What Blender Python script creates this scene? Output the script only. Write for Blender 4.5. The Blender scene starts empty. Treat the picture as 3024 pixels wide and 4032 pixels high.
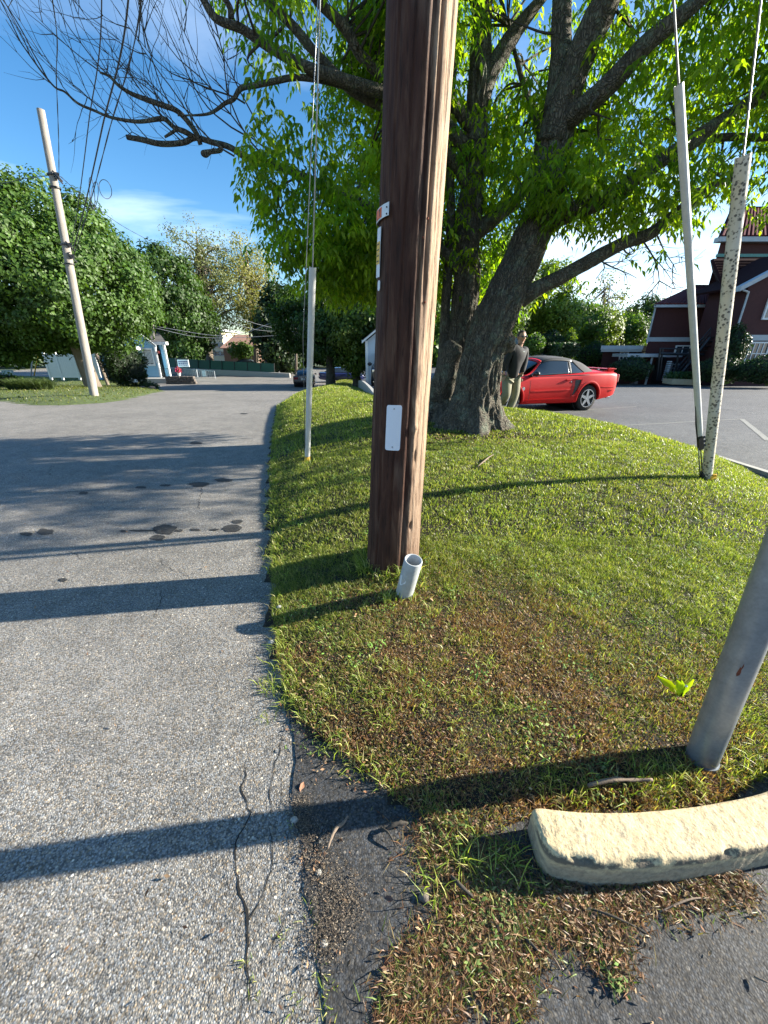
import bpy, bmesh, math, random
import numpy as np
from mathutils import Vector, Matrix, noise

random.seed(7)
RNG = np.random.default_rng(11)
sc = bpy.context.scene
col = sc.collection
R = math.radians

# ---------------------------------------------------------------- camera
PITCH = math.atan(641/1512)
CAM_H = 1.5
cam_d = bpy.data.cameras.new('camera'); cam = bpy.data.objects.new('camera', cam_d); col.objects.link(cam)
cam_d.sensor_fit = 'HORIZONTAL'; cam_d.sensor_width = 36; cam_d.lens = 18
cam.location = (0, 0, CAM_H); cam.rotation_euler = (math.pi/2 - PITCH, 0, 0)
cam_d.clip_start = .05; cam_d.clip_end = 3000
sc.camera = cam

# ---------------------------------------------------------------- world and sun
SUN_EL = R(21.5)
SUN_DIR = Vector((math.cos(SUN_EL)*.99, math.cos(SUN_EL)*.14, math.sin(SUN_EL))).normalized()   # towards the sun
world = bpy.data.worlds.new('World'); sc.world = world; world.use_nodes = True
nt = world.node_tree; nt.nodes.clear()
def N(nt, t, **kw):
    n = nt.nodes.new(t)
    for k, v in kw.items(): setattr(n, k, v)
    return n
out = N(nt, 'ShaderNodeOutputWorld'); bg = N(nt, 'ShaderNodeBackground'); sky = N(nt, 'ShaderNodeTexSky')
sky.sky_type = 'NISHITA'; sky.sun_disc = False; sky.sun_elevation = SUN_EL
sky.sun_rotation = math.atan2(SUN_DIR.x, SUN_DIR.y)
sky.air_density = 1.0; sky.dust_density = .35; sky.ozone_density = 2.6
bg.inputs[1].default_value = .072
hs = N(nt, 'ShaderNodeHueSaturation'); hs.inputs['Saturation'].default_value = 1.28; hs.inputs['Value'].default_value = 1.0
nt.links.new(sky.outputs[0], hs.inputs['Color'])
tc = N(nt, 'ShaderNodeTexCoord'); mp = N(nt, 'ShaderNodeMapping'); mp.inputs['Scale'].default_value = (1.0, 1.6, 4.6)
mp.inputs['Rotation'].default_value = (0, R(-14), R(20))
nz = N(nt, 'ShaderNodeTexNoise'); nz.inputs['Scale'].default_value = 1.35; nz.inputs['Detail'].default_value = 7; nz.inputs['Roughness'].default_value = .52
nz.inputs['Distortion'].default_value = .35
cr = N(nt, 'ShaderNodeValToRGB'); cr.color_ramp.elements[0].position = .47; cr.color_ramp.elements[1].position = .72
sx = N(nt, 'ShaderNodeSeparateXYZ'); mr = N(nt, 'ShaderNodeMapRange'); mr.interpolation_type = 'SMOOTHSTEP'
mr.inputs[1].default_value = .62; mr.inputs[2].default_value = .16      # cirrus thins out towards the zenith
mul = N(nt, 'ShaderNodeMath', operation='MULTIPLY'); mul2 = N(nt, 'ShaderNodeMath', operation='MULTIPLY'); mul2.inputs[1].default_value = .8
mix = N(nt, 'ShaderNodeMix', data_type='RGBA'); 
nt.links.new(tc.outputs['Generated'], mp.inputs[0]); nt.links.new(mp.outputs[0], nz.inputs['Vector'])
nt.links.new(nz.outputs[0], cr.inputs[0]); nt.links.new(tc.outputs['Generated'], sx.inputs[0]); nt.links.new(sx.outputs[2], mr.inputs[0])
nt.links.new(cr.outputs[0], mul.inputs[0]); nt.links.new(mr.outputs[0], mul.inputs[1]); nt.links.new(mul.outputs[0], mul2.inputs[0])
nt.links.new(mul2.outputs[0], mix.inputs[0]); nt.links.new(hs.outputs[0], mix.inputs[6]); mix.inputs[7].default_value = (8.5, 9.4, 10.4, 1)
nt.links.new(mix.outputs[2], bg.inputs[0]); nt.links.new(bg.outputs[0], out.inputs[0])

sun_d = bpy.data.lights.new('sun', 'SUN'); sun = bpy.data.objects.new('sun', sun_d); col.objects.link(sun)
sun_d.energy = 5.0; sun_d.angle = R(.53); sun_d.color = (1.0, .93, .80)
sun.rotation_euler = SUN_DIR.to_track_quat('Z', 'Y').to_euler()
sun.location = (30, 5, 20)
sc.view_settings.view_transform = 'Standard'; sc.view_settings.look = 'None'
sc.view_settings.exposure = 1.82; sc.view_settings.gamma = 1; sc.view_settings.use_curve_mapping = False
sc.cycles.max_bounces = 6; sc.cycles.transparent_max_bounces = 6; sc.cycles.diffuse_bounces = 3; sc.cycles.glossy_bounces = 3
sc.cycles.transmission_bounces = 4; sc.cycles.caustics_reflective = False; sc.cycles.caustics_refractive = False

# ---------------------------------------------------------------- pixel (3024x4032) to world
def ray(px, py):
    x = (px-1512)/1512; y = (py-2016)/1512
    return Vector((x, math.cos(PITCH) - y*math.sin(PITCH), -(y*math.cos(PITCH) + math.sin(PITCH))))
def atY(px, py, Y):
    r = ray(px, py); return Vector((0, 0, CAM_H)) + r*(Y/r.y)
def sstep(a, b, x):
    t = min(1, max(0, (x-a)/(b-a))); return t*t*(3-2*t)
def npss(a, b, x):
    t = np.clip((x-a)/(b-a), 0, 1); return t*t*(3-2*t)
def fall(y):
    y = np.asarray(y, float)
    a = .0048*np.maximum(0, np.minimum(y, 32)-4)**1.7
    return a + .25*(1-np.exp(-np.maximum(0, y-32)/3))
def B(x, y):                                     # height of the asphalt
    x = np.asarray(x, float); y = np.asarray(y, float)
    w = npss(-3.5, 1.5, x)
    return -fall(y)*(1-.27*w)
LAWN = [(.50,.80),(.36,.86)] + [None]*0
def G0(px, py, f=B):
    r = ray(px, py); t = .3; prev = t
    while t < 400:
        p = Vector((0,0,CAM_H)) + r*t
        if p.z < float(f(p.x, p.y)):
            a, b = prev, t
            for _ in range(40):
                m = (a+b)/2; q = Vector((0,0,CAM_H)) + r*m
                if q.z < float(f(q.x, q.y)): b = m
                else: a = m
            return Vector((0,0,CAM_H)) + r*b
        prev = t; t *= 1.02
    return Vector((0,0,CAM_H)) + r*400
# lawn outline: the road side first (front corner to far end), then back along the parking lot
_road_px = [(2080,3230),(1900,3300),(1740,3270),(1600,3190),(1480,3090),(1330,2960),(1190,2850),(1115,2720),(1088,2560),(1072,2400),(1066,2200),(1064,2050),(1062,1900),(1072,1740),(1092,1600)]
ROADSIDE = [tuple(G0(*p)[:2]) for p in _road_px] + [(-3.45,13.5),(-4.15,18.5),(-4.8,26),(-5.1,34),(-5.4,42)]
LOTSIDE = [(-2.3,42),(-2.1,33),(-1.9,28),(-1.5,24),(-.85,20),(-.4,16.6),(.3,13.2),(1.5,10.6),(3.0,9.5),(4.25,8.45),(4.85,6.9),(4.95,5.4),(4.6,4.2),(3.9,3.0),(2.9,1.85),(1.9,1.12),(1.22,.86),(.9,.78),(.62,.80)]
LPOLY = np.array(ROADSIDE + LOTSIDE)
def seg_dist(P, poly, closed=True):
    n = len(poly); D = np.full(len(P), 1e9)
    for i in range(n if closed else n-1):
        a = poly[i]; b = poly[(i+1) % n]; ab = b-a; L = (ab**2).sum()
        if L < 1e-12: continue
        t = np.clip(((P-a)@ab)/L, 0, 1); q = a + t[:,None]*ab
        D = np.minimum(D, np.hypot(*(P-q).T))
    return D
def inside(P, poly):
    x, y = P[:,0], P[:,1]; c = np.zeros(len(P), bool); n = len(poly); j = n-1
    for i in range(n):
        xi, yi = poly[i]; xj, yj = poly[j]
        if yi != yj:
            m = ((yi > y) != (yj > y)) & (x < (xj-xi)*(y-yi)/(yj-yi) + xi)
            c ^= m
        j = i
    return c
def Lz(x, y):                                    # height of the lawn mound
    x = np.atleast_1d(np.asarray(x, float)); y = np.atleast_1d(np.asarray(y, float))
    P = np.stack([x, y], 1)
    d = seg_dist(P, LPOLY); ins = inside(P, LPOLY)
    A = .07 + .30*npss(1.3, 4.2, y) + .12*npss(4.5, 9, y) + .06*npss(14, 26, y)
    wid = .35 + .45*npss(1.0, 4, y) + 1.1*npss(10, 22, y)
    h = A*(1-np.exp(-d/wid))
    return B(x, y) + np.where(ins, h + .015, -.02)
def H(x, y):
    return np.maximum(B(x, y), Lz(x, y))
def H1(x, y): return float(H(x, y)[0])
def G(px, py): return G0(px, py, lambda x, y: H(x, y)[0])

# ---------------------------------------------------------------- object helpers
def tag(o, label=None, cat=None, group=None, kind=None):
    if label: o['label'] = label
    if cat: o['category'] = cat
    if group: o['group'] = group
    if kind: o['kind'] = kind
    return o
def thing(name, loc, label, cat, group=None, rot=0):
    o = bpy.data.objects.new(name, None); col.objects.link(o); o.location = loc; o.rotation_euler = (0, 0, rot)
    o.empty_display_size = .2
    return tag(o, label, cat, group)
def rootloc(o):
    v = Vector((0,0,0))
    while o is not None: v += o.location; o = o.parent
    return v
class MB:
    def __init__(s): s.v = []; s.f = []; s.m = []
    def add(s, vs, fs, mi=0):
        b = len(s.v); s.v += [tuple(v) for v in vs]; s.f += [tuple(b+i for i in f) for f in fs]; s.m += [mi]*len(fs); return s
    def box(s, c, size, rot=None, mi=0):
        hx, hy, hz = size[0]/2, size[1]/2, size[2]/2; c = Vector(c)
        vs = [Vector((x,y,z)) for x in (-hx,hx) for y in (-hy,hy) for z in (-hz,hz)]
        if rot is not None:
            m = rot if isinstance(rot, Matrix) else Matrix.Rotation(rot, 3, 'Z')
            vs = [m@v for v in vs]
        return s.add([c+v for v in vs], [(0,1,3,2),(4,6,7,5),(0,4,5,1),(2,3,7,6),(0,2,6,4),(1,5,7,3)], mi)
    def tube(s, path, rad, seg=8, mi=0, cap=True, disp=None, tw=None):
        path = [Vector(p) for p in path]; n = len(path)
        if not hasattr(rad, '__len__'): rad = [rad]*n
        t0 = (path[1]-path[0]).normalized()
        u = t0.orthogonal().normalized(); vs = []
        for i in range(n):
            t = (path[min(i+1,n-1)]-path[max(i-1,0)]).normalized()
            u = (u - t*u.dot(t)).normalized(); w = t.cross(u)
            for k in range(seg):
                a = 2*math.pi*k/seg; r = rad[i]
                d = u*math.cos(a) + w*math.sin(a)
                if disp: r = disp(i, k, a, r, path[i]+d*r)
                vs.append(path[i] + d*r)
        fs = [(i*seg+k, i*seg+(k+1)%seg, (i+1)*seg+(k+1)%seg, (i+1)*seg+k) for i in range(n-1) for k in range(seg)]
        if cap: fs += [tuple(range(seg))[::-1], tuple(range((n-1)*seg, n*seg))]
        return s.add(vs, fs, mi)
    def prism(s, pts, ext, mi=0):                # polygon swept by a vector
        n = len(pts); ext = Vector(ext); a = [Vector(p) for p in pts]
        return s.add(a + [p+ext for p in a], [tuple(range(n))[::-1], tuple(range(n, 2*n))] + [(i, (i+1)%n, n+(i+1)%n, n+i) for i in range(n)], mi)
    def ball(s, c, r, seg=10, rings=7, mi=0, sc=(1,1,1), f=None):
        c = Vector(c); vs = []
        for i in range(rings+1):
            th = math.pi*i/rings
            for k in range(seg):
                a = 2*math.pi*k/seg; d = Vector((math.sin(th)*math.cos(a), math.sin(th)*math.sin(a), math.cos(th)))
                q = f(d) if f else 1
                vs.append(c + Vector((d.x*sc[0], d.y*sc[1], d.z*sc[2]))*r*q)
        return s.add(vs, [(i*seg+k, (i+1)*seg+k, (i+1)*seg+(k+1)%seg, i*seg+(k+1)%seg) for i in range(rings) for k in range(seg)], mi)
    def build(s, name, mat=None, parent=None, smooth=False, local=False, auto=None):
        me = bpy.data.meshes.new(name); v = s.v
        if parent is not None and not local:
            o0 = rootloc(parent); v = [(a[0]-o0.x, a[1]-o0.y, a[2]-o0.z) for a in v]
        me.from_pydata(v, [], s.f)
        for m in (mat if isinstance(mat, (list, tuple)) else [mat]):
            if m: me.materials.append(m)
        if any(s.m): me.polygons.foreach_set('material_index', s.m)
        if smooth: me.polygons.foreach_set('use_smooth', [True]*len(s.f))
        bm = bmesh.new(); bm.from_mesh(me); bmesh.ops.remove_doubles(bm, verts=bm.verts, dist=1e-6); bmesh.ops.recalc_face_normals(bm, faces=bm.faces)
        if auto:
            for e in bm.edges:
                if len(e.link_faces) == 2 and e.calc_face_angle(0) > auto: e.smooth = False
        bm.to_mesh(me); bm.free()
        o = bpy.data.objects.new(name, me); col.objects.link(o)
        if parent is not None: o.parent = parent
        return o
def bevel(o, w=.01, seg=2):
    m = o.modifiers.new('bevel', 'BEVEL'); m.width = w; m.segments = seg; m.limit_method = 'ANGLE'; m.angle_limit = R(40)
    return o
def raw_mesh(name, v, faces_idx, nper, mat, parent=None, cols=None, smooth=False):
    """fast mesh: v (n,3), faces_idx flat, nper verts per face, cols (n,3) per-vertex colour"""
    me = bpy.data.meshes.new(name); nf = len(faces_idx)//nper
    if parent is not None:
        o0 = rootloc(parent); v = v - np.array(o0[:])
    me.vertices.add(len(v)); me.vertices.foreach_set('co', np.ascontiguousarray(v, dtype=np.float32).ravel())
    me.loops.add(len(faces_idx)); me.loops.foreach_set('vertex_index', np.ascontiguousarray(faces_idx, dtype=np.int32))
    me.polygons.add(nf); me.polygons.foreach_set('loop_start', np.arange(0, nf*nper, nper, dtype=np.int32))
    me.polygons.foreach_set('loop_total', np.full(nf, nper, dtype=np.int32))
    if smooth: me.polygons.foreach_set('use_smooth', np.ones(nf, bool))
    if cols is not None:
        a = me.color_attributes.new('Col', 'FLOAT_COLOR', 'POINT')
        c = np.ones((len(v), 4), np.float32); c[:, :3] = cols; a.data.foreach_set('color', c.ravel())
    me.update(calc_edges=True); me.validate()
    if mat: me.materials.append(mat)
    o = bpy.data.objects.new(name, me); col.objects.link(o)
    if parent is not None: o.parent = parent
    return o
def catmull(pts, n=8):
    P = [Vector(p) for p in pts]; P = [P[0]*2-P[1]] + P + [P[-1]*2-P[-2]]; out_ = []
    for i in range(1, len(P)-2):
        for k in range(n):
            t = k/n; a, b, c, d = P[i-1], P[i], P[i+1], P[i+2]
            out_.append(.5*((2*b) + (c-a)*t + (2*a-5*b+4*c-d)*t*t + (3*b-a-3*c+d)*t**3))
    out_.append(P[-2].copy()); return out_
def lerp_list(vals, n):
    x = np.linspace(0, len(vals)-1, n); return list(np.interp(x, range(len(vals)), vals))

# ---------------------------------------------------------------- materials
def newmat(name):
    m = bpy.data.materials.new(name); m.use_nodes = True; m.node_tree.nodes.clear()
    o = N(m.node_tree, 'ShaderNodeOutputMaterial'); p = N(m.node_tree, 'ShaderNodeBsdfPrincipled'); m.node_tree.links.new(p.outputs[0], o.inputs[0])
    return m, m.node_tree, p, o
def coords(nt, kind='Object', scale=(1,1,1), rot=(0,0,0)):
    t = N(nt, 'ShaderNodeTexCoord'); mp = N(nt, 'ShaderNodeMapping'); mp.inputs['Scale'].default_value = scale; mp.inputs['Rotation'].default_value = rot
    nt.links.new(t.outputs[kind], mp.inputs[0]); return mp.outputs[0]
def noise_n(nt, vec, scale, detail=4, rough=.55, dist=0):
    n = N(nt, 'ShaderNodeTexNoise'); n.inputs['Scale'].default_value = scale; n.inputs['Detail'].default_value = detail
    n.inputs['Roughness'].default_value = rough; n.inputs['Distortion'].default_value = dist
    nt.links.new(vec, n.inputs['Vector']); return n.outputs[0]
def voro(nt, vec, scale, feature='F1', out_='Distance', rnd=1):
    n = N(nt, 'ShaderNodeTexVoronoi'); n.feature = feature; n.inputs['Scale'].default_value = scale; n.inputs['Randomness'].default_value = rnd
    nt.links.new(vec, n.inputs['Vector']); return n.outputs[out_]
def ramp(nt, fac, stops, interp='LINEAR'):
    r = N(nt, 'ShaderNodeValToRGB'); r.color_ramp.interpolation = interp
    el = r.color_ramp.elements
    while len(el) < len(stops): el.new(.5)
    for e, (p, c) in zip(el, stops):
        e.position = p; e.color = (c[0], c[1], c[2], 1) if hasattr(c, '__len__') else (c, c, c, 1)
    nt.links.new(fac, r.inputs[0]); return r.outputs[0]
def mixc(nt, fac, a, b, mode='MIX'):
    m = N(nt, 'ShaderNodeMix', data_type='RGBA', blend_type=mode)
    for sck, v in ((0, fac), (6, a), (7, b)):
        if hasattr(v, 'is_linked') or isinstance(v, bpy.types.NodeSocket): nt.links.new(v, m.inputs[sck])
        elif sck == 0: m.inputs[0].default_value = v
        else: m.inputs[sck].default_value = (v[0], v[1], v[2], 1)
    return m.outputs[2]
def math_n(nt, op, a, b=0):
    m = N(nt, 'ShaderNodeMath', operation=op)
    for i, v in ((0, a), (1, b)):
        if isinstance(v, bpy.types.NodeSocket): nt.links.new(v, m.inputs[i])
        else: m.inputs[i].default_value = v
    return m.outputs[0]
def bumpn(nt, h, strength=.5, dist=.01, prev=None):
    b = N(nt, 'ShaderNodeBump'); b.inputs['Strength'].default_value = strength; b.inputs['Distance'].default_value = dist
    nt.links.new(h, b.inputs['Height'])
    if prev is not None: nt.links.new(prev, b.inputs['Normal'])
    return b.outputs[0]
def simple(name, rgb, rough=.6, var=.25, scale=6, bump=.15, bdist=.004, metal=0, spec=.5, coat=0, stretch=(1,1,1)):
    m, nt, p, o = newmat(name); v = coords(nt, scale=stretch)
    n = noise_n(nt, v, scale, 5, .6); n2 = noise_n(nt, v, scale*7.3, 3, .6)
    d = tuple(c*(1-var) for c in rgb); l = tuple(min(1, c*(1+var)) for c in rgb)
    c1 = ramp(nt, n, [(.3, d), (.7, l)]); c2 = mixc(nt, .25, c1, ramp(nt, n2, [(.35, tuple(c*(1-var*1.5) for c in rgb)), (.65, l)]))
    nt.links.new(c2, p.inputs['Base Color']); p.inputs['Roughness'].default_value = rough; p.inputs['Metallic'].default_value = metal
    p.inputs['Specular IOR Level'].default_value = spec; p.inputs['Coat Weight'].default_value = coat; p.inputs['Coat Roughness'].default_value = .06
    if bump: nt.links.new(bumpn(nt, n2, bump, bdist), p.inputs['Normal'])
    return m
def leafmat(name, tint=(1,1,1), trans=.45, rough=.5, tcol=(1.5,1.7,.55)):
    m, nt, p, o = newmat(name)
    a = N(nt, 'ShaderNodeAttribute'); a.attribute_name = 'Col'
    c = mixc(nt, 1.0, a.outputs['Color'], tint, 'MULTIPLY')
    nt.links.new(c, p.inputs['Base Color']); p.inputs['Roughness'].default_value = rough; p.inputs['Specular IOR Level'].default_value = .35
    t = N(nt, 'ShaderNodeBsdfTranslucent'); nt.links.new(mixc(nt, 1.0, c, tcol, 'MULTIPLY'), t.inputs['Color'])
    ms = N(nt, 'ShaderNodeMixShader'); ms.inputs[0].default_value = trans
    nt.links.new(p.outputs[0], ms.inputs[1]); nt.links.new(t.outputs[0], ms.inputs[2]); nt.links.new(ms.outputs[0], o.inputs[0])
    return m

M = {}
def asphalt(name, lo, hi, tint, wear=.5, fine=120, bs=.5):
    m, nt, p, o = newmat(name); v = coords(nt, 'Object')
    # every stone of the aggregate gets its own grey
    vn = N(nt, 'ShaderNodeTexVoronoi'); vn.inputs['Scale'].default_value = fine; nt.links.new(v, vn.inputs['Vector'])
    sep = N(nt, 'ShaderNodeSeparateColor'); nt.links.new(vn.outputs['Color'], sep.inputs[0])
    st = ramp(nt, sep.outputs[0], [(0, lo*.9), (.45, (lo+hi)*.44), (.8, hi*.82), (1, hi*1.0)])
    warm = ramp(nt, sep.outputs[1], [(.0, (.82,.93,1.08)), (.6, (1,1,1)), (.86, (1.04,.99,.9)), (1, (1.18,.97,.72))])
    c = mixc(nt, 1, st, warm, 'MULTIPLY')
    gap = ramp(nt, vn.outputs['Distance'], [(.28, 1), (.62, .42)])
    c = mixc(nt, .6, c, gap, 'MULTIPLY')
    v2 = N(nt, 'ShaderNodeTexVoronoi'); v2.inputs['Scale'].default_value = fine*.42; nt.links.new(v, v2.inputs['Vector'])
    s2 = N(nt, 'ShaderNodeSeparateColor'); nt.links.new(v2.outputs['Color'], s2.inputs[0])
    bigmask = math_n(nt, 'MULTIPLY', ramp(nt, s2.outputs[0], [(.9, 0), (.92, 1)]), ramp(nt, v2.outputs['Distance'], [(.25, 1), (.38, 0)]))
    c = mixc(nt, bigmask, c, mixc(nt, 1, ramp(nt, s2.outputs[1], [(0, lo*1.2), (1, hi*1.9)]), (1, .96, .88), 'MULTIPLY'))
    big = noise_n(nt, v, .55, 5, .6); mid = noise_n(nt, v, 5, 4, .6)
    c = mixc(nt, 1, c, ramp(nt, big, [(.3, 1-.35*wear), (.7, 1+.2*wear)]), 'MULTIPLY')
    c = mixc(nt, 1, c, ramp(nt, mid, [(.32, .8), (.6, 1.06)]), 'MULTIPLY')
    c = mixc(nt, 1, c, tint, 'MULTIPLY')
    nt.links.new(c, p.inputs['Base Color']); p.inputs['Roughness'].default_value = .72; p.inputs['Specular IOR Level'].default_value = .4
    h = ramp(nt, vn.outputs['Distance'], [(0, 1), (.7, 0)])
    b1 = bumpn(nt, h, bs, .0035); b2 = bumpn(nt, noise_n(nt, v, 38, 3, .7), .4, .005, b1)
    b3 = bumpn(nt, mid, .15, .015, b2)
    nt.links.new(b3, p.inputs['Normal'])
    return m
M['road'] = asphalt('road_asphalt', .10, .43, (1.06, .985, .875), .6, 185)
M['apron'] = asphalt('old_dark_asphalt', .03, .125, (1.0, .98, .96), 1.0, 170, .22)
M['lot'] = asphalt('lot_asphalt', .045, .22, (1.0, 1.0, 1.0), .7, 110, .3)
M['crack'] = simple('crack_dark', (.012,.011,.010), .95, .4, 30, .3)
M['stain'] = asphalt('oil_stain', .015, .07, (1, .98, .92), .3, 120)
M['dirt'] = simple('dirt_on_asphalt', (.085,.068,.050), .95, .4, 25, .8, .01)
M['turf'] = simple('turf_base', (.07,.10,.022), 1, .5, 5, .8, .02)
M['soil'] = simple('soil', (.026,.020,.012), 1, .45, 14, .8, .02)
M['field'] = simple('far_ground', (.05,.075,.022), 1, .4, .8, .2, .02)
M['line'] = simple('faded_line_paint', (.20,.20,.185), .8, .35, 30, .3)
M['gplast'] = simple('conduit_plastic', (.36,.38,.39), .45, .16, 12, .1, .001)
M['glass'] = simple('dark_window_glass', (.030,.042,.055), .06, .1, 2, 0, spec=.8)
M['white'] = simple('white_paint', (.74,.75,.74), .5, .06, 6, .05)
M['trim'] = simple('grey_white_trim', (.40,.44,.46), .5, .12, 4, .05)
M['blue'] = simple('blue_siding', (.25,.46,.60), .6, .06, 3, .05)
M['vinyl'] = simple('grey_vinyl_siding', (.50,.56,.62), .5, .05, 3, .05)
M['brick'] = simple('maroon_brick', (.06,.018,.017), .85, .2, 9, .3)
M['rooftile'] = simple('dark_red_roof_tile', (.13,.035,.035), .8, .25, 12, .2, spec=.15)
M['slate'] = simple('dark_slate', (.030,.012,.012), .95, .25, 8, .2, spec=.08)
M['shingle'] = simple('grey_shingle', (.11,.105,.10), .9, .3, 12, .3)
M['copper'] = simple('green_gutter', (.10,.27,.23), .6, .2, 8, .1)
M['iron'] = simple('black_iron', (.018,.018,.02), .5, .3, 10, .1)
M['concrete'] = simple('concrete', (.34,.33,.30), .9, .2, 14, .4)
M['cream'] = simple('cream_render', (.62,.56,.40), .8, .1, 4, .1)
M['brownw'] = simple('brown_wall', (.13,.075,.05), .8, .2, 6, .1)
M['pink'] = simple('pink_roof', (.34,.19,.14), .8, .2, 6, .1)
M['greenmesh'] = simple('green_windscreen_mesh', (.008,.075,.045), .7, .15, 3, .1)
M['greywood'] = simple('weathered_pole_wood', (.26,.235,.205), .85, .35, 3, .4, .006, stretch=(6,6,.5))
M['wire'] = simple('black_cable', (.02,.022,.028), .5, .2, 10, 0)
M['steelwire'] = simple('galvanised_strand', (.24,.25,.26), .4, .2, 20, 0, metal=.7)
M['pvc'] = simple('pale_guy_guard', (.52,.52,.50), .5, .12, 8, .1, .002)
M['yellow'] = simple('yellow_paint', (.75,.42,.03), .6, .2, 8, .2)
M['galv'] = simple('galvanised_steel', (.25,.28,.31), .42, .22, 14, .12, .001, metal=.55)
M['rust'] = simple('rust', (.13,.035,.018), .9, .3, 20, .3)
M['red'] = simple('red_car_paint', (.52,.008,.008), .45, .03, 2, 0, coat=.18, spec=.2)
M['blackpaint'] = simple('black_car_paint', (.005,.006,.010), .3, .1, 2, 0, coat=.3, spec=.3)
M['rubber'] = simple('tyre_rubber', (.018,.018,.018), .85, .2, 20, .2)
M['chrome'] = simple('bright_alloy', (.62,.63,.65), .22, .05, 4, 0, metal=.9)
M['blackplastic'] = simple('black_plastic', (.014,.014,.015), .45, .2, 10, .05)
M['fabrictop'] = simple('black_canvas_top', (.055,.055,.060), .85, .12, 30, .3, .002)
M['lamp'] = simple('red_lamp_glass', (.35,.012,.012), .15, .1, 6, 0, coat=1)
M['plate'] = simple('plate_white', (.7,.7,.72), .5, .05, 6, 0)
M['skin'] = simple('skin', (.42,.24,.17), .55, .08, 8, .05)
M['jacket'] = simple('black_jacket', (.008,.009,.012), .8, .2, 12, .3, .004)
M['khaki'] = simple('khaki_trousers', (.19,.18,.125), .85, .12, 9, .4, .008)
M['hair'] = simple('brown_hair', (.035,.02,.013), .7, .2, 30, .3)
M['flower'] = simple('pink_petals', (.62,.06,.14), .7, .2, 30, .1)
M['stone'] = simple('fieldstone', (.12,.10,.085), .9, .3, 9, .5, .01)
M['hedge'] = leafmat('hedge_leaf', trans=.2)
M['leaf'] = leafmat('tree_leaf', trans=.6, rough=.45, tcol=(2.4,2.3,.38))
M['farleaf'] = leafmat('far_leaf', trans=.30, tcol=(1.8,1.8,.5))
M['grass'] = leafmat('grass_blade', trans=.42, rough=.4, tcol=(1.5,1.6,.5))
M['litter'] = leafmat('dead_leaf', trans=.15, rough=.8, tcol=(1,1,1))

def bark(name, a, b, lich, sc_=1):
    m, nt, p, o = newmat(name); v = coords(nt, scale=(1,1,.22)); v1 = coords(nt)
    vd = voro(nt, mixvec(nt, v, v1), 34*sc_, 'DISTANCE_TO_EDGE'); n = noise_n(nt, v, 18*sc_, 6, .65)
    c = ramp(nt, n, [(.3, a), (.7, b)]); c = mixc(nt, .85, c, ramp(nt, vd, [(.0, .5), (.22, 1)]), 'MULTIPLY')
    l = ramp(nt, noise_n(nt, v1, 5.5, 6, .7), [(.52, 0), (.62, 1)]); l2 = math_n(nt, 'MULTIPLY', l, .6)
    c = mixc(nt, l2, c, lich)
    nt.links.new(c, p.inputs['Base Color']); p.inputs['Roughness'].default_value = .95
    b1 = bumpn(nt, ramp(nt, vd, [(0, 0), (.2, 1)]), 1.0, .018); nt.links.new(bumpn(nt, n, .7, .012, b1), p.inputs['Normal'])
    return m
def mixvec(nt, a, b):
    n = N(nt, 'ShaderNodeTexNoise'); n.inputs['Scale'].default_value = 5; nt.links.new(b, n.inputs['Vector'])
    m = N(nt, 'ShaderNodeVectorMath', operation='MULTIPLY_ADD'); nt.links.new(n.outputs['Color'], m.inputs[0]); m.inputs[1].default_value = (.22,.22,.22); nt.links.new(a, m.inputs[2])
    return m.outputs[0]
M['bark'] = bark('ridged_bark', (.055,.046,.034), (.165,.145,.11), (.15,.18,.13))
M['farbark'] = simple('grey_bark', (.16,.13,.10), .95, .35, 5, .6, .02, stretch=(3,3,.6))
M['twig'] = simple('twig_bark', (.05,.042,.033), .95, .35, 12, .3)
# ================================================================= SETTING
def grid_sheet(name, xs, ys, fz, mat, mask=None, kind='structure'):
    X, Y = np.meshgrid(xs, ys); Z = fz(X.ravel(), Y.ravel()).reshape(X.shape)
    v = np.stack([X, Y, Z], -1).reshape(-1, 3); nx, ny = len(xs), len(ys)
    i = (np.arange(ny-1)[:,None]*nx + np.arange(nx-1)).ravel()
    f = np.stack([i, i+1, i+nx+1, i+nx], 1)
    if mask is not None:
        c = v[f].mean(1); f = f[mask(c[:,0], c[:,1])]
    o = raw_mesh(name, v, f.ravel(), 4, mat, smooth=True); o['kind'] = kind
    return o
gx = np.unique(np.concatenate([np.linspace(-900,-60,10), np.linspace(-60,60,61), np.linspace(60,900,10)]))
gy = np.unique(np.concatenate([np.linspace(-60,60,61), np.linspace(60,1500,16)]))
grid_sheet('ground', gx, gy, lambda x, y: B(x, y)-.06, M['field'])
# the old street: a light worn asphalt sheet, meeting the darker parking lot under the lawn
def split_x(y): return np.interp(y, [-10, 0, 1, 3, 6, 10, 14, 20, 28, 36, 60], [.4,.4,.3,1.5,2,0,-1.5,-2.6,-3.6,-4.2,-5])
xs = np.unique(np.concatenate([np.linspace(-60,-8,27), np.linspace(-8,6,57)])); ys = np.unique(np.concatenate([np.linspace(-12,12,97), np.linspace(12,75,64)]))
def warp_sheet(name, left, right, n, ys, fz, mat):
    T = np.linspace(0, 1, n); Ls = left(ys); Rs = right(ys)
    X = Ls[:,None] + (Rs-Ls)[:,None]*T; Y = np.repeat(ys[:,None], n, 1); Z = fz(X.ravel(), Y.ravel()).reshape(X.shape)
    v = np.stack([X, Y, Z], -1).reshape(-1,3); i = (np.arange(len(ys)-1)[:,None]*n + np.arange(n-1)).ravel()
    o = raw_mesh(name, v, np.stack([i, i+1, i+n+1, i+n], 1).ravel(), 4, mat, smooth=True); o['kind'] = 'structure'; return o
road = warp_sheet('road', lambda y: np.full_like(y, -60.), split_x, 60, ys, lambda x, y: B(x, y), M['road'])
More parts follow.
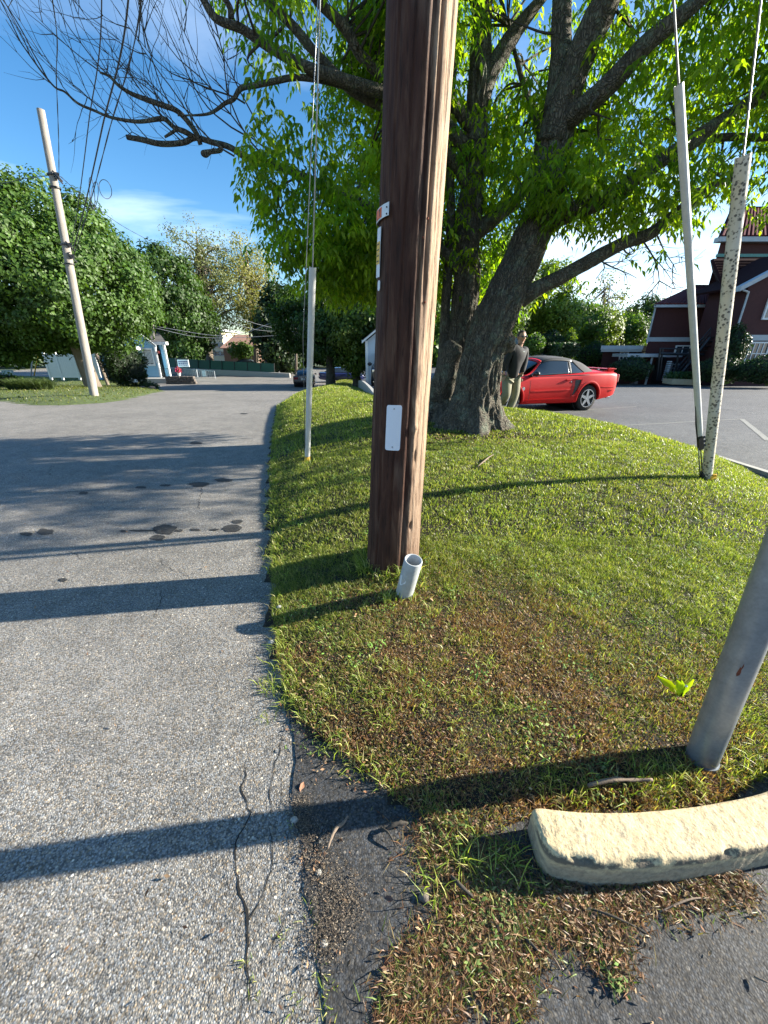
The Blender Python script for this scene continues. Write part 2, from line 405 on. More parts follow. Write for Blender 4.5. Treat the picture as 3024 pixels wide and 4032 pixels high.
lot = warp_sheet('parking_lot', split_x, lambda y: np.full_like(y, 60.), 60, ys, lambda x, y: B(x, y), M['lot'])
# lawn mound
lx = np.arange(-7.5, 6.01, .12); ly = np.arange(.3, 42, .12)
def ring_inset(poly): return poly
Xg, Yg = np.meshgrid(lx, ly)
lawn = grid_sheet('lawn', lx, ly, lambda x, y: Lz(x, y), M['soil'], mask=lambda x, y: inside(np.stack([x, y], 1), LPOLY) | (seg_dist(np.stack([x, y], 1), LPOLY) < .12))
# flat sheets laid over the asphalt
def patch(name, pts, mat, dz=.004, parent=None, kind='structure', f=B, jag=0, sub=.0):
    P = [Vector((p[0], p[1], 0)) for p in pts]
    if jag:
        Q = []
        for i in range(len(P)):
            a, b = P[i], P[(i+1) % len(P)]; n = max(1, int((b-a).length/sub)); nn = Vector((-(b-a).y, (b-a).x, 0)).normalized()
            for k in range(n):
                q = a.lerp(b, k/n); Q.append(q + nn*jag*noise.noise(q*9+Vector((3,1,0)))*1.5)
        P = Q
    bm = bmesh.new(); vs = [bm.verts.new((p.x, p.y, 0)) for p in P]; bm.faces.new(vs)
    bmesh.ops.triangulate(bm, faces=bm.faces)
    big = max(e.calc_length() for e in bm.edges)
    if big > 2.5: bmesh.ops.subdivide_edges(bm, edges=bm.edges, cuts=min(8, int(big/1.5)), use_grid_fill=True)
    for v in bm.verts: v.co.z = float(f(v.co.x, v.co.y)) + dz
    for fc in bm.faces:
        if fc.normal.z < 0: fc.normal_flip()
    me = bpy.data.meshes.new(name); bm.to_mesh(me); bm.free(); me.materials.append(mat)
    o = bpy.data.objects.new(name, me); col.objects.link(o)
    if parent is not None: o.parent = parent
    elif kind: o['kind'] = kind
    return o
def gp(*px): return [tuple(G0(*p)[:2]) for p in px]
apron_pts = gp((1095,2700),(1150,2860),(1165,3000),(1150,3120),(1175,3260),(1200,3420),(1235,3600),(1262,3800),(1290,4020)) + [(-.10,-.2),(-.1,-2),(9,-2),(9,2.2),(5,3.2),(3.2,1.6),(1.6,.95),(.7,.85),(.3,1.0),(-.1,1.4)]
patch('driveway', apron_pts, M['apron'], .005, jag=.015, sub=.05)
DIRT = [(1200,3260,.02),(1230,3330,.03),(1260,3420,.035),(1300,3500,.035),(1330,3580,.035),(1300,3660,.03),(1270,3720,.02),(1180,3180,.02),(1370,3560,.03)]
# cracks: sunken dark seams, built as thin irregular ribbons that belong to the road
def crack(px, w=.006, parent=road, dz=.0018, f=B, jit=.008, name='road_crack'):
    P = [Vector((*G0(*p)[:2], 0)) for p in px]; Q = []
    for a, b in zip(P, P[1:]):
        n = max(2, int((b-a).length/.02)); n = min(n, 120)
        for k in range(n): Q.append(a.lerp(b, k/n))
    Q.append(P[-1]); vs = []; L = len(Q)
    for i, q in enumerate(Q):
        t = (Q[min(i+1,L-1)]-Q[max(i-1,0)]).normalized(); nn = Vector((-t.y, t.x, 0))
        s_ = max(1, q.length/2.5)
        q = q + nn*(noise.noise(q*14)*jit*2.2+noise.noise(q*45)*jit)*s_; e = min(1, i/4, (L-1-i)/4)
        ww = 1.0*w*s_**.6*(.3 + .9*abs(noise.noise(q*22+Vector((5,5,0)))) )*max(.1, e)
        for sgn in (-1, 1):
            c = q + nn*sgn*ww*.5; vs.append((c.x, c.y, float(f(c.x, c.y))+dz))
    mb = MB(); mb.add(vs, [(2*i, 2*i+1, 2*i+3, 2*i+2) for i in range(L-1)])
    return mb.build(name, M['crack'], parent)
for c_, w in (([(975,2990),(950,3120),(990,3200),(930,3320),(925,3430),(955,3550),(985,3620),(965,3760),(1000,3900),(1010,4030)], .009),
    ([(1060,3250),(1066,3330),(1068,3430),(1020,3540),(1000,3600),(980,3640)], .007),
    ([(1120,3480),(1118,3560),(1125,3640),(1085,3720),(1050,3800),(1015,3880)], .006),
    ([(1175,3600),(1140,3610),(1120,3650)], .004), ([(1170,3780),(1195,3830),(1180,3900),(1165,3990)], .005),
    ([(1130,2860),(1085,3000),(1060,3120),(1060,3250)], .006), ([(1110,3220),(1135,3300),(1150,3420)], .005),
    ([(640,2320),(625,2390),(600,2440)], .007), ([(800,1905),(790,1960),(778,2010)], .008),
    ([(0,1940),(300,1935),(620,1928),(800,1922)], .006), ([(520,2130),(560,2160),(690,2175)], .004),
    ([(620,2190),(650,2230),(740,2270),(760,2300)], .004), ([(860,2215),(990,2170),(1060,2200)], .005),
    ([(210,1830),(190,1860),(210,1880)], .006), ([(30,1880),(120,1850),(60,1900)], .005), ([(1000,1950),(1040,1930),(1060,1880)], .006),
    ([(900,2330),(905,2400)], .003), ([(640,1800),(560,1850),(480,1870)], .004), ([(1010,2060),(1050,2010)], .004)):
    crack(c_, w)
for c_ in ([(860,2700),(845,2780),(870,2860)],[(1010,2600),(1000,2680),(1030,2740)],[(1090,3050),(1120,3120),(1105,3200)],[(930,3425),(900,3480),(915,3540)],[(1018,3540),(1050,3590),(1045,3650)],[(955,3550),(900,3600)],[(1000,3900),(960,3960),(950,4030)],[(400,2050),(470,2075),(520,2060)],[(260,2170),(330,2200),(420,2190)],[(1090,1010*2+80),(1040,2140),(1020,2200)]): crack(c_, .0045)
crack([(1820,3620),(1835,3760),(1800,3900),(1790,4030)], .007, dz=.0068)
crack([(2900,3880),(2960,3920),(3020,3980)], .006, dz=.0068); crack([(2350,3640),(2420,3740),(2400,3850)], .004, dz=.0068)
crack([(2400,1790),(2560,1772),(2700,1768),(2880,1765)], .01, lot, dz=.006); crack([(2840,1610),(2960,1632),(3020,1630)], .012, lot, dz=.008)
def blotch(px, py, wx, hy, mat=None, dz=.004, name='oil_stain', parent=road):
    n = 26; pts = []
    for k in range(n):
        a = 2*math.pi*k/n; r = 1 + .35*noise.noise(Vector((math.cos(a)*1.3+px, math.sin(a)*1.3+py, 0)))+ .12*noise.noise(Vector((math.cos(a)*4+px, math.sin(a)*4, 0)))
        pts.append(G0(px + math.cos(a)*wx/2*r, py + math.sin(a)*hy/2*r)[:2])
    return patch(name, pts, mat or M['stain'], dz, parent, None)
for b_ in ((648,2085,95,36),(620,2118,55,20),(915,2082,84,28),(935,2055,46,14),(178,2095,64,24),(105,2103,50,14),(705,2090,34,10),(768,2087,44,9),(845,2087,34,8),(560,2090,110,6),(248,2284,34,13),(785,1908,76,18),(880,1892,70,14),(555,1920,44,9),(330,1942,40,10),(485,2092,24,9),(650,1912,50,7),(770,1745,52,10),(960,1629,30,5)):
    blotch(*b_)
# faded parking lines
def stripe(a, b, w, mat=None, parent=lot, name='parking_line', f=B, dz=.004):
    A, Bp = Vector((*G0(*a)[:2],0)), Vector((*G0(*b)[:2],0)); t = (Bp-A).normalized(); n = Vector((-t.y, t.x, 0))*w/2; vs = []; K = 14
    for i in range(K+1):
        q = A.lerp(Bp, i/K)
        for s_ in (-1, 1):
            c = q+n*s_*(1+.15*noise.noise(q*7)); vs.append((c.x, c.y, float(f(c.x, c.y))+dz))
    return MB().add(vs, [(2*i, 2*i+1, 2*i+3, 2*i+2) for i in range(K)]).build(name, mat or M['line'], parent)
stripe((2040,1632),(2505,1601),.07); stripe((2270,1686),(2920,1650),.06); stripe((2920,1650),(3024,1735),.10)
stripe((800,1515),(900,1507),.12, parent=road); stripe((780,1500),(880,1494),.12, parent=road); stripe((880,1515),(960,1510),.1, parent=road)
# ---------------------------------------------------------------- verge on the far corner of the junction
V_px = [(-500,1562),(0,1577),(148,1597),(245,1598),(367,1589),(485,1574),(570,1554),(633,1541),(600,1520),(560,1500),(400,1494),(200,1486),(0,1478),(-500,1470)]
VP = np.array(gp(*V_px))
def Vz(x, y):
    P = np.stack([np.atleast_1d(x), np.atleast_1d(y)], 1).astype(float); d = seg_dist(P, VP); i_ = inside(P, VP)
    return B(P[:,0], P[:,1]) + np.where(i_, .02+.16*(1-np.exp(-d/1.0)), -.03)
vx = np.arange(VP[:,0].min()-.5, VP[:,0].max()+.5, .5); vy = np.arange(VP[:,1].min()-.5, VP[:,1].max()+.5, .5)
verge = grid_sheet('verge', vx, vy, Vz, M['turf'], mask=lambda x, y: inside(np.stack([x, y], 1), VP) | (seg_dist(np.stack([x, y], 1), VP) < .4))

# ---------------------------------------------------------------- grass
def blades(name, X, Y, Z, length, width, lean, cols, mat, parent=None, bend=.5, kind='stuff'):
    n = len(X); a = RNG.uniform(0, 2*np.pi, n); fa = a + np.pi/2 + RNG.normal(0, .5, n)
    dx, dy = np.cos(a), np.sin(a); wx, wy = np.cos(fa)*width/2, np.sin(fa)*width/2
    p0 = np.stack([X, Y, Z-.004], 1); hl = np.sin(lean); vl = np.cos(lean)
    mid = p0 + np.stack([dx*hl*length*.42, dy*hl*length*.42, vl*length*.55], 1)
    tip = p0 + np.stack([dx*hl*length*(1+bend*.4), dy*hl*length*(1+bend*.4), vl*length*(1-bend*.25)], 1)
    W = np.stack([wx, wy, np.zeros(n)], 1)
    v = np.stack([p0-W, p0+W, mid+W*.85, mid-W*.85, tip], 1).reshape(-1, 3)
    b = np.arange(n)*5; 
    f = np.stack([b, b+1, b+2, b, b+2, b+3, b+3, b+2, b+4], 1).ravel()
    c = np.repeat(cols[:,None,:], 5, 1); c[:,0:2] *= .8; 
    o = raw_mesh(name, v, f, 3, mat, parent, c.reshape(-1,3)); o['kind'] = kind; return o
def vnoise(X, Y, s, seed=0):
    # cheap smooth value noise
    x = X*s + seed*17.3; y = Y*s + seed*5.1; xi = np.floor(x).astype(int); yi = np.floor(y).astype(int); fx = x-xi; fy = y-yi
    fx = fx*fx*(3-2*fx); fy = fy*fy*(3-2*fy)
    def h(i, j): 
        q = (i*374761393 + j*668265263 + seed*974711) & 0x7fffffff; q = ((q ^ (q >> 13))*1274126177) & 0x7fffffff; return ((q ^ (q >> 16)) & 0xffff)/65535.
    return (h(xi,yi)*(1-fx)+h(xi+1,yi)*fx)*(1-fy) + (h(xi,yi+1)*(1-fx)+h(xi+1,yi+1)*fx)*fy
def sample_lawn(n, x0, x1, y0, y1, poly=LPOLY):
    X = RNG.uniform(x0, x1, n); Y = RNG.uniform(y0, y1, n); m = inside(np.stack([X, Y], 1), poly); return X[m], Y[m]
def brownness(X, Y):                       # 0 green .. 1 dead clippings, as in the photograph: dry front corner and round the pole
    d = np.hypot(X-.35, Y-.75); b = 1-npss(.75, 1.75, d)
    d2 = np.hypot((X-.30)/.9, (Y-1.80)/.45); b = np.maximum(b, .75*(1-npss(.3, 1.1, d2)))
    d3 = np.hypot((X-1.25)/1.0, (Y-1.15)/.5); b = np.maximum(b, .6*(1-npss(.3, 1.3, d3)))
    n_ = vnoise(X, Y, 5, 3)*.6 + vnoise(X, Y, 16, 4)*.4
    return np.clip(b*(-.05+1.7*n_), 0, 1)
def grass_cols(X, Y, n):
    g1 = np.array([.13,.20,.030]); g2 = np.array([.28,.32,.06]); g3 = np.array([.48,.43,.19]); br = np.array([.30,.165,.085]); st = np.array([.42,.35,.19])
    t = RNG.random((n,1)); c = g1*(1-t)+g2*t
    big = (vnoise(X, Y, 1.6, 8)*.6+vnoise(X, Y, 7, 9)*.4)[:,None]
    k = RNG.random((n,1)); c = np.where(k < .08+.42*big*big, c*.35+g3*.65, c); c = c*(.72+.5*vnoise(X, Y, 3.1, 31)[:,None])
    bz = brownness(X, Y)[:,None]; k2 = RNG.random((n,1))
    c = np.where(k2 < bz*.80, br*RNG.uniform(.5,1.25,(n,1)), c); c = np.where((k2 > .985-.12*bz), st, c)
    return c*RNG.uniform(.7,1.25,(n,1))
def grass_zone(name, n, box, ls, ws, poly=LPOLY, zf=Lz, lean=(.15,1.1), prob=None):
    X, Y = sample_lawn(n, *box, poly)
    if prob is not None:
        m = RNG.random(len(X)) < prob(X, Y); X, Y = X[m], Y[m]
    k = len(X); cl = vnoise(X, Y, 9, 5)*.6+vnoise(X, Y, 28, 6)*.4; bz = brownness(X, Y)
    L = RNG.uniform(*ls, k)*(.35+1.35*cl)*(1-.22*bz); Wd = RNG.uniform(*ws, k)
    return blades(name, X, Y, zf(X, Y), L, Wd, RNG.uniform(*lean, k), grass_cols(X, Y, k), M['grass'])
LB = lambda y: None
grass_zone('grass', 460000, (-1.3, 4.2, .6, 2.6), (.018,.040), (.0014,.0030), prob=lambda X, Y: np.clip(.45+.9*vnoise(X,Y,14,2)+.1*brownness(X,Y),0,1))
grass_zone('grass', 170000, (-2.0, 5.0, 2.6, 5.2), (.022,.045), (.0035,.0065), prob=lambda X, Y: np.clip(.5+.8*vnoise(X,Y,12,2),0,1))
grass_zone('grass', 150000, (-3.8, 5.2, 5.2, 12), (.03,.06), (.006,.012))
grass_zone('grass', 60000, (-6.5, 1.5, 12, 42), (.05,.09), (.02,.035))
# long tufts at the foot of the pole, on the kerb side and along the road edge
def tufts(cent, n, L, w, spread, lean=(.2,1.0), fz=H, brown=.2):
    X=[];Y=[]
    for (x, y) in cent:
        k = RNG.integers(n[0], n[1]); X += list(RNG.normal(x, spread, k)); Y += list(RNG.normal(y, spread, k))
    X = np.array(X); Y = np.array(Y); k = len(X); c = grass_cols(X*0+3, Y*0+8, k)*1.1
    return blades('grass', X, Y, fz(X, Y), RNG.uniform(*L, k), RNG.uniform(*w, k), RNG.uniform(*lean, k), c, M['grass'], bend=.8)
edge = []
E = [Vector((*p, 0)) for p in ROADSIDE[4:15]]
for a, b in zip(E, E[1:]):
    for k in range(int((b-a).length/.05)):
        q = a.lerp(b, random.random()); edge.append((q.x+random.uniform(-.02,.10), q.y))
tufts(edge, (10, 26), (.03,.085), (.002,.005), .025)
pole_ring = [(.06+.21*math.cos(a), 2.33+.21*math.sin(a)) for a in [random.uniform(math.pi*.8, 2.05*math.pi) for _ in range(26)]]
tufts(pole_ring, (8, 20), (.06,.15), (.003,.006), .03)
tufts([G(*p)[:2] for p in ((1540,2370),(1500,2360),(1460,2330),(1600,2350),(1640,2320))], (20,40), (.05,.12), (.003,.006), .03)
tufts([G(*p)[:2] for p in ((1760,3350),(1800,3420),(1850,3380),(1900,3330),(1980,3420),(2020,3350),(1900,3450),(2060,3480),(1720,3500),(1700,3600))], (12,26), (.04,.11), (.002,.0045), .03)
tufts([G(*p)[:2] for p in ((2150,3120),(2250,3130),(2300,3100),(2450,3110),(2520,3080),(2600,3080),(2660,3050),(2720,3070),(2850,3040),(2950,3020))], (26,50), (.03,.09), (.002,.0045), .03)
tufts([G(*p)[:2] for p in ((1225,3590),(1245,3660),(1262,3740),(1275,3830),(1285,3930),(1290,3990),(1300,3880),(960,3780),(1000,3900),(1150,3960),(1110,3680),(1160,3250))], (8,16), (.012,.035), (.0015,.003), .012)
tufts([(random.gauss(1.75,.9), random.gauss(2.0,.9)) for _ in range(160)] + [(random.uniform(-.6,.6), random.uniform(1.1,2.0)) for _ in range(90)], (10,24), (.03,.07), (.002,.004), .02, fz=H)
tufts([G(*p)[:2] for p in ((1195,1835),(1215,1845),(1230,1825))], (14,24), (.06,.14), (.004,.008), .04)
# verge grass and shrubs' feet
Xv, Yv = sample_lawn(120000, VP[:,0].min(), VP[:,0].max(), VP[:,1].min(), VP[:,1].max(), VP); k = len(Xv)
blades('grass', Xv, Yv, Vz(Xv, Yv), RNG.uniform(.05,.11,k), RNG.uniform(.018,.034,k), RNG.uniform(.3,1.1,k), grass_cols(Xv*0+3, Yv*0+9, k)*.62, M['grass'])

# dead leaves and clippings
def litter(n_list, size=(.006,.017), zf=H, pal=None, name='leaf_litter', up=.004):
    X = []; Y = []
    for (cx, cy, sx_, sy_, n) in n_list: X += list(RNG.normal(cx, sx_, n)); Y += list(RNG.normal(cy, sy_, n))
    X = np.array(X); Y = np.array(Y); n = len(X); pal = np.array(pal if pal is not None else [[.19,.10,.055],[.28,.17,.095],[.11,.06,.035],[.36,.26,.15],[.15,.10,.06]])
    c = pal[RNG.integers(0, len(pal), n)]*RNG.uniform(.6,1.3,(n,1)); s = RNG.uniform(*size, n)[:,None]
    a = RNG.uniform(0, 2*np.pi, n); u = np.stack([np.cos(a), np.sin(a), RNG.normal(0,.45,n)], 1); w = np.stack([-np.sin(a), np.cos(a), RNG.normal(0,.5,n)], 1)*RNG.uniform(.22,.5,(n,1))
    P = np.stack([X, Y, zf(X, Y)+RNG.uniform(up*.6, up+.014, n)], 1); cu = np.stack([np.zeros(n)]*2+[RNG.uniform(-.35,.45,n)], 1)
    v = np.stack([P-u*s, P-w*s+cu*s*.5, P+u*s+cu*s*.4, P+w*s+cu*s*.5, P+cu*s*1.1], 1).reshape(-1,3); b = np.arange(n)*5
    f = np.stack([b, b+1, b+4, b+1, b+2, b+4, b+2, b+3, b+4, b+3, b, b+4], 1).ravel()
    o = raw_mesh(name, v, f, 3, M['litter'], None, np.repeat(c, 5, 0)); o['kind'] = 'stuff'; return o
zl = []
for i in range(900):
    x = random.uniform(-1.1, 1.9); y = random.uniform(.75, 2.3); b_ = float(brownness(np.array([x]), np.array([y]))[0])
    if inside(np.array([[x, y]]), LPOLY)[0]: zl.append((x, y, .05, .05, int(2+16*b_)))
litter(zl, (.004,.010), pal=[[.24,.11,.055],[.32,.18,.09],[.13,.065,.04],[.40,.29,.16],[.19,.16,.06],[.22,.2,.07]])
def pxl(px, py, s1, n, s2=None): q = G0(px, py); return (q.x, q.y, s1, s2 or s1, n)
litter([pxl(1800,3420,.05,160), pxl(1900,3500,.05,200), pxl(2000,3600,.06,260), pxl(2120,3580,.05,160), pxl(1850,3680,.05,200), pxl(1950,3760,.05,200), pxl(2000,3880,.03,120), pxl(1700,3800,.04,140), pxl(1620,3900,.035,120), pxl(1700,3960,.04,120),
        pxl(2330,3640,.04,300), pxl(2380,3700,.035,300), pxl(2450,3560,.03,220), pxl(2600,3530,.03,220), pxl(2750,3510,.03,180), pxl(2900,3500,.03,200), pxl(2250,3560,.03,260),
        pxl(2430,3840,.02,120), pxl(1240,3400,.03,40), pxl(1300,3000,.06,60), pxl(1230,2760,.03,110), pxl(1180,2820,.04,90)], (.003,.0095), up=.008)
litter([pxl(2100,3350,.9,30), pxl(700,3400,.5,30), pxl(1500,3700,.25,160), pxl(2600,3800,.3,60)], (.004,.010), up=.008)
litter([pxl(a_, b_, c_*1.15, 900) for a_, b_, c_ in DIRT], (.0012,.0035), pal=[[.13,.10,.075],[.17,.135,.10],[.09,.07,.05],[.25,.21,.16]], up=.006, name='grit')
tree_at = G(1880,1700)
litter([(tree_at.x+.1, tree_at.y-.35, .5, .22, 1500), (tree_at.x-.6, tree_at.y-.25, .35, .2, 700)], (.01,.03), pal=[[.16,.10,.05],[.07,.045,.03],[.22,.19,.06],[.10,.09,.03]])
DEB = [(1700,3320,.05,300),(1800,3420,.05,420),(1900,3500,.05,620),(1980,3420,.04,400),(2000,3600,.05,760),(2120,3580,.05,520),(1850,3680,.05,620),(1950,3760,.05,620),(2000,3880,.03,380),(1700,3800,.04,460),(1620,3900,.035,420),(1700,3960,.04,380),(2330,3640,.04,380),(2380,3700,.035,360),(2450,3560,.03,260),(2600,3530,.03,260),(2750,3510,.03,220),(2900,3500,.03,240),(2250,3560,.03,320),(1560,3990,.03,260)]
X = []; Y = []
for a_, b_, c_, n_ in DEB: q = G0(a_, b_); X += list(RNG.normal(q.x, c_, int(n_*2.6))); Y += list(RNG.normal(q.y, c_, int(n_*2.6)))
X = np.array(X); Y = np.array(Y); k = len(X); kk_ = RNG.random((k,1)); C = np.where(kk_ < .58, np.array([.26,.135,.07]), np.where(kk_ < .82, np.array([.40,.31,.15]), np.array([.16,.24,.04])))*RNG.uniform(.45,1.25,(k,1))
blades('dry_grass', X, Y, H(X, Y)+RNG.uniform(.002,.014,k), RNG.uniform(.014,.038,k), RNG.uniform(.0016,.0035,k), RNG.uniform(.7,1.55,k), C, M['grass'], bend=.9)
litter([(a_, b_, .035, .035, random.randint(14,40)) for a_, b_ in [(random.uniform(-1,3.4), random.uniform(1.0,5.0)) for _ in range(170)] if inside(np.array([[a_-.12, b_-.05]]), LPOLY)[0] and inside(np.array([[a_, b_-.15]]), LPOLY)[0]], (.006,.012), pal=[[.12,.24,.04],[.17,.3,.05],[.25,.3,.1]], name='clover', up=.022)
# small clover weeds in the debris: flat green leaflets
litter([pxl(1960,3640,.04,150), pxl(2000,3560,.03,120), pxl(1850,3760,.03,70), pxl(2420,3880,.015,60), pxl(1760,3300,.04,120), pxl(1250,2900,.05,80), pxl(2350,3070,.05,160)], (.005,.010), pal=[[.10,.17,.035],[.14,.2,.05],[.2,.2,.07]], name='ground_weeds', up=.012)
litter([(-.2,2.0,1.6,.9,50),(-3,3,2,1.5,60)], (.006,.012), up=.006)

# ---------------------------------------------------------------- kerb: worn yellow concrete
def kerb():
    def onz(px, py, z): r = ray(px, py); return Vector((0,0,CAM_H))+r*((z-CAM_H)/r.z)
    fr = [onz(*p, 0) for p in ((2118,3425),(2150,3452),(2220,3476),(2350,3492),(2600,3482),(2850,3447),(3024,3408))]; fr += [Vector((1.5,.72,0)), Vector((1.85,.88,0)), Vector((2.2,1.15,0))]
    bk = [onz(*p, .125) for p in ((2092,3168),(2135,3174),(2200,3181),(2330,3190),(2550,3186),(2800,3157),(3024,3106))]; bk += [Vector((1.46,.90,.125)), Vector((1.76,1.05,.125)), Vector((2.05,1.29,.125))]
    cl = catmull(fr, 30); cb_ = catmull(bk, 30); n = len(cl); W = .15; Hh = .125
    prof = [(0,0),(0,.02),(.0,.04),(.0005,.06),(.001,.08),(.001,.097),(.003,.110),(.008,.119),(.016,.1225),(.030,.124),(.048,.125),(.060,.1255),(.072,.126),(.084,.126),(.096,.126),(.108,.126),(.120,.126),(.132,.125),(.143,.122),(.15,.11),(.15,0)]
    vs = []; 
    for i, c in enumerate(cl):
        nn = Vector((cb_[i].x-c.x, cb_[i].y-c.y, 0))/W; 
        s_run = 0 if i == 0 else s_run+(cl[i]-cl[i-1]).length; rc_ = .028; ins = rc_-math.sqrt(max(0, rc_**2-(rc_-s_run)**2)) if s_run < rc_ else 0; zi = .006*(1-min(1, s_run/.02))**2
        for j in range(len(prof)):
            ox, oz = prof[j]; ox = ins + ox*(W-1.6*ins)/W; oz = oz - (zi if oz > .1 else 0)
            q = c + nn*ox; z = oz
            q = Vector((q.x, q.y, z)); 
            d = noise.noise(q*18)*.0022 + noise.noise(q*60)*.0012 + noise.noise(q*150)*.0010
            if .1 < oz < .122 and ox < .04: d += -max(0, noise.noise(q*20+Vector((4,0,0)))-.12)*.020
            vs.append((q.x - nn.x*d, q.y - nn.y*d, z + (d if z > .08 else 0)))
    m = len(prof)
    fs = [(i*m+j, i*m+j+1, (i+1)*m+j+1, (i+1)*m+j) for i in range(n-1) for j in range(m-1)] + [tuple(range(m))]
    return MB().add(vs, fs)
mk, ntk, p, o_ = newmat('worn_yellow_kerb_paint'); v = coords(ntk); n1 = noise_n(ntk, v, 9, 7, .7); n2 = noise_n(ntk, v, 60, 4, .7); vd = voro(ntk, v, 55)
sxz = N(ntk, 'ShaderNodeSeparateXYZ'); ntk.links.new(v, sxz.inputs[0])
geo = N(ntk, 'ShaderNodeNewGeometry'); sn = N(ntk, 'ShaderNodeSeparateXYZ'); ntk.links.new(geo.outputs['Normal'], sn.inputs[0])
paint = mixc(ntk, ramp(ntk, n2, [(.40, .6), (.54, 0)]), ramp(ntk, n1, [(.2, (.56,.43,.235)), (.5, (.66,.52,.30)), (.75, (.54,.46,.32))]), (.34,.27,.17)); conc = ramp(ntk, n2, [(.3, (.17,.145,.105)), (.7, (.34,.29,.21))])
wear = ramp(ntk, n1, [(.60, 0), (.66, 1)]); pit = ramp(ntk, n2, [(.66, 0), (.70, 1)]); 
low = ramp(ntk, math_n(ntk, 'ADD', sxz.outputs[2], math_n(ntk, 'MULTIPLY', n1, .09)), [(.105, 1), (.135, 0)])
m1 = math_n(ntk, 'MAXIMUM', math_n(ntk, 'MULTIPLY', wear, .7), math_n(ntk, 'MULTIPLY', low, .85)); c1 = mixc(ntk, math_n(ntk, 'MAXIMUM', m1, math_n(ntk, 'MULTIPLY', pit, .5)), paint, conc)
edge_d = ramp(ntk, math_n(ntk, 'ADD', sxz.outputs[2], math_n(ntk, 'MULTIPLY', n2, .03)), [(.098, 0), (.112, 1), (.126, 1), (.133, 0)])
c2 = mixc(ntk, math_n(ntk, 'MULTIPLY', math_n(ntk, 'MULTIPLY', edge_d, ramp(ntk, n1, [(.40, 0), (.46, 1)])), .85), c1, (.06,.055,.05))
ntk.links.new(c2, p.inputs['Base Color']); p.inputs['Roughness'].default_value = .9
b1 = bumpn(ntk, n2, .7, .006); ntk.links.new(bumpn(ntk, vd, .35, .003, b1), p.inputs['Normal'])
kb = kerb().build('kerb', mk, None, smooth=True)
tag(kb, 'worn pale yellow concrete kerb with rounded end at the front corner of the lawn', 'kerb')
# far kerb pieces
for a_, b_ in (((2960,1868),(3024,1905)),):
    pass
def straight_kerb(name, P0, P1, label, w=.15, h=.13):
    P0 = Vector(P0); P1 = Vector(P1); mb = MB(); d = (P1-P0); n = max(2, int(d.length/1.2)); t = d.normalized(); nn = Vector((-t.y, t.x, 0)).normalized()*w; 
    path = [P0.lerp(P1, i/n) for i in range(n+1)]; vs = []
    for q in path:
        z = float(B(q.x, q.y))
        vs += [(q.x, q.y, z-.05), (q.x, q.y, z+h-.02), (q.x+nn.x*.12, q.y+nn.y*.12, z+h), (q.x+nn.x, q.y+nn.y, z+h), (q.x+nn.x, q.y+nn.y, z-.05)]
    mb.add(vs, [(i*5+j, i*5+j+1, i*5+j+6, i*5+j+5) for i in range(n) for j in range(4)] + [(4,3,2,1,0), tuple(range(n*5, n*5+5))])
    return tag(mb.build(name, M['concrete']), label, 'kerb')
straight_kerb('kerb', (5.02,3.9,0), (5.0,6.8,0), 'low grey concrete kerb between the lawn and the parking lot', .1, .05)
# ================================================================= UTILITY POLE
mw, nw, p, o_ = newmat('creosoted_pole_wood')
v = coords(nw, scale=(9,9,1.3)); v1 = coords(nw); vs_ = coords(nw, scale=(42,42,3.2))
nA = noise_n(nw, v, 2.2, 6, .6, .6); nB = noise_n(nw, vs_, 1.6, 5, .7, .3); nC = noise_n(nw, coords(nw, scale=(5,5,1.0)), 1.2, 3, .5)
c = ramp(nw, nA, [(.25, (.022,.009,.006)), (.5, (.058,.023,.014)), (.72, (.115,.06,.038))])
c = mixc(nw, ramp(nw, nC, [(.54, 0), (.70, .35)]), c, ramp(nw, nB, [(.3, (.17,.12,.09)), (.7, (.34,.28,.225))]))
# sun-facing side painted lighter up to the terminator: sunlight and weathering in one tone
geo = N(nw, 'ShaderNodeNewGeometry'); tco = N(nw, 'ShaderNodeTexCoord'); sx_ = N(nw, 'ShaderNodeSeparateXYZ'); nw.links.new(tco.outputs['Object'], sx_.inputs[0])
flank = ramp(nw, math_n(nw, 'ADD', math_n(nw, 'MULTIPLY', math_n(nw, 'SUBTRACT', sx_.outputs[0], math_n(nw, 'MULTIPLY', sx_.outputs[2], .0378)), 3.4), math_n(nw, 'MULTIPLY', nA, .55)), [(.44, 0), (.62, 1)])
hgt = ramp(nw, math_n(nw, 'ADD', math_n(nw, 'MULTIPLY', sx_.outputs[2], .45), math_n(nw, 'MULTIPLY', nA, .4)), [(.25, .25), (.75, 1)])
sun_side_tone = ramp(nw, nB, [(.25, (.24,.145,.085)), (.5, (.42,.30,.20)), (.75, (.50,.40,.30))])
c = mixc(nw, math_n(nw, 'MULTIPLY', math_n(nw, 'MULTIPLY', flank, hgt), .8), c, sun_side_tone)
c = mixc(nw, .9, c, ramp(nw, nB, [(.30, .22), (.47, 1)]), 'MULTIPLY')
nw.links.new(c, p.inputs['Base Color']); p.inputs['Roughness'].default_value = .8; p.inputs['Specular IOR Level'].default_value = .3
b1 = bumpn(nw, nB, 1.0, .010); nw.links.new(bumpn(nw, nA, .6, .008, b1), p.inputs['Normal'])
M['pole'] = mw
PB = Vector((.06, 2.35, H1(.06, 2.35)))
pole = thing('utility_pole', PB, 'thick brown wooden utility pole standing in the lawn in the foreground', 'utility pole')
PT = Vector((.42, 2.42, 9.6))
def pole_axis(z): t = (z-PB.z)/(PT.z-PB.z); return Vector((PB.x+(PT.x-PB.x)*t, PB.y+(PT.y-PB.y)*t, z))
def pole_r(z): 
    return float(np.interp(z, [0,.15,.5,1.4,2.86,9.6], [.186,.180,.171,.163,.154,.125]))
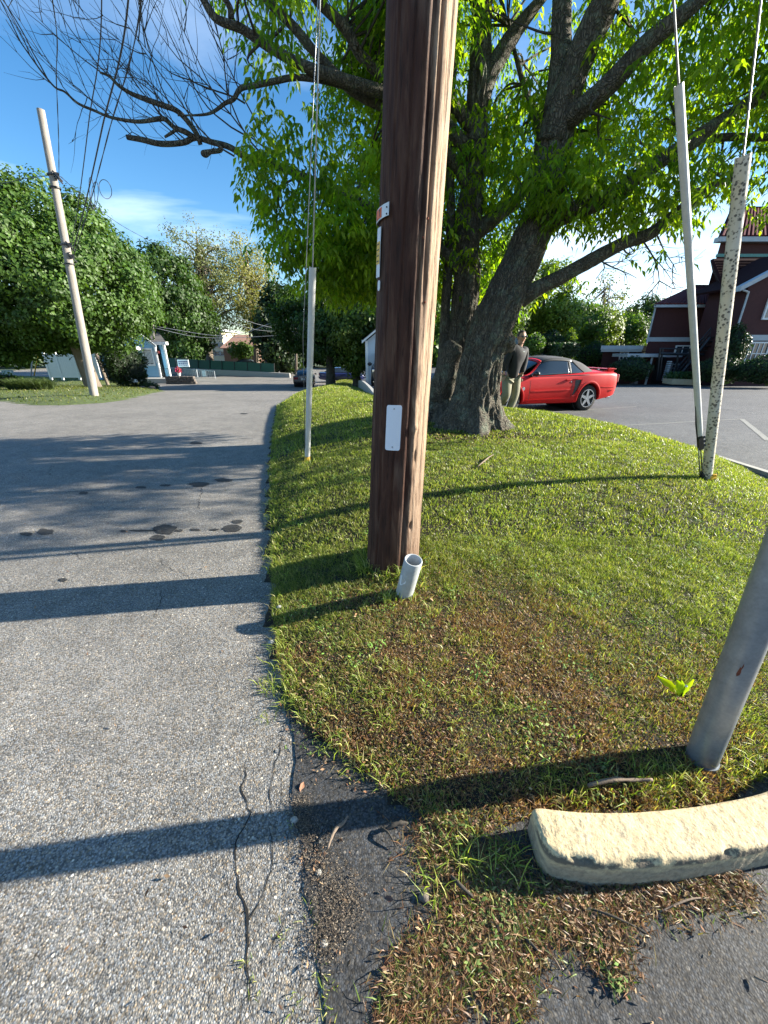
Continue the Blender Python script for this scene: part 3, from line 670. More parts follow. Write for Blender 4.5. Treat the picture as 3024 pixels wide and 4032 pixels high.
cracks_ = [(-1.28,.0,9,.014,.05),(-1.78,.2,3.2,.008,.04),(-2.25,0,9,.007,.035),(-.62,.5,3,.007,.035),(-1.02,1.6,6,.018,.07),(-2.7,.4,2.5,.006,.03),(-.3,1.0,4,.005,.03),(-1.5,.9,4.5,.006,.03)]
def pole_disp(a, z):
    q = Vector((math.cos(a)*3.0, math.sin(a)*3.0, z*.35)); d = noise.noise(q)*.004
    d += noise.noise(Vector((math.cos(a)*12, math.sin(a)*12, z*1.6)))*.0018
    d += noise.noise(Vector((math.cos(a)*26, math.sin(a)*26, z*4)))*.0012
    d += noise.noise(Vector((math.cos(a)*40, math.sin(a)*40, z*9)))*.0009
    for ca, z0, z1, dep, w in cracks_:
        if z0 < z < z1:
            cc = ca + .05*noise.noise(Vector((0, ca*9, z*.9))) + .015*noise.noise(Vector((2, ca*9, z*5)))
            x = (a-cc+math.pi) % (2*math.pi) - math.pi
            d -= dep*math.exp(-(x/w)**2)*min(1, (z-z0)*4, (z1-z)*4)
    # flat sliver split off along the big check
    x = (a+1.12+.1*noise.noise(Vector((0,4,z*.7)))+math.pi) % (2*math.pi)-math.pi
    if abs(x) < .10 and z < 2.9: d += .006*(1-abs(x)/.10)
    x = (a+.98+math.pi) % (2*math.pi)-math.pi
    d -= .016*math.exp(-((x)/.035)**2-((z-.92)/.03)**2) ; d += .012*math.exp(-((a+2*math.pi+1.08-2*math.pi)/.12)**2-((z-1.08)/.02)**2)
    d -= .03*math.exp(-(((a+.98+math.pi) % (2*math.pi)-math.pi)/.06)**2-((z-.47)/.018)**2)
    return d
S = 220; zs = list(np.arange(-.1, 3.3, .02)) + list(np.arange(3.3, 9.61, .15)); vs = []
for z in zs:
    c_ = pole_axis(z); r = pole_r(z)
    for k in range(S):
        a = -math.pi + 2*math.pi*k/S; rr = r + pole_disp(a, z); vs.append((c_.x+math.cos(a)*rr, c_.y+math.sin(a)*rr, z))
n = len(zs); fs = [(i*S+k, i*S+(k+1)%S, (i+1)*S+(k+1)%S, (i+1)*S+k) for i in range(n-1) for k in range(S)] + [tuple(range((n-1)*S, n*S))]
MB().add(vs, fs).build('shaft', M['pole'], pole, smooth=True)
# curved plates nailed to the shaft
def find_pole(px, py):                           # angle and height on the pole surface behind a picture point
    r = ray(px, py); best = None; t = 1.0
    while t < 4:
        q = Vector((0,0,CAM_H)) + r*t; c_ = pole_axis(q.z); d = math.hypot(q.x-c_.x, q.y-c_.y) - pole_r(q.z)
        if d < 0: return math.atan2(q.y-c_.y, q.x-c_.x), q.z
        if best is None or d < best[0]: best = (d, math.atan2(q.y-c_.y, q.x-c_.x), q.z)
        t += .002
    return best[1], best[2]
def plate(name, a0, a1, z0, z1, mat, off=.006, th=.002, parent=pole, round_=0, na=14, nz=6, slope=0):
    vs = []; fs = []
    def pt(u, v_, o):
        a = a0+(a1-a0)*u; z = z0+(z1-z0)*v_ + slope*(u-.5)
        if round_:
            hw = (a1-a0)*pole_r(z)/2; hz = (z1-z0)/2; x = (u-.5)*2*hw; y = (v_-.5)*2*hz; cx_, cy_ = abs(hw)-round_, abs(hz)-round_
            ex, ey = max(0, abs(x)-cx_), max(0, abs(y)-cy_); L_ = max(ex, ey); D_ = math.hypot(ex, ey)
            if D_ > 1e-9 and L_ > 0:
                k = L_/D_; x = math.copysign(min(abs(x), cx_)+ex*k, x) if ex > 0 else x; y = math.copysign(min(abs(y), cy_)+ey*k, y) if ey > 0 else y
            a = (a0+a1)/2 + x/pole_r(z); z = (z0+z1)/2 + y + slope*(u-.5)
        c_ = pole_axis(z); r = pole_r(z)+.006+o; return (c_.x+math.cos(a)*r, c_.y+math.sin(a)*r, z)
    for o in (off, off+th):
        vs += [pt(i/na, j/nz, o) for j in range(nz+1) for i in range(na+1)]
    m = (na+1)*(nz+1)
    for j in range(nz):
        for i in range(na):
            q = j*(na+1)+i; fs += [(q, q+1, q+na+2, q+na+1), (m+q, m+q+na+1, m+q+na+2, m+q+1)]
    rim = [j*(na+1) for j in range(nz+1)] + [nz*(na+1)+i for i in range(1, na+1)] + [j*(na+1)+na for j in range(nz-1,-1,-1)] + [i for i in range(na-1,0,-1)]
    fs += [(rim[k], rim[(k+1)%len(rim)], m+rim[(k+1)%len(rim)], m+rim[k]) for k in range(len(rim))]
    return MB().add(vs, fs).build(name, mat, parent, smooth=False)
M['reflector'] = simple('white_reflector_sheet', (.66,.70,.78), .4, .06, 300, .3, .0005)
M['orange'] = simple('orange_tag', (.75,.13,.03), .5, .1, 30, .1); M['tagwhite'] = simple('white_tag', (.62,.65,.68), .45, .12, 30, .1)
M['ink'] = simple('black_ink', (.012,.012,.012), .5, .1, 10, 0); M['tagyellow'] = simple('yellow_tag', (.70,.42,.06), .5, .12, 30, .1)
a0, z1 = find_pole(1528, 1593); a1, _ = find_pole(1583, 1600); _, z0 = find_pole(1552, 1772)
rf = plate('reflector_plate', a0, a1, z0, z1, M['reflector'], .004, .002, round_=.012, na=30, nz=30)
rf['label'] = 'white rounded reflector plate nailed to the pole'
for zz in (z0+.02, z1-.02):
    am = (a0+a1)/2; c_ = pole_axis(zz); r = pole_r(zz)+.0135
    MB().ball((c_.x+math.cos(am)*r, c_.y+math.sin(am)*r, zz), .004).build('nail', M['galv'], rf, smooth=True)
# number tag: white strip with an orange field and the figure 1, a steel strap going round
_, zt1 = find_pole(1530, 806); _, zt0 = find_pole(1530, 858)
ar, _ = find_pole(1539, 825); al = ar-.95
nt_ = plate('number_tag', al, ar, zt0, zt1, M['tagwhite'], .006, .002, slope=.012)
nt_['label'] = 'white and orange tag with the figure 1'
plate('orange_field', ar-.66, ar-.30, zt0+.006, zt1-.006, M['orange'], .0095, .0006, parent=nt_, slope=.012*.38)
am = ar-.37; hh = (zt1-zt0)
plate('figure_one', am-.022, am+.012, zt0+.25*hh, zt1-.2*hh, M['ink'], .011, .0006, parent=nt_, na=2, nz=2)
plate('figure_flag', am-.055, am-.018, zt1-.36*hh, zt1-.24*hh, M['ink'], .011, .0006, parent=nt_, na=2, nz=2)
for aa, zz in ((ar-.07, zt1-.25*hh), (ar-.07, zt0+.25*hh)):
    c_ = pole_axis(zz); r = pole_r(zz)+.0165; MB().ball((c_.x+math.cos(aa)*r, c_.y+math.sin(aa)*r, zz), .0035).build('screw', M['ink'], nt_, smooth=True)
plate('strap', al-.9, al+.05, zt0+.004, zt0+.024, M['galv'], .004, .0012)
# vertical tag strips below: white, two yellow digit panels, white
a_s, zs1 = find_pole(1509, 893); _, zs0 = find_pole(1500, 1092); a_l = a_s-.24
ts = plate('tag_strip', a_l, a_s, zs0, zs1, M['tagwhite'], .005, .002); L_ = zs1-zs0
ts['label'] = 'narrow vertical tag strip with yellow figures'
for k, (u0, u1) in enumerate(((.50,.72),(.27,.49))):
    yp = plate('yellow_panel', a_l+.01, a_s-.01, zs0+L_*u0, zs0+L_*u1, M['tagyellow'], .0085, .0006, parent=ts)
for u in (.33,.44,.56,.67):
    plate('digit_mark', a_l+.05, a_s-.05, zs0+L_*(u-.012), zs0+L_*(u+.012), M['ink'], .0096, .0005, parent=ts, na=3, nz=2)
aa, zz = find_pole(1497, 1126); plate('round_tag', aa-.02, aa+.11, zz-.024, zz+.024, M['tagwhite'], .005, .002, round_=.011, na=8, nz=8)
# bolt heads and splinters
for px, py in ((1682,860),(1665,935),(1672,1190),(1575,1660),(1725,1245)):
    aa, zz = find_pole(px, py); c_ = pole_axis(zz); r = pole_r(zz)+.002
    MB().ball((c_.x+math.cos(aa)*r, c_.y+math.sin(aa)*r, zz), .006, 6, 4).build('nail', M['rust'], pole)

# ---------------------------------------------------------------- conduit stub
cb = G(1580, 2335); cb = Vector((.125, 1.99, H1(.125, 1.99))); ct = Vector((.170, 1.925, .385))
cth = thing('conduit_pipe', cb, 'short open grey plastic pipe leaning in the grass at the big pole foot', 'pipe')
ax = (ct-cb).normalized(); u = ax.orthogonal().normalized(); w = ax.cross(u); vs = []; S = 48; ro, ri = .0535, .0445
loops = [(cb-ax*.08, ro), (cb+ax*.12, ro), (ct-ax*.004, ro), (ct-ax*.001, ro-.0015), (ct, ro-.003), (ct, ri+.002), (ct-ax*.002, ri), (ct-ax*.12, ri), (cb-ax*.05, ri)]
for c_, r in loops: vs += [c_ + (u*math.cos(2*math.pi*k/S)+w*math.sin(2*math.pi*k/S))*r for k in range(S)]
MB().add(vs, [(i*S+k, i*S+(k+1)%S, (i+1)*S+(k+1)%S, (i+1)*S+k) for i in range(len(loops)-1) for k in range(S)]).build('tube', M['gplast'], cth, smooth=True, auto=R(50))
ms_ = MB(); fr = (Vector((-.75,-.62,0))-ax*Vector((-.75,-.62,0)).dot(ax)).normalized(); sd = ax.cross(fr)
n = 18; P = []
for k in range(n):
    a = 2*math.pi*k/n; rr = 1+.22*math.sin(3*a+1); an = .42*math.cos(a)*rr; hz_ = .035*math.sin(a)*rr; P.append(cb+ax*(.145+hz_) + (fr*math.cos(an)+sd*math.sin(an))*(ro+.0012))
ms_.add(P, [tuple(range(n))]).build('paint_mark', simple('pale_paint_mark', (.62,.66,.72), .5, .05, 9, 0), cth)

# ---------------------------------------------------------------- sign post (its sign is far above the frame)
sb = G(2762, 2985); sb.z = H1(sb.x, sb.y)
post = thing('sign_post', sb, 'round galvanised steel post with a rust scar standing behind the yellow kerb', 'post')
st_ = sb + Vector((-.10, .05, 2.7))
pd = (st_-sb).normalized(); MB().tube([sb-pd*.08, sb+pd*.3, sb+pd*1.2, st_], .0505, 48).build('tube', M['galv'], post, smooth=True, auto=R(50))
MB().tube([sb-pd*.02, sb+pd*.007], .0545, 40).build('base_collar', M['galv'], post, smooth=True, auto=R(50))
sg = MB(); sg.box(st_+Vector((0,-.062,-.28)), (.62,.004,.62)); so = sg.build('sign_panel', M['tagwhite'], post)
# rust scar on the tube facing the camera
r = ray(2912, 2640); hit = None; t = .5
while t < 3:
    q = Vector((0,0,CAM_H))+r*t; s_ = (q-sb).dot(pd); c_ = sb+pd*s_
    if (q-c_).length < .0505: hit = (s_, (q-c_).normalized()); break
    t += .001
if hit:
    s0, d0 = hit; e0 = pd.cross(d0); P = []
    for u_, v_ in ((-.002,-.026),(.004,-.018),(.005,-.006),(.0035,.004),(.006,.02),(.004,.034),(.0015,.01),(-.001,.016),(-.003,.0),(-.005,-.016)):
        an = u_/.0505; P.append(sb+pd*(s0+v_)+(d0*math.cos(an)+e0*math.sin(an))*.0512)
    MB().add(P, [tuple(range(len(P)))]).build('rust_scar', M['rust'], post)

# ---------------------------------------------------------------- guy wires with plastic guards
def lineproj(A, Bp, py):                         # point of segment A-B that shows at picture row py
    lo, hi = 0, 1
    def row(t):
        q = A.lerp(Bp, t)-Vector((0,0,CAM_H)); z = q.y*math.cos(PITCH)-q.z*math.sin(PITCH); yc = -q.z*math.cos(PITCH)-q.y*math.sin(PITCH)
        return 2016+1512*yc/z if z > .05 else -1e6
    for _ in range(50):
        m = (lo+hi)/2
        if row(m) > py: lo = m
        else: hi = m
    return A.lerp(Bp, lo)
def guy(anchor, attach, rows, rad, label, speck=False, lowcol=None):
    th = thing('guy_wire', anchor, label, 'guy wire'); A = anchor; top = lineproj(A, attach, rows[1]); bot = lineproj(A, attach, rows[0])
    MB().tube([A+(attach-A)*k/10 for k in range(11)], .006, 8).build('strand', M['steelwire'], th, smooth=True)
    d = (attach-A).normalized(); side = d.orthogonal().normalized(); w = d.cross(side)
    # the guard is a half-round channel, open along its back
    front = (Vector((0,0,CAM_H))-A); front = (front-d*front.dot(d)).normalized(); sd = d.cross(front); vs = []; m = 16; K = 24
    for i in range(K+1):
        c_ = bot.lerp(top, i/K); 
        for rr in (rad, rad*.82):
            for k in range(m+1):
                a = -2.3+4.6*k/m; vs.append(c_+(front*math.cos(a)+sd*math.sin(a))*rr*(1 if abs(a) < 1.4 else 1.05))
    fs = []; q = 2*(m+1)
    for i in range(K):
        for k in range(m): fs += [(i*q+k, i*q+k+1, (i+1)*q+k+1, (i+1)*q+k), (i*q+m+1+k, (i+1)*q+m+1+k, (i+1)*q+m+2+k, i*q+m+2+k)]
        fs += [(i*q, (i+1)*q, (i+1)*q+m+1, i*q+m+1), (i*q+m, i*q+2*m+1, (i+1)*q+2*m+1, (i+1)*q+m)]
    g = MB().add(vs, fs).build('guard', M['speck'] if speck else M['pvc'], th, smooth=True, auto=R(60))
    return th, bot, top, d
mk, ns, p, o_ = newmat('mildewed_guy_guard'); v = coords(ns); vd = voro(ns, v, 42); n1 = noise_n(ns, v, 16, 5, .7); n2 = noise_n(ns, coords(ns, scale=(1,1,.25)), 6, 4, .6)
spots = math_n(ns, 'MULTIPLY', ramp(ns, vd, [(.34, 1), (.50, 0)]), ramp(ns, n1, [(.42, 0), (.5, 1)]))
c = ramp(ns, n2, [(.35, (.50,.43,.30)), (.6, (.52,.49,.42)), (.75, (.58,.57,.52))]); c = mixc(ns, math_n(ns, 'MULTIPLY', spots, .93), c, (.045,.04,.035))
ns.links.new(c, p.inputs['Base Color']); p.inputs['Roughness'].default_value = .7; M['speck'] = mk
ANC = G(2782, 1885)
g1_, b1_, t1_, d1_ = guy(ANC, Vector((.40, 2.42, 8.6)), (1880, 612), .043, 'guy wire in a pale guard speckled with black mildew, right lawn edge', True)
ANC2 = ANC+Vector((-.05,-.0,.02))
g2_, b2_, t2_, d2_ = guy(ANC2, Vector((.30, 2.40, 5.4)), (1712, 332), .024, 'guy wire in a slim clean guard with bolted clamp, beside the speckled one')
cl_ = lineproj(ANC2, Vector((.30,2.40,5.4)), 1745); z_ = d2_; x_ = z_.cross(Vector((0,1,0))).normalized(); Mx = Matrix((x_, z_.cross(x_), z_)).transposed()
MB().box(cl_+x_*.0, (.045,.03,.15), Mx).build('clamp', M['blackplastic'], g2_)
for k in (-.05,0,.05): MB().tube([cl_+z_*k-x_*.045, cl_+z_*k-x_*.015], .012, 8).build('bolt', M['blackplastic'], g2_)
MB().tube([cl_-z_*.05+x_*.018, cl_-z_*.2+x_*.022, ANC2+x_*.022+z_*.02], .006, 6).build('tail', M['steelwire'], g2_, smooth=True)
MB().tube([cl_+z_*.05+x_*.024, cl_+z_*.25+x_*.03, cl_+z_*.45+x_*.02], .006, 6).build('tail', M['iron'], g2_, smooth=True)
MB().ball(ANC+Vector((-.04,0,.05)), .055, 12, 8, sc=(.7,.7,1.5)).build('anchor_eye', M['iron'], g2_, smooth=True)
yb = MB(); 
for k in range(12): yb.box(ANC+Vector((random.uniform(-.01,.05), -.045+random.uniform(-.01,.01), random.uniform(-.0,.06))), (.03,.008,.014), random.uniform(-.8,.8))
yb.build('yellow_remnant', M['yellow'], g1_)
e_ = ANC+d1_*.28; MB().tube([ANC+Vector((-.033,-.024,.05)), ANC+d1_*.42+Vector((-.033,-.024,0))], .006, 6).build('yellow_edge', M['yellow'], g1_)
ANL = G(1210, 1818)
g3_, b3_, t3_, d3_ = guy(ANL, Vector((.38, 2.42, 9.2)), (1795, 1052), .032, 'guy wire in a long white guard on the bank beside the road')
MB().tube([ANL-d3_*.05, ANL+d3_*.07], .035, 12).build('yellow_foot', M['yellow'], g3_, smooth=True)
MB().tube([ANL+d3_*.2+Vector((-.03,-.02,0)), ANL+d3_*1.5+Vector((-.08,0,0)), Vector((.30,2.40,7.4))], .004, 6).build('second_strand', M['steelwire'], g3_, smooth=True)

# ================================================================= LEANING POLE ACROSS THE JUNCTION and overhead cables
YP = G(372, 1572).y
pb = G(372, 1572); pt = atY(160, 432, pb.y+.5)
lp = thing('utility_pole', pb, 'pale weathered utility pole leaning left on the far corner of the junction', 'utility pole')
MB().tube(catmull([pb-Vector((0,0,.3)), pb.lerp(pt,.3), pb.lerp(pt,.65), pt], 6), lerp_list([.15,.135,.12,.105], 19), 20, disp=lambda i,k,a,r,q: r*(1+.05*noise.noise(Vector((math.cos(a)*2,math.sin(a)*2,q.z*.6))))).build('shaft', M['greywood'], lp, smooth=True, auto=R(50))
def polep(py): return lineproj(pb, pt, py)
for py in (690, 700, 965, 1010):
    q = polep(py); hw = MB(); hw.box(q+Vector((.17,-.05,0)), (.12,.1,.10), .4); hw.tube([q+Vector((.1,-.1,.08)), q+Vector((.28,-.16,-.1)), q+Vector((.34,-.1,-.2))], .025, 6); hw.build('cable_clamp', M['iron'], lp)
for py in (690, 740, 965, 1040):
    q = polep(py); MB().tube([q-Vector((0,0,.02)), q+Vector((0,0,.02))], .165, 20).build('band', M['iron'], lp)
def cable(pts, rad, label, twist=False, group='overhead cables running to the leaning pole', name='overhead_cable', n=14):
    rad *= .62
    th = catmull(pts, n)
    mb = MB()
    if twist:
        for ph in (0, math.pi):
            Q = []; s_ = 0
            for i, q in enumerate(th):
                if i: s_ += (q-th[i-1]).length
                Q.append(q+Vector((math.cos(s_*3+ph), 0, math.sin(s_*3+ph)))*rad*.5)
            mb.tube(Q, rad*.75, 5)
    else: mb.tube(th, rad, 6)
    return tag(mb.build(name, M['wire'], None, smooth=True), label, 'cable', group)
def over(px0, py0, tops, rad, label, twist=False, last=(.35,2.6,9.0)):
    a = polep(py0)+Vector((.2,0,0)); P = [a]
    Lv = Vector(last); px, py, Y = tops[-1]; best = None; rr_ = ray(px, py); o_ = Vector((0,0,CAM_H)); ln = (Lv-a).normalized()
    for k in range(200):                     # where the chord of this cable passes closest to the sight line through its topmost visible point
        q = o_+rr_*(1+k*.08); d = ((q-a)-ln*(q-a).dot(ln)).length
        if best is None or d < best[0]: best = (d, q)
    q = best[1]; P += [a.lerp(q, .35)-Vector((0,0,.10)), a.lerp(q, .7)-Vector((0,0,.08)), q, q.lerp(Lv, .5)-Vector((0,0,.05)), Lv]
    return cable(P, rad, label, twist)
over(215, 692, [(212,560,15.2),(211,300,11.5),(206,0,8.3)], .016, 'twisted cable rising almost straight up from the top bracket of the leaning pole', True, (-.6,1.2,8.6))
over(268, 965, [(322,620,14),(362,300,10.4),(400,30,8.0)], .017, 'dark overhead cable, leftmost of three fanning out from the lower clamp', last=(.2,2.4,9.3))
over(278, 990, [(375,640,14),(445,300,10.4),(505,0,8.0)], .024, 'thick overhead cable, middle of three fanning out from the lower clamp', last=(.35,2.5,8.7))
over(285, 1010, [(355,850,16),(388,650,13.8),(440,430,11.6),(505,200,9.7),(556,0,8.1)], .018, 'twisted overhead cable, rightmost of three fanning out from the lower clamp', True, (.3,2.4,8.2))
c0 = atY(388, 680, 14); lpx = []
for (cx, cy, rx, ry, tl) in ((415,745,24,38,.2),(372,770,14,55,-.1),(362,760,10,62,.1)):
    L0 = [atY(cx+rx*math.cos(2*math.pi*k/20)+tl*ry*math.sin(2*math.pi*k/20), cy+ry*math.sin(2*math.pi*k/20), 14.2+.15*math.sin(4*math.pi*k/20)) for k in range(21)]; lpx.append(L0)
mb = MB(); [mb.tube(L0, .009, 5, cap=False) for L0 in lpx]
tag(mb.build('cable_loop', M['wire'], smooth=True), 'thin slack coils of cable hanging in front of the sky beside the leaning pole', 'cable')
cable([polep(692)-Vector((.2,0,0)), atY(90,705,19), atY(0,722,20), atY(-250,740,24)], .02, 'cable running left from the leaning pole out of the picture', True)
cable([polep(695)+Vector((.25,0,0)), atY(330,775,21), atY(470,882,25), atY(620,965,31), atY(760,1045,40)], .02, 'service cable sagging from the leaning pole down towards the budding tree', True)
# its guys
def farguy(anchor, top_px, rows, rad, mat, label):
    A = G(*anchor); T = polep(top_px); th = thing('guy_wire', A, label, 'guy wire', 'guy wires of the leaning pole')
    MB().tube([A, T], .012, 5).build('strand', M['steelwire'], th)
    MB().tube([lineproj(A, T, rows[0]), lineproj(A, T, rows[1])], rad, 10).build('guard', mat, th, smooth=True)
def stub(a, b, Y, rad, mat, label, top):
    A = G(*a); Bq = atY(b[0], b[1], A.y); th = thing('guy_wire', A, label, 'guy wire', 'guy wires of the leaning pole')
    MB().tube([A, Bq], rad, 10).build('guard', mat, th, smooth=True); MB().tube([Bq, atY(top[0], top[1], A.y)], .012, 5).build('strand', M['steelwire'], th)
stub((122,1480),(136,1292), 20, .075, M['pvc'], 'guy wire in a white guard under the big maple on the left', (168,850))
stub((134,1480),(170,1302), 20, .065, M['yellow'], 'guy wire in a yellow guard beside the white one under the maple', (215,1080))
# far pole down the street
fpb = G0(1164, 1470); fpb = Vector((atY(1164,1462,44).x, 44, B(-10,44)+0)); fpt = atY(1164, 1285, 44)
f_ = thing('utility_pole', fpb, 'thin distant utility pole beside the green fence, beyond the black car', 'utility pole')
MB().tube([fpb, fpt], .13, 10).build('shaft', M['farbark'], f_, smooth=True); MB().box(fpt-Vector((0,0,.8)), (.3,.3,.5)).build('cable_box', M['iron'], f_)
hp = thing('service_mast', atY(607,1345,43), 'short wooden service mast rising behind the blue house roof', 'mast')
MB().tube([atY(609,1380,43), atY(600,1270,43)], .1, 8).build('shaft', M['greywood'], hp, smooth=True)
for a_, b_, c__, l_ in (((602,1290),(820,1330),(1160,1318),'lowest pale cable strung from the mast to the distant pole'),((602,1284),(900,1322),(1110,1255),'pale cable rising from the mast to the trees on the right'),((930,1250),(1040,1283),(1160,1305),'short pale cable, upper one reaching the distant pole'),((900,1268),(1020,1300),(1160,1306),'short pale cable, lower one reaching the distant pole')):
    cc = catmull([atY(*a_,43), atY(*b_,43.5), atY(*c__,44)], 10); tag(MB().tube(cc, .022, 5).build('street_cable', simple('pale_cable', (.42,.42,.42), .5, .1, 3, 0), smooth=True), l_, 'cable', 'cables over the far street')
# ================================================================= TREES
def bark_tube(mb, pts, radii, seg=40, n=10, amp=1.0, flare=0, base=None):
    cl = catmull(pts, n); rr = lerp_list(radii, len(cl)); 
    def disp(i, k, a, r, q):
        rid = noise.noise(Vector((math.cos(a)*r*22, math.sin(a)*r*22, q.z*3.2))+noise.noise_vector(q*4)*.35)
        d = (1-abs(rid)*2.6)*.016*amp + noise.noise(q*2.2)*.035*r/.3 + noise.noise(q*5)*.02*r/.3
        f = 0
        if flare: 
            h = q.z-base; f = flare*math.exp(-max(0,h)/.22)*(1+.55*math.sin(a*5+1)+.3*math.sin(a*8+2))
        return r + d*min(1, r/.12) + f*r
    return mb.tube(cl, rr, seg, disp=disp)
def twig(mb, p, d, L, r, depth, rng, up=.35, seg=5, bare=True, kids=3, out_pts=None, wig=.35):
    n = max(4, int(L/.10)); path = [Vector(p)]; d = Vector(d).normalized()
    for i in range(n):
        d = (d + Vector((rng.gauss(0,wig),rng.gauss(0,wig),rng.gauss(0,wig)))*.35 + Vector((0,0,up))*.22).normalized(); path.append(path[-1]+d*L/n)
    mb.tube(path, [r*(1-.75*i/n) for i in range(n+1)], seg, cap=False)
    if out_pts is not None: out_pts += path[1:]
    if depth > 0:
        for k in range(kids):
            i = rng.randint(int(n*.25), n-1); dd = (path[i]-path[i-1]).normalized(); s = Vector((rng.gauss(0,1),rng.gauss(0,1),rng.gauss(0,1))).normalized()
            nd = (dd*.8 + (s-dd*s.dot(dd)).normalized()*.8).normalized()
            twig(mb, path[i], nd, L*rng.uniform(.35,.65), r*.6, depth-1, rng, up, max(4, seg-1), bare, kids, out_pts, wig)

def leaf_mesh(name, P, U, Nn, size, width, cols, mat, parent, droop=.25):
    """P base (n,3); U axis; Nn leaf normal: pointed leaves of 4 triangles, folded along the midrib"""
    n = len(P); U = U/np.linalg.norm(U, axis=1, keepdims=True); W = np.cross(Nn, U); W /= np.linalg.norm(W, axis=1, keepdims=True)+1e-9; Nn = np.cross(U, W)
    s = size[:,None]; w = (width*size)[:,None]; d = np.array([[0,0,-1.]])*s*droop
    v = np.stack([P, P+U*s*.45+W*w*.5+Nn*w*.15, P+U*s+d, P+U*s*.45-W*w*.5+Nn*w*.15, P+U*s*.5+d*.15], 1).reshape(-1,3); b = np.arange(n)*5
    f = np.stack([b, b+1, b+4, b+1, b+2, b+4, b+2, b+3, b+4, b+3, b, b+4], 1).ravel()
    o = raw_mesh(name, v, f, 3, mat, parent, np.repeat(cols, 5, 0)); o['kind'] = 'stuff'; return o

# ---------------------------------------------------------------- the big leaning tree on the mound
T0 = G(1868, 1695); TY = T0.y + .30
tree = thing('leaning_tree', Vector((atY(1870,1690,TY).x, TY, H1(atY(1870,1690,TY).x, TY))), 'big leaning shade tree on the mound, drooping leaves, bare limbs over the road', 'tree')
def tp(px, py, dy=0): return atY(px, py, TY+dy)
tb = tree.location.z
tr = MB()
bark_tube(tr, [tree.location-Vector((.03,0,.25)), tp(1865,1640), tp(1884,1500), tp(1932,1300), tp(2015,1110), tp(2122,870), tp(2180,620), tp(2205,400,.05)], [.39,.355,.285,.27,.24,.21,.175,.15], 170, 34, 1.7, .5, tb)
tr.ball(tp(1985,1350,-.02), .15, 22, 14, f=lambda d: 1+.3*noise.noise(d*3)+.16*noise.noise(d*8))
tr.build('trunk', M['bark'], tree, smooth=True)
LIMBS = [
 ([(2188,430,0),(2205,250,.05),(2212,60,.1),(2215,-250,.2),(2190,-700,.3)], [.20,.17,.15,.14,.09]),
 ([(2175,560,0),(2240,350,-.1),(2310,170,-.2),(2390,0,-.3),(2520,-300,-.4),(2700,-800,-.5)], [.28,.25,.22,.20,.17,.1]),
 ([(2200,500,0),(2300,420,-.3),(2400,330,-.5),(2540,180,-.7),(2680,60,-.8),(2850,-80,-.9),(3050,-230,-1)], [.17,.16,.15,.13,.11,.09,.06]),
 ([(2105,900,0),(2250,835,-.2),(2400,775,-.3),(2560,660,-.4),(2750,540,-.5),(3024,358,-.6),(3250,230,-.7)], [.17,.15,.13,.12,.11,.10,.07]),
 ([(2050,1180,0),(2110,1140,-.1),(2210,1090,-.2),(2310,1035,-.3),(2450,960,-.35),(2560,920,-.4),(2680,825,-.45),(2790,740,-.5),(2900,700,-.5)], [.17,.145,.13,.125,.11,.10,.085,.055,.025]),
 ([(2700,560,-.4),(2850,540,-.5),(3024,540,-.6),(3150,520,-.7)], [.06,.055,.05,.03]),
 ([(2160,640,.2),(2120,500,.6),(2060,330,.9),(2000,100,1.2)], [.06,.06,.05,.03]),
 # limbs passing behind the pole and out over the road
 ([(1868,640,.72),(1780,520,.6),(1680,430,.45),(1560,380,.25),(1347,312,0),(1203,262,-.1),(1067,190,-.2),(958,117,-.3),(850,72,-.35),(790,-20,-.4),(700,-160,-.5)], [.16,.13,.11,.10,.085,.075,.065,.06,.055,.05,.03]),
 ([(1862,760,.72),(1760,600,.6),(1620,470,.45),(1400,360,.25),(1266,235,.2),(1166,117,.1),(1049,0,.05),(900,-160,0)], [.14,.11,.10,.09,.075,.07,.06,.04]),
 ([(1875,520,.72),(1760,400,.6),(1560,330,.45),(1428,226,.3),(1356,108,.2),(1239,-10,.1),(1120,-200,.0)], [.14,.12,.10,.085,.08,.07,.05]),
 ([(1840,1080,.72),(1700,960,.6),(1500,840,.35),(1250,720,.1),(1080,650,0),(976,622,-.1),(904,580,-.12),(835,560,-.15),(769,542,-.15),(720,562,-.18),(633,566,-.2),(560,550,-.22),(500,540,-.22)], [.14,.11,.09,.07,.055,.05,.048,.045,.045,.042,.045,.042,.038]),
 ([(769,545,-.15),(730,520,-.2),(687,502,-.2),(650,470,-.25),(624,468,-.28),(560,478,-.3),(506,475,-.3),(434,461,-.35),(370,435,-.35),(307,407,-.4),(255,362,-.45),(217,344,-.45),(170,290,-.5),(136,244,-.5),(70,150,-.6),(23,77,-.6)], [.04,.035,.03,.03,.03,.024,.021,.018,.016,.015,.013,.011,.01,.009,.006,.004]),
 ([(790,570,-.15),(770,520,-.2),(705,443,-.25),(640,415,-.3),(579,393,-.3),(520,370,-.3),(470,339,-.35),(430,300,-.38),(393,285,-.4)], [.03,.035,.034,.032,.03,.024,.02,.016,.012]),
 ([(1500,400,.35),(1330,330,.15),(1180,305,-.1),(1076,321,-.2),(1010,335,-.2),(949,348,-.25),(920,390,-.3),(886,407,-.3),(840,440,-.35),(796,452,-.4),(700,455,-.4)], [.045,.042,.035,.033,.031,.03,.026,.022,.019,.015,.008]),
 ([(850,560,-.15),(868,590,-.2),(800,600,-.2),(812,612,-.2),(845,585,-.2)], [.02,.03,.03,.025,.015]),
 ([(700,505,-.2),(672,525,-.22),(648,540,-.24)], [.02,.02,.014]),
 ([(910,72,-.33),(905,30,-.35),(870,-30,-.4)], [.04,.035,.03]),
]
limb_pts = []
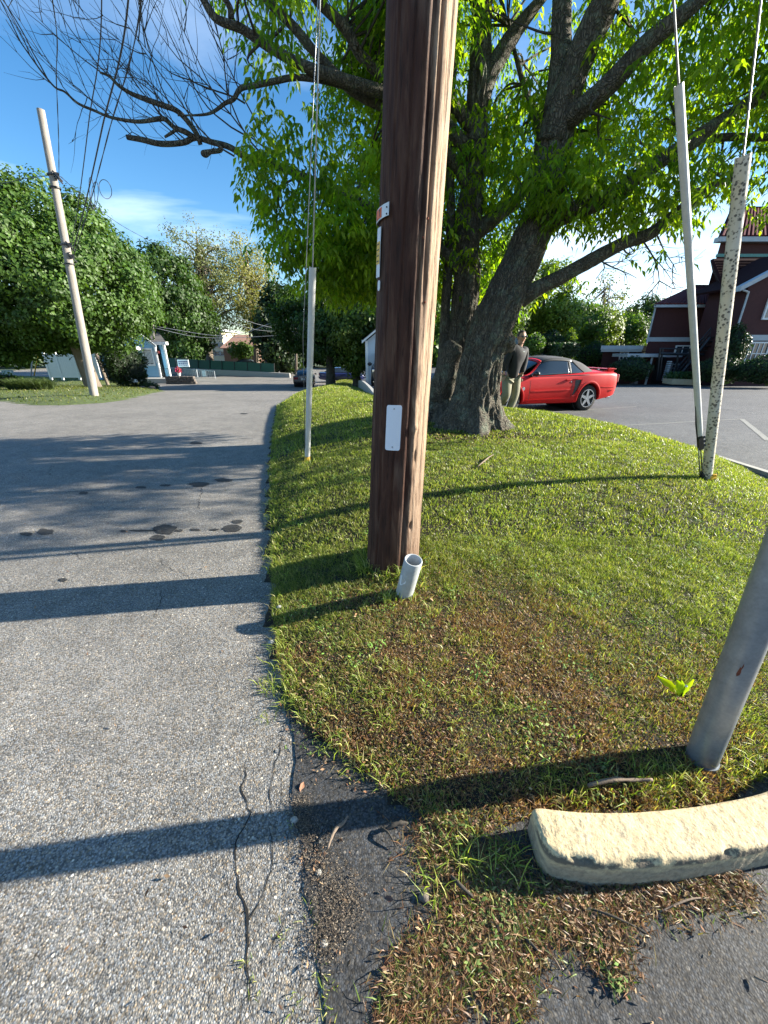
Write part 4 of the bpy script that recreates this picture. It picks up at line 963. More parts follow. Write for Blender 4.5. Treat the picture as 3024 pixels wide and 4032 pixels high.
for i, (pp, rr) in enumerate(LIMBS):
    mb = MB(); P = [tp(*q) for q in pp]; rr = [q*(.64 if i < 11 else .8) for q in rr]; big = max(rr) > .05
    bark_tube(mb, P, rr, 26 if big else 12, 9, .8)
    mb.build('limb', M['bark'], tree, smooth=True); limb_pts.append((P, rr))
# bare twigs on the dead limbs
rg = random.Random(5); tw = MB()
for li, k in ((10,9),(11,12),(12,12),(13,11),(7,4),(8,2),(9,1),(16,1)):
    P, rr = limb_pts[li]; cl = catmull(P, 10); n = len(cl); start = int(n*(.55 if li in (7,8,9,10) else .05))
    for _ in range(k):
        j = rg.randint(start, n-2); d = (cl[j+1]-cl[j]).normalized(); s = Vector((rg.uniform(-1.0,.15), rg.gauss(0,.45), rg.uniform(.15,1.1))).normalized()
        L = rg.uniform(.45,1.35)*(1 if li in (7,10,11) else .8)
        twig(tw, cl[j], (d*.25+s).normalized(), L, rg.uniform(.004,.008), 2 if L > .9 else 1, rg, .25, 5, kids=3, wig=.33)
for k in range(6):                                   # long arching shoots off the left side of the crown
    a = tp(rg.uniform(900,1150), rg.uniform(350,640), rg.uniform(-.3,.3))
    twig(tw, a, Vector((-1, rg.gauss(0,.3), rg.uniform(-.1,.9))), rg.uniform(1.1,2.1), .010, 2, rg, .3, 5, kids=3, wig=.25)
for px, py, L in ((2440,960,.9),(2520,930,.8),(2350,1010,.6),(2570,900,.7)):
    twig(tw, tp(px, py, -.35), Vector((.9, rg.gauss(0,.3), -.5)), L, .012, 2, rg, .18, 5, kids=4, wig=.4)
o = tw.build('twigs', M['twig'], tree); o['kind'] = 'stuff'
# crown: sprays of drooping leaflets spread along fine shoots through the crown's volume
ELL = [ # centre, radii, number of sprays
 ((-.55, TY+.2, 3.3), (1.15,1.5,1.05), 330), ((-.35, TY+.3, 4.9), (1.3,1.7,1.3), 420), ((-.25, TY+.6, 2.75), (1.0,1.1,.55), 170),
 ((.9, TY+1.3, 4.6), (1.5,1.3,1.6), 330), ((2.3, TY+1.0, 4.3), (1.3,1.2,1.2), 260), ((3.6, TY+.2, 4.3), (1.6,1.7,1.1), 380), ((5.2, TY-.3, 4.3), (1.7,1.8,1.25), 480),
 ((2.1, TY-.4, 3.35), (.6,.5,.45), 70), ((3.0, TY-.4, 3.2), (1.0,.8,.4), 90), ((5.4, TY+.2, 3.75), (1.5,1.2,.4), 120), ((1.8, TY+.3, 6.2), (3.2,2.4,1.4), 420), ((4.6, TY-.9, 5.6), (2.0,1.7,1.1), 300), ((6.9, TY-.2, 4.6), (1.6,2.0,1.6), 240), ((-1.4, TY+.4, 5.9), (1.5,1.6,1.0), 110), ((2.6, TY+.1, 8.3), (4.2,3.2,1.8), 520),
]
sp = []
for c_, r_, k in ELL:
    k = int(k*(2.5 if c_[0] < .3 else .95))
    d = RNG.normal(0, 1, (k,3)); d /= np.linalg.norm(d, axis=1, keepdims=True); rad = RNG.uniform(0, 1, (k,1))**(1/2.4)
    sp.append(np.array(c_)+d*rad*np.array(r_))
sp = np.concatenate(sp); keep = (vnoise(sp[:,0]*1.0+sp[:,1]*.6, sp[:,2]*1.3+sp[:,1]*.5, 1.1, 21) > .36); sp = sp[keep]
sh = MB(); rg2 = random.Random(9)
allp = [q for P, rr in limb_pts[:11] for q in catmull(P, 6)]; ap = np.array([q[:] for q in allp])
for i in range(0, len(sp), 9):                        # shoots that carry the sprays
    q = sp[i]; j = int(np.argmin(((ap-q)**2).sum(1)+RNG.uniform(0,.4,len(ap)))); a = Vector(ap[j]); b = Vector(q); 
    if (b-a).length > 2.6: continue
    m_ = a.lerp(b, .5)+Vector((rg2.gauss(0,.15), rg2.gauss(0,.15), rg2.uniform(-.1,.25))); sh.tube(catmull([a, m_, b], 4), lerp_list([.017,.011,.005], 9), 4, cap=False)
o = sh.build('shoots', M['twig'], tree); o['kind'] = 'stuff'
def sprays(centres, name, parent, leaf=(.062,.105), per=(3,5), colr=None):
    P=[];U=[];Nn=[];C=[]
    for c_ in centres:
        tone = random.uniform(.7,1.25); hue = random.random()
        for _ in range(random.randint(*per)):
            r0 = Vector(c_)+Vector((random.gauss(0,.10), random.gauss(0,.10), random.gauss(0,.07))); a = random.uniform(0, 2*math.pi)
            out_ = Vector((math.cos(a), math.sin(a), random.uniform(-.9,-.1))).normalized(); side = out_.cross(Vector((0,0,1))).normalized(); q = r0.copy()
            for k in range(4):
                q = q+out_*.055+Vector((0,0,-.008*k))
                for s_ in ((-1, 1) if k < 3 else (0,)):
                    u = (out_*(.5 if s_ else 1)+side*s_*.8+Vector((0,0,-random.uniform(.1,.9)))).normalized()
                    nn = (Vector((random.gauss(0,.5), random.gauss(0,.5), .8))).normalized()
                    P.append(q[:]); U.append(u[:]); Nn.append(nn[:]); g = np.array([.075,.165,.016])*(1-hue)+np.array([.19,.275,.026])*hue; C.append(g*tone*random.uniform(.85,1.15))
    P=np.array(P);U=np.array(U);Nn=np.array(Nn);C=np.array(C); n=len(P)
    return leaf_mesh(name, P, U, Nn, RNG.uniform(*leaf, n), RNG.uniform(.34,.50,n), C, M['leaf'], parent)
sprays(sp, 'foliage', tree)
sprays([tp(*q)[:] for q in ((2625,985,-.4),(2640,1000,-.38),(2500,960,-.4),(2480,1010,-.35),(2400,1060,-.3),(2330,1130,-.2),(2640,890,-.4),(2740,850,-.45))], 'foliage', tree, per=(1,2))

# ---------------------------------------------------------------- the upright twin stem behind it
T1 = atY(1735, 1690, TY+.75); T1.z = H1(T1.x, T1.y)
tw2 = thing('upright_tree', T1, 'upright dark rough barked tree with a broken stub, close behind the leaning tree', 'tree')
def sp_(px, py, dy=0): return atY(px, py, T1.y+dy)
mb = MB(); bark_tube(mb, [T1-Vector((0,0,.25)), sp_(1745,1610), sp_(1775,1500), sp_(1812,1350), sp_(1835,1150), sp_(1843,920), sp_(1865,650), sp_(1880,400), sp_(1895,150), sp_(1900,-150), sp_(1890,-600)], [.46,.39,.29,.215,.175,.155,.14,.13,.11,.09,.05], 120, 24, 1.5, .45, T1.z)
mb.build('trunk', M['bark'], tw2, smooth=True)
mb = MB(); bark_tube(mb, [sp_(1740,1560,-.15), sp_(1760,1480,-.3), sp_(1770,1420,-.36), sp_(1782,1375,-.38), sp_(1795,1352,-.4)], [.25,.20,.15,.15,.10], 30, 8, 1); mb.build('broken_stub', M['bark'], tw2, smooth=True)
for pp, rr in (([(1850,930),(1960,850),(2051,762),(2110,640),(2143,441),(2180,300)], [.12,.09,.075,.06,.045,.02]), ([(1890,420),(1925,300),(1996,175),(2070,73),(2180,-60)], [.12,.10,.09,.07,.04]),
               ([(1720,1600),(1745,1400),(1755,1200),(1768,1000),(1775,800),(1768,500),(1790,200),(1780,-150)], [.16,.085,.07,.065,.06,.05,.04,.03])):
    mb = MB(); bark_tube(mb, [sp_(*q) for q in pp], rr, 20, 8, .7); mb.build('limb', M['bark'], tw2, smooth=True)
cs = []
for c_, r_, k in (((1.0,T1.y+.6,3.9),(1.3,1.0,1.2),190), ((1.9,T1.y+1,2.6),(1.1,.9,.5),70), ((.2,T1.y+.8,5.6),(1.6,1.2,1.2),120), ((1.3,T1.y+.5,2.9),(.9,.9,.8),90)):
    d = RNG.normal(0,1,(k,3)); d /= np.linalg.norm(d, axis=1, keepdims=True); cs.append(np.array(c_)+d*RNG.uniform(0,1,(k,1))**.45*np.array(r_))
cs = np.concatenate(cs); sprays(cs, 'foliage', tw2, leaf=(.07,.11))
tw = MB()
for k in range(26):
    twig(tw, sp_(rg.uniform(1760,1900), rg.uniform(500,1350)), Vector((rg.gauss(0,1), rg.gauss(0,.5), rg.uniform(-.6,.4))), rg.uniform(.4,1.0), .009, 1, rg, .1, 4, kids=3, wig=.5)
o = tw.build('twigs', M['twig'], tw2); o['kind'] = 'stuff'

# ---------------------------------------------------------------- generic tree: trunk, limbs, crown of leaf clumps
def far_tree(name, label, base, crown, nclump, per, lsize, cols, trunk_r, rc, cat='tree', group=None, mat='farleaf', holes=.0, branchy=10, trunk_top=.45, seed=0, spread=1.0, solid=.55, lean=None, tmat='farbark', updir=.0):
    """crown: list of (centre, radii) ellipsoids in the world"""
    rr = random.Random(seed+len(label)); g = np.random.default_rng(seed+len(label)*7)
    th = thing(name, base, label, cat, group); base = Vector(base)
    C0 = Vector(crown[0][0]); top = Vector((C0.x, C0.y, C0.z + crown[0][1][2]*trunk_top))
    if trunk_r > 0:
        mb = MB(); mid = base.lerp(top, .45)+Vector((rr.gauss(0,.2), rr.gauss(0,.2), 0))
        mb.tube(catmull([base-Vector((0,0,.3)), base+Vector((0,0,.3)), mid, top], 6), lerp_list([trunk_r*1.35, trunk_r*1.08, trunk_r*.8, trunk_r*.2], 19), 14, disp=lambda i,k,a,r,q: r*(1+.14*noise.noise(q*2.5)))
        mb.build('trunk', M[tmat], th, smooth=True)
    vols = np.array([c[1][0]*c[1][1]*c[1][2] for c in crown]); pk = vols/vols.sum(); cc = []
    for (c_, r_), f_ in zip(crown, pk):
        k = max(3, int(nclump*f_)); d = g.normal(0,1,(k,3)); d /= np.linalg.norm(d, axis=1, keepdims=True); 
        cc.append(np.array(c_)+d*(g.uniform(solid**2.4, 1, (k,1))**(1/2.4))*np.array(r_)*g.uniform(.88,1.05,(k,1)))
    cc = np.concatenate(cc)
    if branchy and trunk_r > 0:
        mb = MB()
        for k in range(branchy):
            q = Vector(cc[rr.randint(0, len(cc)-1)]); a = base.lerp(top, rr.uniform(.35, .95)); m_ = a.lerp(q, .5)+Vector((0,0,(q-a).length*.12)); r0 = trunk_r*rr.uniform(.18,.42)
            mb.tube(catmull([a, m_, q], 5), lerp_list([r0, r0*.6, r0*.15], 11), 6, cap=False)
        o = mb.build('limbs', M[tmat], th, smooth=True)
    k = len(cc); n = k*per; ci = np.repeat(np.arange(k), per); d = g.normal(0,1,(n,3)); d /= np.linalg.norm(d, axis=1, keepdims=True)
    rad = (rc*g.uniform(.65,1.3,k))[ci][:,None]; P = cc[ci]+d*rad*(g.uniform(.15,1,(n,1))**.5)*np.array([1,1,.75])
    ctr = np.array(crown[0][0]); outw = cc[ci]-ctr; outw /= np.linalg.norm(outw, axis=1, keepdims=True)+1e-6
    Nn = d*.8+outw*.55+g.normal(0,.38,(n,3))+np.array([0,0,.25]); Nn /= np.linalg.norm(Nn, axis=1, keepdims=True)
    U = np.cross(Nn, g.normal(0,1,(n,3))); U[:,2] -= .25-updir; 
    tone = g.uniform(.72,1.2,k)[ci][:,None]*g.uniform(.8,1.2,(n,1)); t = (g.random(k)[ci]*.6+g.random(n)*.4)[:,None]
    C = (np.array(cols[0])*(1-t)+np.array(cols[1])*t)*tone
    leaf_mesh('crown', P, U, Nn, g.uniform(lsize*.7, lsize*1.25, n), g.uniform(.6,.9,n), C, M[mat], th, droop=.1)
    return th
def W(px, py, Y): return atY(px, py, Y)
def ell(px0, px1, py0, py1, Y, dy=None):           # ellipsoid that fills a picture rectangle at distance Y
    a = atY(px0, (py0+py1)/2, Y); b = atY(px1, (py0+py1)/2, Y); t = atY((px0+px1)/2, py0, Y); u = atY((px0+px1)/2, py1, Y)
    rx = (b.x-a.x)/2; return (((a.x+b.x)/2, Y, (t.z+u.z)/2), (rx, dy or rx, (t.z-u.z)/2))
DG = ([.022,.052,.010],[.052,.105,.014]); MG = ([.05,.11,.014],[.10,.18,.024]); YG = ([.10,.17,.018],[.19,.26,.03]); BUD = ([.11,.14,.05],[.18,.19,.075]); DK = ([.012,.028,.010],[.025,.05,.014])
def gz(px, Y, lift=0): x = atY(px, 1450, Y).x; return Vector((x, Y, float(max(B(x, Y), Vz(x, Y)[0]))+lift))
# the huge maple on the far corner
far_tree('maple_tree', 'huge dense maple with a rounded crown behind the leaning pole on the left', gz(345,25.5), [ell(-160,530,760,1390,25.5,5.5), ell(-420,170,800,1440,25,5), ell(200,575,930,1370,25,4.5), ell(30,400,715,1100,26,4)], 900, 130, .18, ([.035,.08,.012],[.075,.14,.02]), .42, .8, branchy=14, seed=1, solid=.8)
far_tree('maple_tree', 'dark green maple with a pointed top standing behind the blue house', gz(640,50), [ell(480,800,965,1380,50,6), ell(640,840,1120,1400,50,5)], 320, 80, .32, DG, .4, 1.0, seed=2, solid=.8)
far_tree('oak_tree', 'tall pale oak just coming into bud with bare branches showing', gz(832,60), [ell(640,960,860,1330,60,7), ell(690,1000,960,1340,60,6)], 400, 44, .22, BUD, .5, 1.3, branchy=90, seed=3, solid=.35, trunk_top=.7)
far_tree('oak_tree', 'second budding oak, yellower, to the right of the tall pale one', gz(1010,62), [ell(880,1090,900,1330,62,6), ell(930,1130,1000,1380,62,5)], 260, 40, .24, ([.20,.21,.05],[.24,.23,.07]), .42, 1.2, branchy=60, seed=4, solid=.35, trunk_top=.7)
far_tree('spruce_tree', 'dark evergreen filling the gap behind the distant pole', gz(1085,56), [ell(1010,1200,1180,1470,56,5), ell(1040,1180,1110,1350,57,4)], 240, 45, .5, DK, .3, 1.0, seed=5, solid=.7)
far_tree('street_tree', 'small yellow green tree in front of the brown house', gz(955,64), [ell(905,1000,1345,1410,64,2)], 40, 36, .4, MG, .2, .9, seed=6)
far_tree('street_tree', 'leafy tree with a thick pale trunk behind the grass bank', gz(1404,30), [ell(1290,1520,1160,1400,30,4), ell(1240,1480,1180,1330,31,3), ell(1330,1470,1380,1470,29.5,2)], 260, 80, .20, ([.05,.10,.012],[.12,.17,.02]), .30, .62, branchy=14, seed=7, solid=.6, tmat='bark')
far_tree('street_tree', 'broad tree with a dark forked trunk between the white guy guard and the pale trunk', gz(1300,31), [ell(1180,1400,1120,1420,31.5,4), ell(1080,1260,1130,1400,34,3)], 300, 80, .20, DG, .36, .65, branchy=14, seed=8, solid=.6, tmat='bark')
far_tree('street_tree', 'tree between the large pole and the upright trunk, in the background', gz(1600,36), [ell(1440,1760,1000,1400,36,5)], 260, 44, .32, MG, .3, .8, seed=9, solid=.6)
# trees beyond the parking lot
for nm, lb, px, Y, el, nc, cl, lz, rc, sd in (
 ('street_tree','pale green leafy tree directly above the car\'s windscreen',2120,34,[(2040,2240,1020,1330),(2100,2260,1180,1370)],230,YG,.25,.7,21),
 ('street_tree','bright green tree above the black car roof',2260,40,[(2150,2370,1180,1400)],200,MG,.3,.85,22),
 ('street_tree','rounded yellow green tree left of the low brick wing',2350,44,[(2270,2420,1210,1400)],150,YG,.32,.85,23),
 ('street_tree','small round green tree just left of the brick building corner',2440,46,[(2370,2530,1240,1400)],150,MG,.33,.9,24),
 ('poplar_tree','darker tall tree rising beside the brick building',2530,50,[(2480,2590,1170,1330),(2470,2580,1270,1400)],130,DG,.36,.9,25),
 ('street_tree','tree with dense crown behind the upright trunk',1960,30,[(1880,2080,900,1380)],220,([.04,.09,.012],[.10,.16,.02]),.25,.65,26)):
    far_tree(nm, lb, gz(px, Y), [ell(*e, Y, 3.5) for e in el], nc, 80, lz*.75, cl, .22, rc, seed=sd, solid=.55)
far_tree('budding_tree', 'thin bare branched tree with sparse buds against the white sky', gz(2370,48), [ell(2270,2460,1060,1300,48,4)], 60, 14, .22, ([.10,.13,.04],[.16,.16,.06]), .16, .8, branchy=70, seed=31, solid=.3, trunk_top=.6)
# a belt of trees closes the view behind the houses
belt = MB(); bi = 0
for px, Y, h0, cl in ((-300,70,1240,MG),(-60,80,1250,DG),(120,75,1260,DG),(300,80,1290,DG),(480,85,1290,DG),(700,95,1340,DG),(880,100,1360,MG),(1040,95,1370,DG),(1200,80,1330,DG),(1380,75,1300,MG),(1560,75,1310,DG),(1740,70,1300,MG),(1900,70,1320,DG),(2080,75,1330,DG),(2240,80,1340,MG),(2400,85,1330,DG),(2560,90,1330,DG)):
    lab = ['low dark tree line far left behind the maple','dark tree in the back row left of the maple','dark tree deep behind the maple trunk','distant dark tree above the white panel fence','distant tree behind the blue house roof','distant tree behind the mast','distant green tree between the oaks','distant dark tree between the oaks and the evergreen','distant tree above the black car','distant tree behind the pale trunk','distant tree hidden behind the large pole','distant green tree between the pole and the trunks','distant tree behind the leaning trunk','distant dark tree behind the red car','distant green tree above the soft top','distant tree above the red boot','distant tree behind the low brick wing'][bi]
    far_tree('background_tree', lab, gz(px,Y), [ell(px-130,px+130,h0,1440,Y,5)], 130, 30, .7, cl, .3, 1.3, group='distant trees behind the houses', branchy=0, seed=40+bi, solid=.6); bi += 1
# ================================================================= BUILDINGS
def X_(px, Y): return atY(px, 1450, Y).x
def Z_(px, py, Y): return atY(px, py, Y).z
def wallbox(mb, x0, x1, y0, y1, z0, z1): return mb.box(((x0+x1)/2, (y0+y1)/2, (z0+z1)/2), (abs(x1-x0), abs(y1-y0), z1-z0))
def window(th, x0, x1, z0, z1, Y, nx=2, nz=2, fr=.07, frame='white', name='window', glass='glass', label=None):
    mb = MB(); d = .10
    for a, b, c, e in ((x0,x1,z0-fr,z0),(x0,x1,z1,z1+fr)): wallbox(mb, a-fr, b+fr, Y-d, Y+.02, c, e)
    for a, b in ((x0-fr,x0),(x1,x1+fr)): wallbox(mb, a, b, Y-d, Y+.02, z0, z1)
    for k in range(1, nx): x = x0+(x1-x0)*k/nx; wallbox(mb, x-.025, x+.025, Y-d*.7, Y, z0, z1)
    for k in range(1, nz): z = z0+(z1-z0)*k/nz; wallbox(mb, x0, x1, Y-d*.6, Y, z-.025, z+.025)
    f = mb.build(name, M[frame], th)
    if label: f['label'] = label
    wallbox(MB(), x0, x1, Y-.035, Y-.02, z0, z1).build('pane', M[glass], f)
    return f
def roof_slab(name, e0, e1, r1, r0, mat, th, t=.12):
    P = [Vector(p) for p in (e0, e1, r1, r0)]; n = (P[1]-P[0]).cross(P[3]-P[0]).normalized()
    if n.z < 0: n = -n
    return MB().prism([p-n*t for p in P], n*t).build(name, mat, th)
def ribs(e0, e1, r1, r0, k, th, mat, w=.12, t=.07, parent=None, name='roof_tile', label=None):
    e0, e1, r1, r0 = map(Vector, (e0, e1, r1, r0)); n = (e1-e0).cross(r0-e0).normalized()
    if n.z < 0: n = -n
    o0 = rootloc(parent or th)
    me = None
    for i in range(k):
        u = (i+.5)/k; a = e0.lerp(e1, u); b = r0.lerp(r1, u); L = (b-a).length
        if L < .2: continue
        d = (b-a).normalized(); 
        if me is None or True:
            mb = MB(); s = d.cross(n); 
            P = [a-s*w/2, a-s*w*.3+n*t, a+s*w*.3+n*t, a+s*w/2]; mb.prism(P, b-a); o = mb.build(name, mat, parent or th)

# ---- big dark red brick building
YB = 29.5
bb = thing('brick_building', Vector((X_(2700,YB), YB, float(B(13,YB)))), 'large dark red brick building with tiled roofs across the parking lot', 'building')
gz_ = lambda x, y: float(B(x, y))-.3
# block A (left, two storeys, hipped tile roof)
YA = 30; xa0, xa1 = atY(2551,1344,YA).x, X_(2765,YA)+1.2; za = Z_(2584,1212,YA)
SK = .82
def skew(x0, x1, y0, d, z0, z1, sk=SK): return MB().prism([(x0,y0,z0),(x1,y0,z0),(x1,y0,z1),(x0,y0,z1)], (d*sk, d, 0))
skew(xa0, xa1, YA, 7, gz_(12,YA), za).build('wall', M['brick'], bb)
skew(xa0-.45, xa1, YA-.45, 7.8, za, za+.16).build('eave', M['trim'], bb)
zr = Z_(2740,1125,YA+3.4); e0 = (xa0-.45, YA-.45, za+.16); e1 = (xa1+.2, YA-.45, za+.16); r0 = tuple(atY(2738,1127,YA+3.5)); zr = r0[2]; r1 = (xa1+.2, YA+3.5, zr)
rs = roof_slab('roof', e0, e1, r1, r0, M['slate'], bb); rs['label'] = 'hipped roof of ribbed dark red tiles'
roof_slab('roof', (xa0-.45+7.8*SK, YA+7.35, za+.16), e0, r0, (r0[0]+.1, r0[1]+.1, zr), M['slate'], bb)
ribs((xa0-.45, YA-.45, za+.17), (xa1+.2, YA-.45, za+.17), (xa1+.2, YA+3.5, zr+.02), (r0[0], r0[1], zr+.02), 26, bb, M['rooftile'], .17, .08, parent=rs)
zb1, zb0 = Z_(2640,1328,YA), Z_(2640,1345,YA)
wallbox(MB(), xa0-.06, X_(2745,YA), YA-.06, YA+.1, zb0, zb1).build('string_course', M['trim'], bb)
MB().tube([(xa0-.12, YA-.12, za), (xa0-.12, YA-.12, zb0-.1)], .06, 8).build('downpipe', M['trim'], bb)
window(bb, X_(2640,YA), X_(2690,YA), Z_(2660,1396,YA), Z_(2660,1364,YA), YA, 2, 1, label='small upper window over the dark doorway')
# block B (steep dark roof)
YBk = 28.6; xb0, xb1 = X_(2775,YBk), X_(2940,YBk); zb = Z_(2830,1147,YBk)
skew(xb0, xb1, YBk, 6, gz_(14,YBk), zb).build('wall', M['brick'], bb)
wallbox(MB(), xb0-.5, atY(2925,1140,YBk-.5).x+.1, YBk-.5, YBk, zb, zb+.2).build('eave', M['trim'], bb)
zt = Z_(2810,1018,YBk+1.6); P0=(xb0-.7, YBk-.5, zb+.2); P1=(xb1+6, YBk-.5, zb+.2); P2=(xb1+6, YBk+1.6, zt); P3=(atY(2808,1020,YBk+1.6).x, YBk+1.6, zt)
r_ = roof_slab('roof', P0, P1, P2, P3, M['slate'], bb); r_['label'] = 'steep dark slate roof'
roof_slab('roof', (xb0-.7+6*SK, YBk+6, zb+.2), P0, P3, (P3[0]+.1, YBk+1.8, zt), M['slate'], bb)
zz0 = np.linspace(0, 1, 12)
for u in zz0[1:-1]:
    a = Vector(P0).lerp(Vector(P3), u); b = Vector(P1).lerp(Vector(P2), u); MB().box(((a+b)/2)+Vector((0,-.05,0)), ((b-a).length, .06, .03)).build('slate_course', M['slate'], bb)
# block C (tall, tiled, behind)
YC = 31.5; xc0 = atY(2836,960,YC).x; zc = Z_(2830,958,YC); 
skew(xc0, xc0+16, YC, 9, gz_(16,YC), zc, .98).build('wall', M['brick'], bb)
wallbox(MB(), xc0-.5, xc0+16.5, YC-.5, YC, zc, zc+.28).build('eave', M['trim'], bb)
zg = Z_(2960,1005,YC-.1); wallbox(MB(), xc0, xc0+16, YC-.08, YC+.1, zg-.09, zg+.09).build('green_gutter', M['copper'], bb)
zr2 = Z_(2930,822,YC+4.2); e0=(xc0-.5,YC-.5,zc+.28); e1=(xc0+16.5,YC-.5,zc+.28); r1=(xc0+16.5,YC+4.2,zr2); r0=(atY(2885,825,YC+4.2).x,YC+4.2,zr2)
rs2 = roof_slab('roof', e0, e1, r1, r0, M['slate'], bb); rs2['label'] = 'tall roof of ribbed dark red tiles'
ribs(*[(q[0],q[1],q[2]+.01) for q in (e0,e1,r1,r0)], 60, bb, M['rooftile'], .16, .08, parent=rs2)
roof_slab('roof', (xc0-.5+9*.98,YC+8.5,zc+.28), e0, r0, (r0[0]+.1,YC+4.4,zr2), M['slate'], bb)
wallbox(MB(), r0[0], r1[0], YC+4.1, YC+4.4, zr2-.05, zr2+.12).build('ridge', M['slate'], bb)
# block D (gabled wing at the right edge)
YD = 26; xd0 = atY(2894,1296,YD).x; ze = Z_(2930,1128,YD); zp = ze+4.2
mb = MB(); mb.prism([(xd0,YD,gz_(14,YD)),(xd0+9,YD,gz_(14,YD)),(xd0+9,YD,ze),(xd0+4.5,YD,zp-1.7),(xd0,YD,ze)], (0,3,0)); mb.build('wall', M['brick'], bb)
a = Vector(atY(2918,1136,YD-.4)); b = Vector(atY(3100,1040,YD-.4)); b = a+(b-a)*1.7
MB().prism([a+Vector((0,0,-.13)), b+Vector((0,0,-.13)), b+Vector((0,0,.13)), a+Vector((0,0,.13))], (0,.4,0)).build('rake_board', M['trim'], bb)
c_ = Vector((2*b.x-a.x, b.y, a.z)); MB().prism([b+Vector((0,0,-.13)), c_+Vector((0,0,-.13)), c_+Vector((0,0,.13)), b+Vector((0,0,.13))], (0,.4,0)).build('rake_board', M['trim'], bb)
roof_slab('roof', a+Vector((0,.4,.14)), a+Vector((0,4,.14)), b+Vector((0,4,.14)), b+Vector((0,.4,.14)), M['slate'], bb)
pth = catmull([atY(2925,1142,YD-.35), atY(2944,1150,YD-.15), Vector((xd0+.02,YD-.1,ze-.5)), Vector((xd0+.02,YD-.1,Z_(2894,1300,YD)))], 5); MB().tube(pth, .055, 8).build('downpipe', M['trim'], bb, smooth=True)
zs_ = Z_(2950,1330,YD); wallbox(MB(), xd0-.2, xd0+9, YD-.09, YD+.1, zs_-.16, zs_+.16).build('string_course', M['trim'], bb)
w1 = window(bb, atY(2930,1400,YD).x+.1, atY(3008,1400,YD).x, Z_(2950,1470,YD), Z_(2950,1352,YD), YD, 4, 3, .09, label='tall ground floor window with white frame')
window(bb, atY(2930,1400,YD).x+2.35, atY(3008,1400,YD).x+2.5, Z_(2950,1470,YD), Z_(2950,1352,YD), YD, 4, 3, .09)
window(bb, atY(3008,1240,YD).x, atY(3008,1240,YD).x+1.5, Z_(3010,1252,YD), Z_(3010,1172,YD), YD, 2, 2, .10, label='white framed upper window at the picture edge')
wallbox(MB(), xd0-.25, xd0-.02, YD-.15, YD+.1, gz_(14,YD), Z_(2905,1500,YD)+1.6).build('corner_guard', M['trim'], bb)
# block E, low flat wing on the left with its own window and canopy
YE = 31; xe0 = X_(2362,YE); ze1 = Z_(2450,1385,YE)
skew(xe0, xa0-.01, YE, 6, gz_(10,YE), ze1, .72).build('wall', M['brick'], bb)
skew(xe0-.5, xa0-.02, YE-.6, 6.9, ze1, ze1+.15, .72).build('soffit', M['trim'], bb); skew(xe0-.6, xa0-.02, YE-.7, 7.1, ze1+.15, ze1+.42, .72).build('fascia', M['trim'], bb)
window(bb, X_(2430,YE), X_(2456,YE), Z_(2440,1415,YE), Z_(2440,1388,YE)-.02, YE, 2, 1, .06, label='small window of the low wing')
zc0 = Z_(2560,1406,YE-3); x0, x1 = X_(2458,YE-3), X_(2672,YE-3)
MB().box(((x0+x1)/2, YE-2.1, zc0+.1), (x1-x0, 1.9, .2)).build('canopy', M['trim'], bb)
MB().tube([(X_(2557,28.2),28.2,gz_(12,28)), (X_(2557,28.2),28.2,zc0)], .07, 8).build('canopy_post', M['trim'], bb)
wallbox(MB(), X_(2575,YA-.02), X_(2612,YA-.02), YA-.05, YA, gz_(12,YA), gz_(12,YA)+2.3).build('door', M['iron'], bb)
dp = wallbox(MB(), X_(2642,YA-.1), X_(2676,YA-.1), YA-.12, YA-.02, Z_(2650,1466,YA), Z_(2650,1430,YA)); dd = dp.build('window', M['trim'], bb)
for k in range(3):
    for j in range(3):
        x = X_(2642,YA-.1)+.06+k*.21; z = Z_(2650,1466,YA)+.08+j*.25; wallbox(MB(), x, x+.15, YA-.14, YA-.12, z, z+.19).build('pane', M['glass'], dd)
# outdoor iron stairs
stt = thing('iron_staircase', Vector((X_(2660,27),27,gz_(13,27)+.3)), 'black iron fire stairs with railings and pale step edges against the brick building', 'staircase')
def rail(th, P, r, name, mat='iron'): return MB().tube(P, r, 5, cap=True).build(name, M[mat], th)
Ya = 27.4
for yo in (0, 1.0):
    rail(stt, [atY(2655,1505,Ya+yo), atY(2795,1330,Ya+yo)], .10, 'stringer'); rail(stt, [atY(2650,1468,Ya+yo), atY(2800,1290,Ya+yo)], .04, 'handrail'); rail(stt, [atY(2652,1486,Ya+yo), atY(2797,1308,Ya+yo)], .03, 'midrail')
for k in range(11):
    u = k/10; q = atY(2655+140*u, 1503-175*u, Ya+.5); MB().box(q, (.32,1.0,.04)).build('tread', M['iron'], stt)
    if k % 2 == 0: rail(stt, [atY(2655+140*u, 1505-175*u, Ya), atY(2650+150*u, 1468-178*u, Ya)], .025, 'baluster')
rail(stt, [atY(2598,1372,Ya), atY(2770,1376,Ya)], .05, 'handrail'); rail(stt, [atY(2600,1392,Ya), atY(2770,1396,Ya)], .09, 'landing_edge')
for px in (2600, 2610, 2672, 2716): rail(stt, [atY(px,1372,Ya), atY(px-14,1500,Ya)], .06, 'post')
for k in range(11):
    u = k/10; q = atY(2636-21*u, 1424+73*u, Ya-.3); MB().box(q, (.17,.25,.075)).build('step_edge', M['trim'], stt)
for k in range(5):
    q = atY(2664-k*1.5, 1428+k*9, Ya-.3); MB().box(q, (.5,.05,.03)).build('grille_bar', M['iron'], stt)

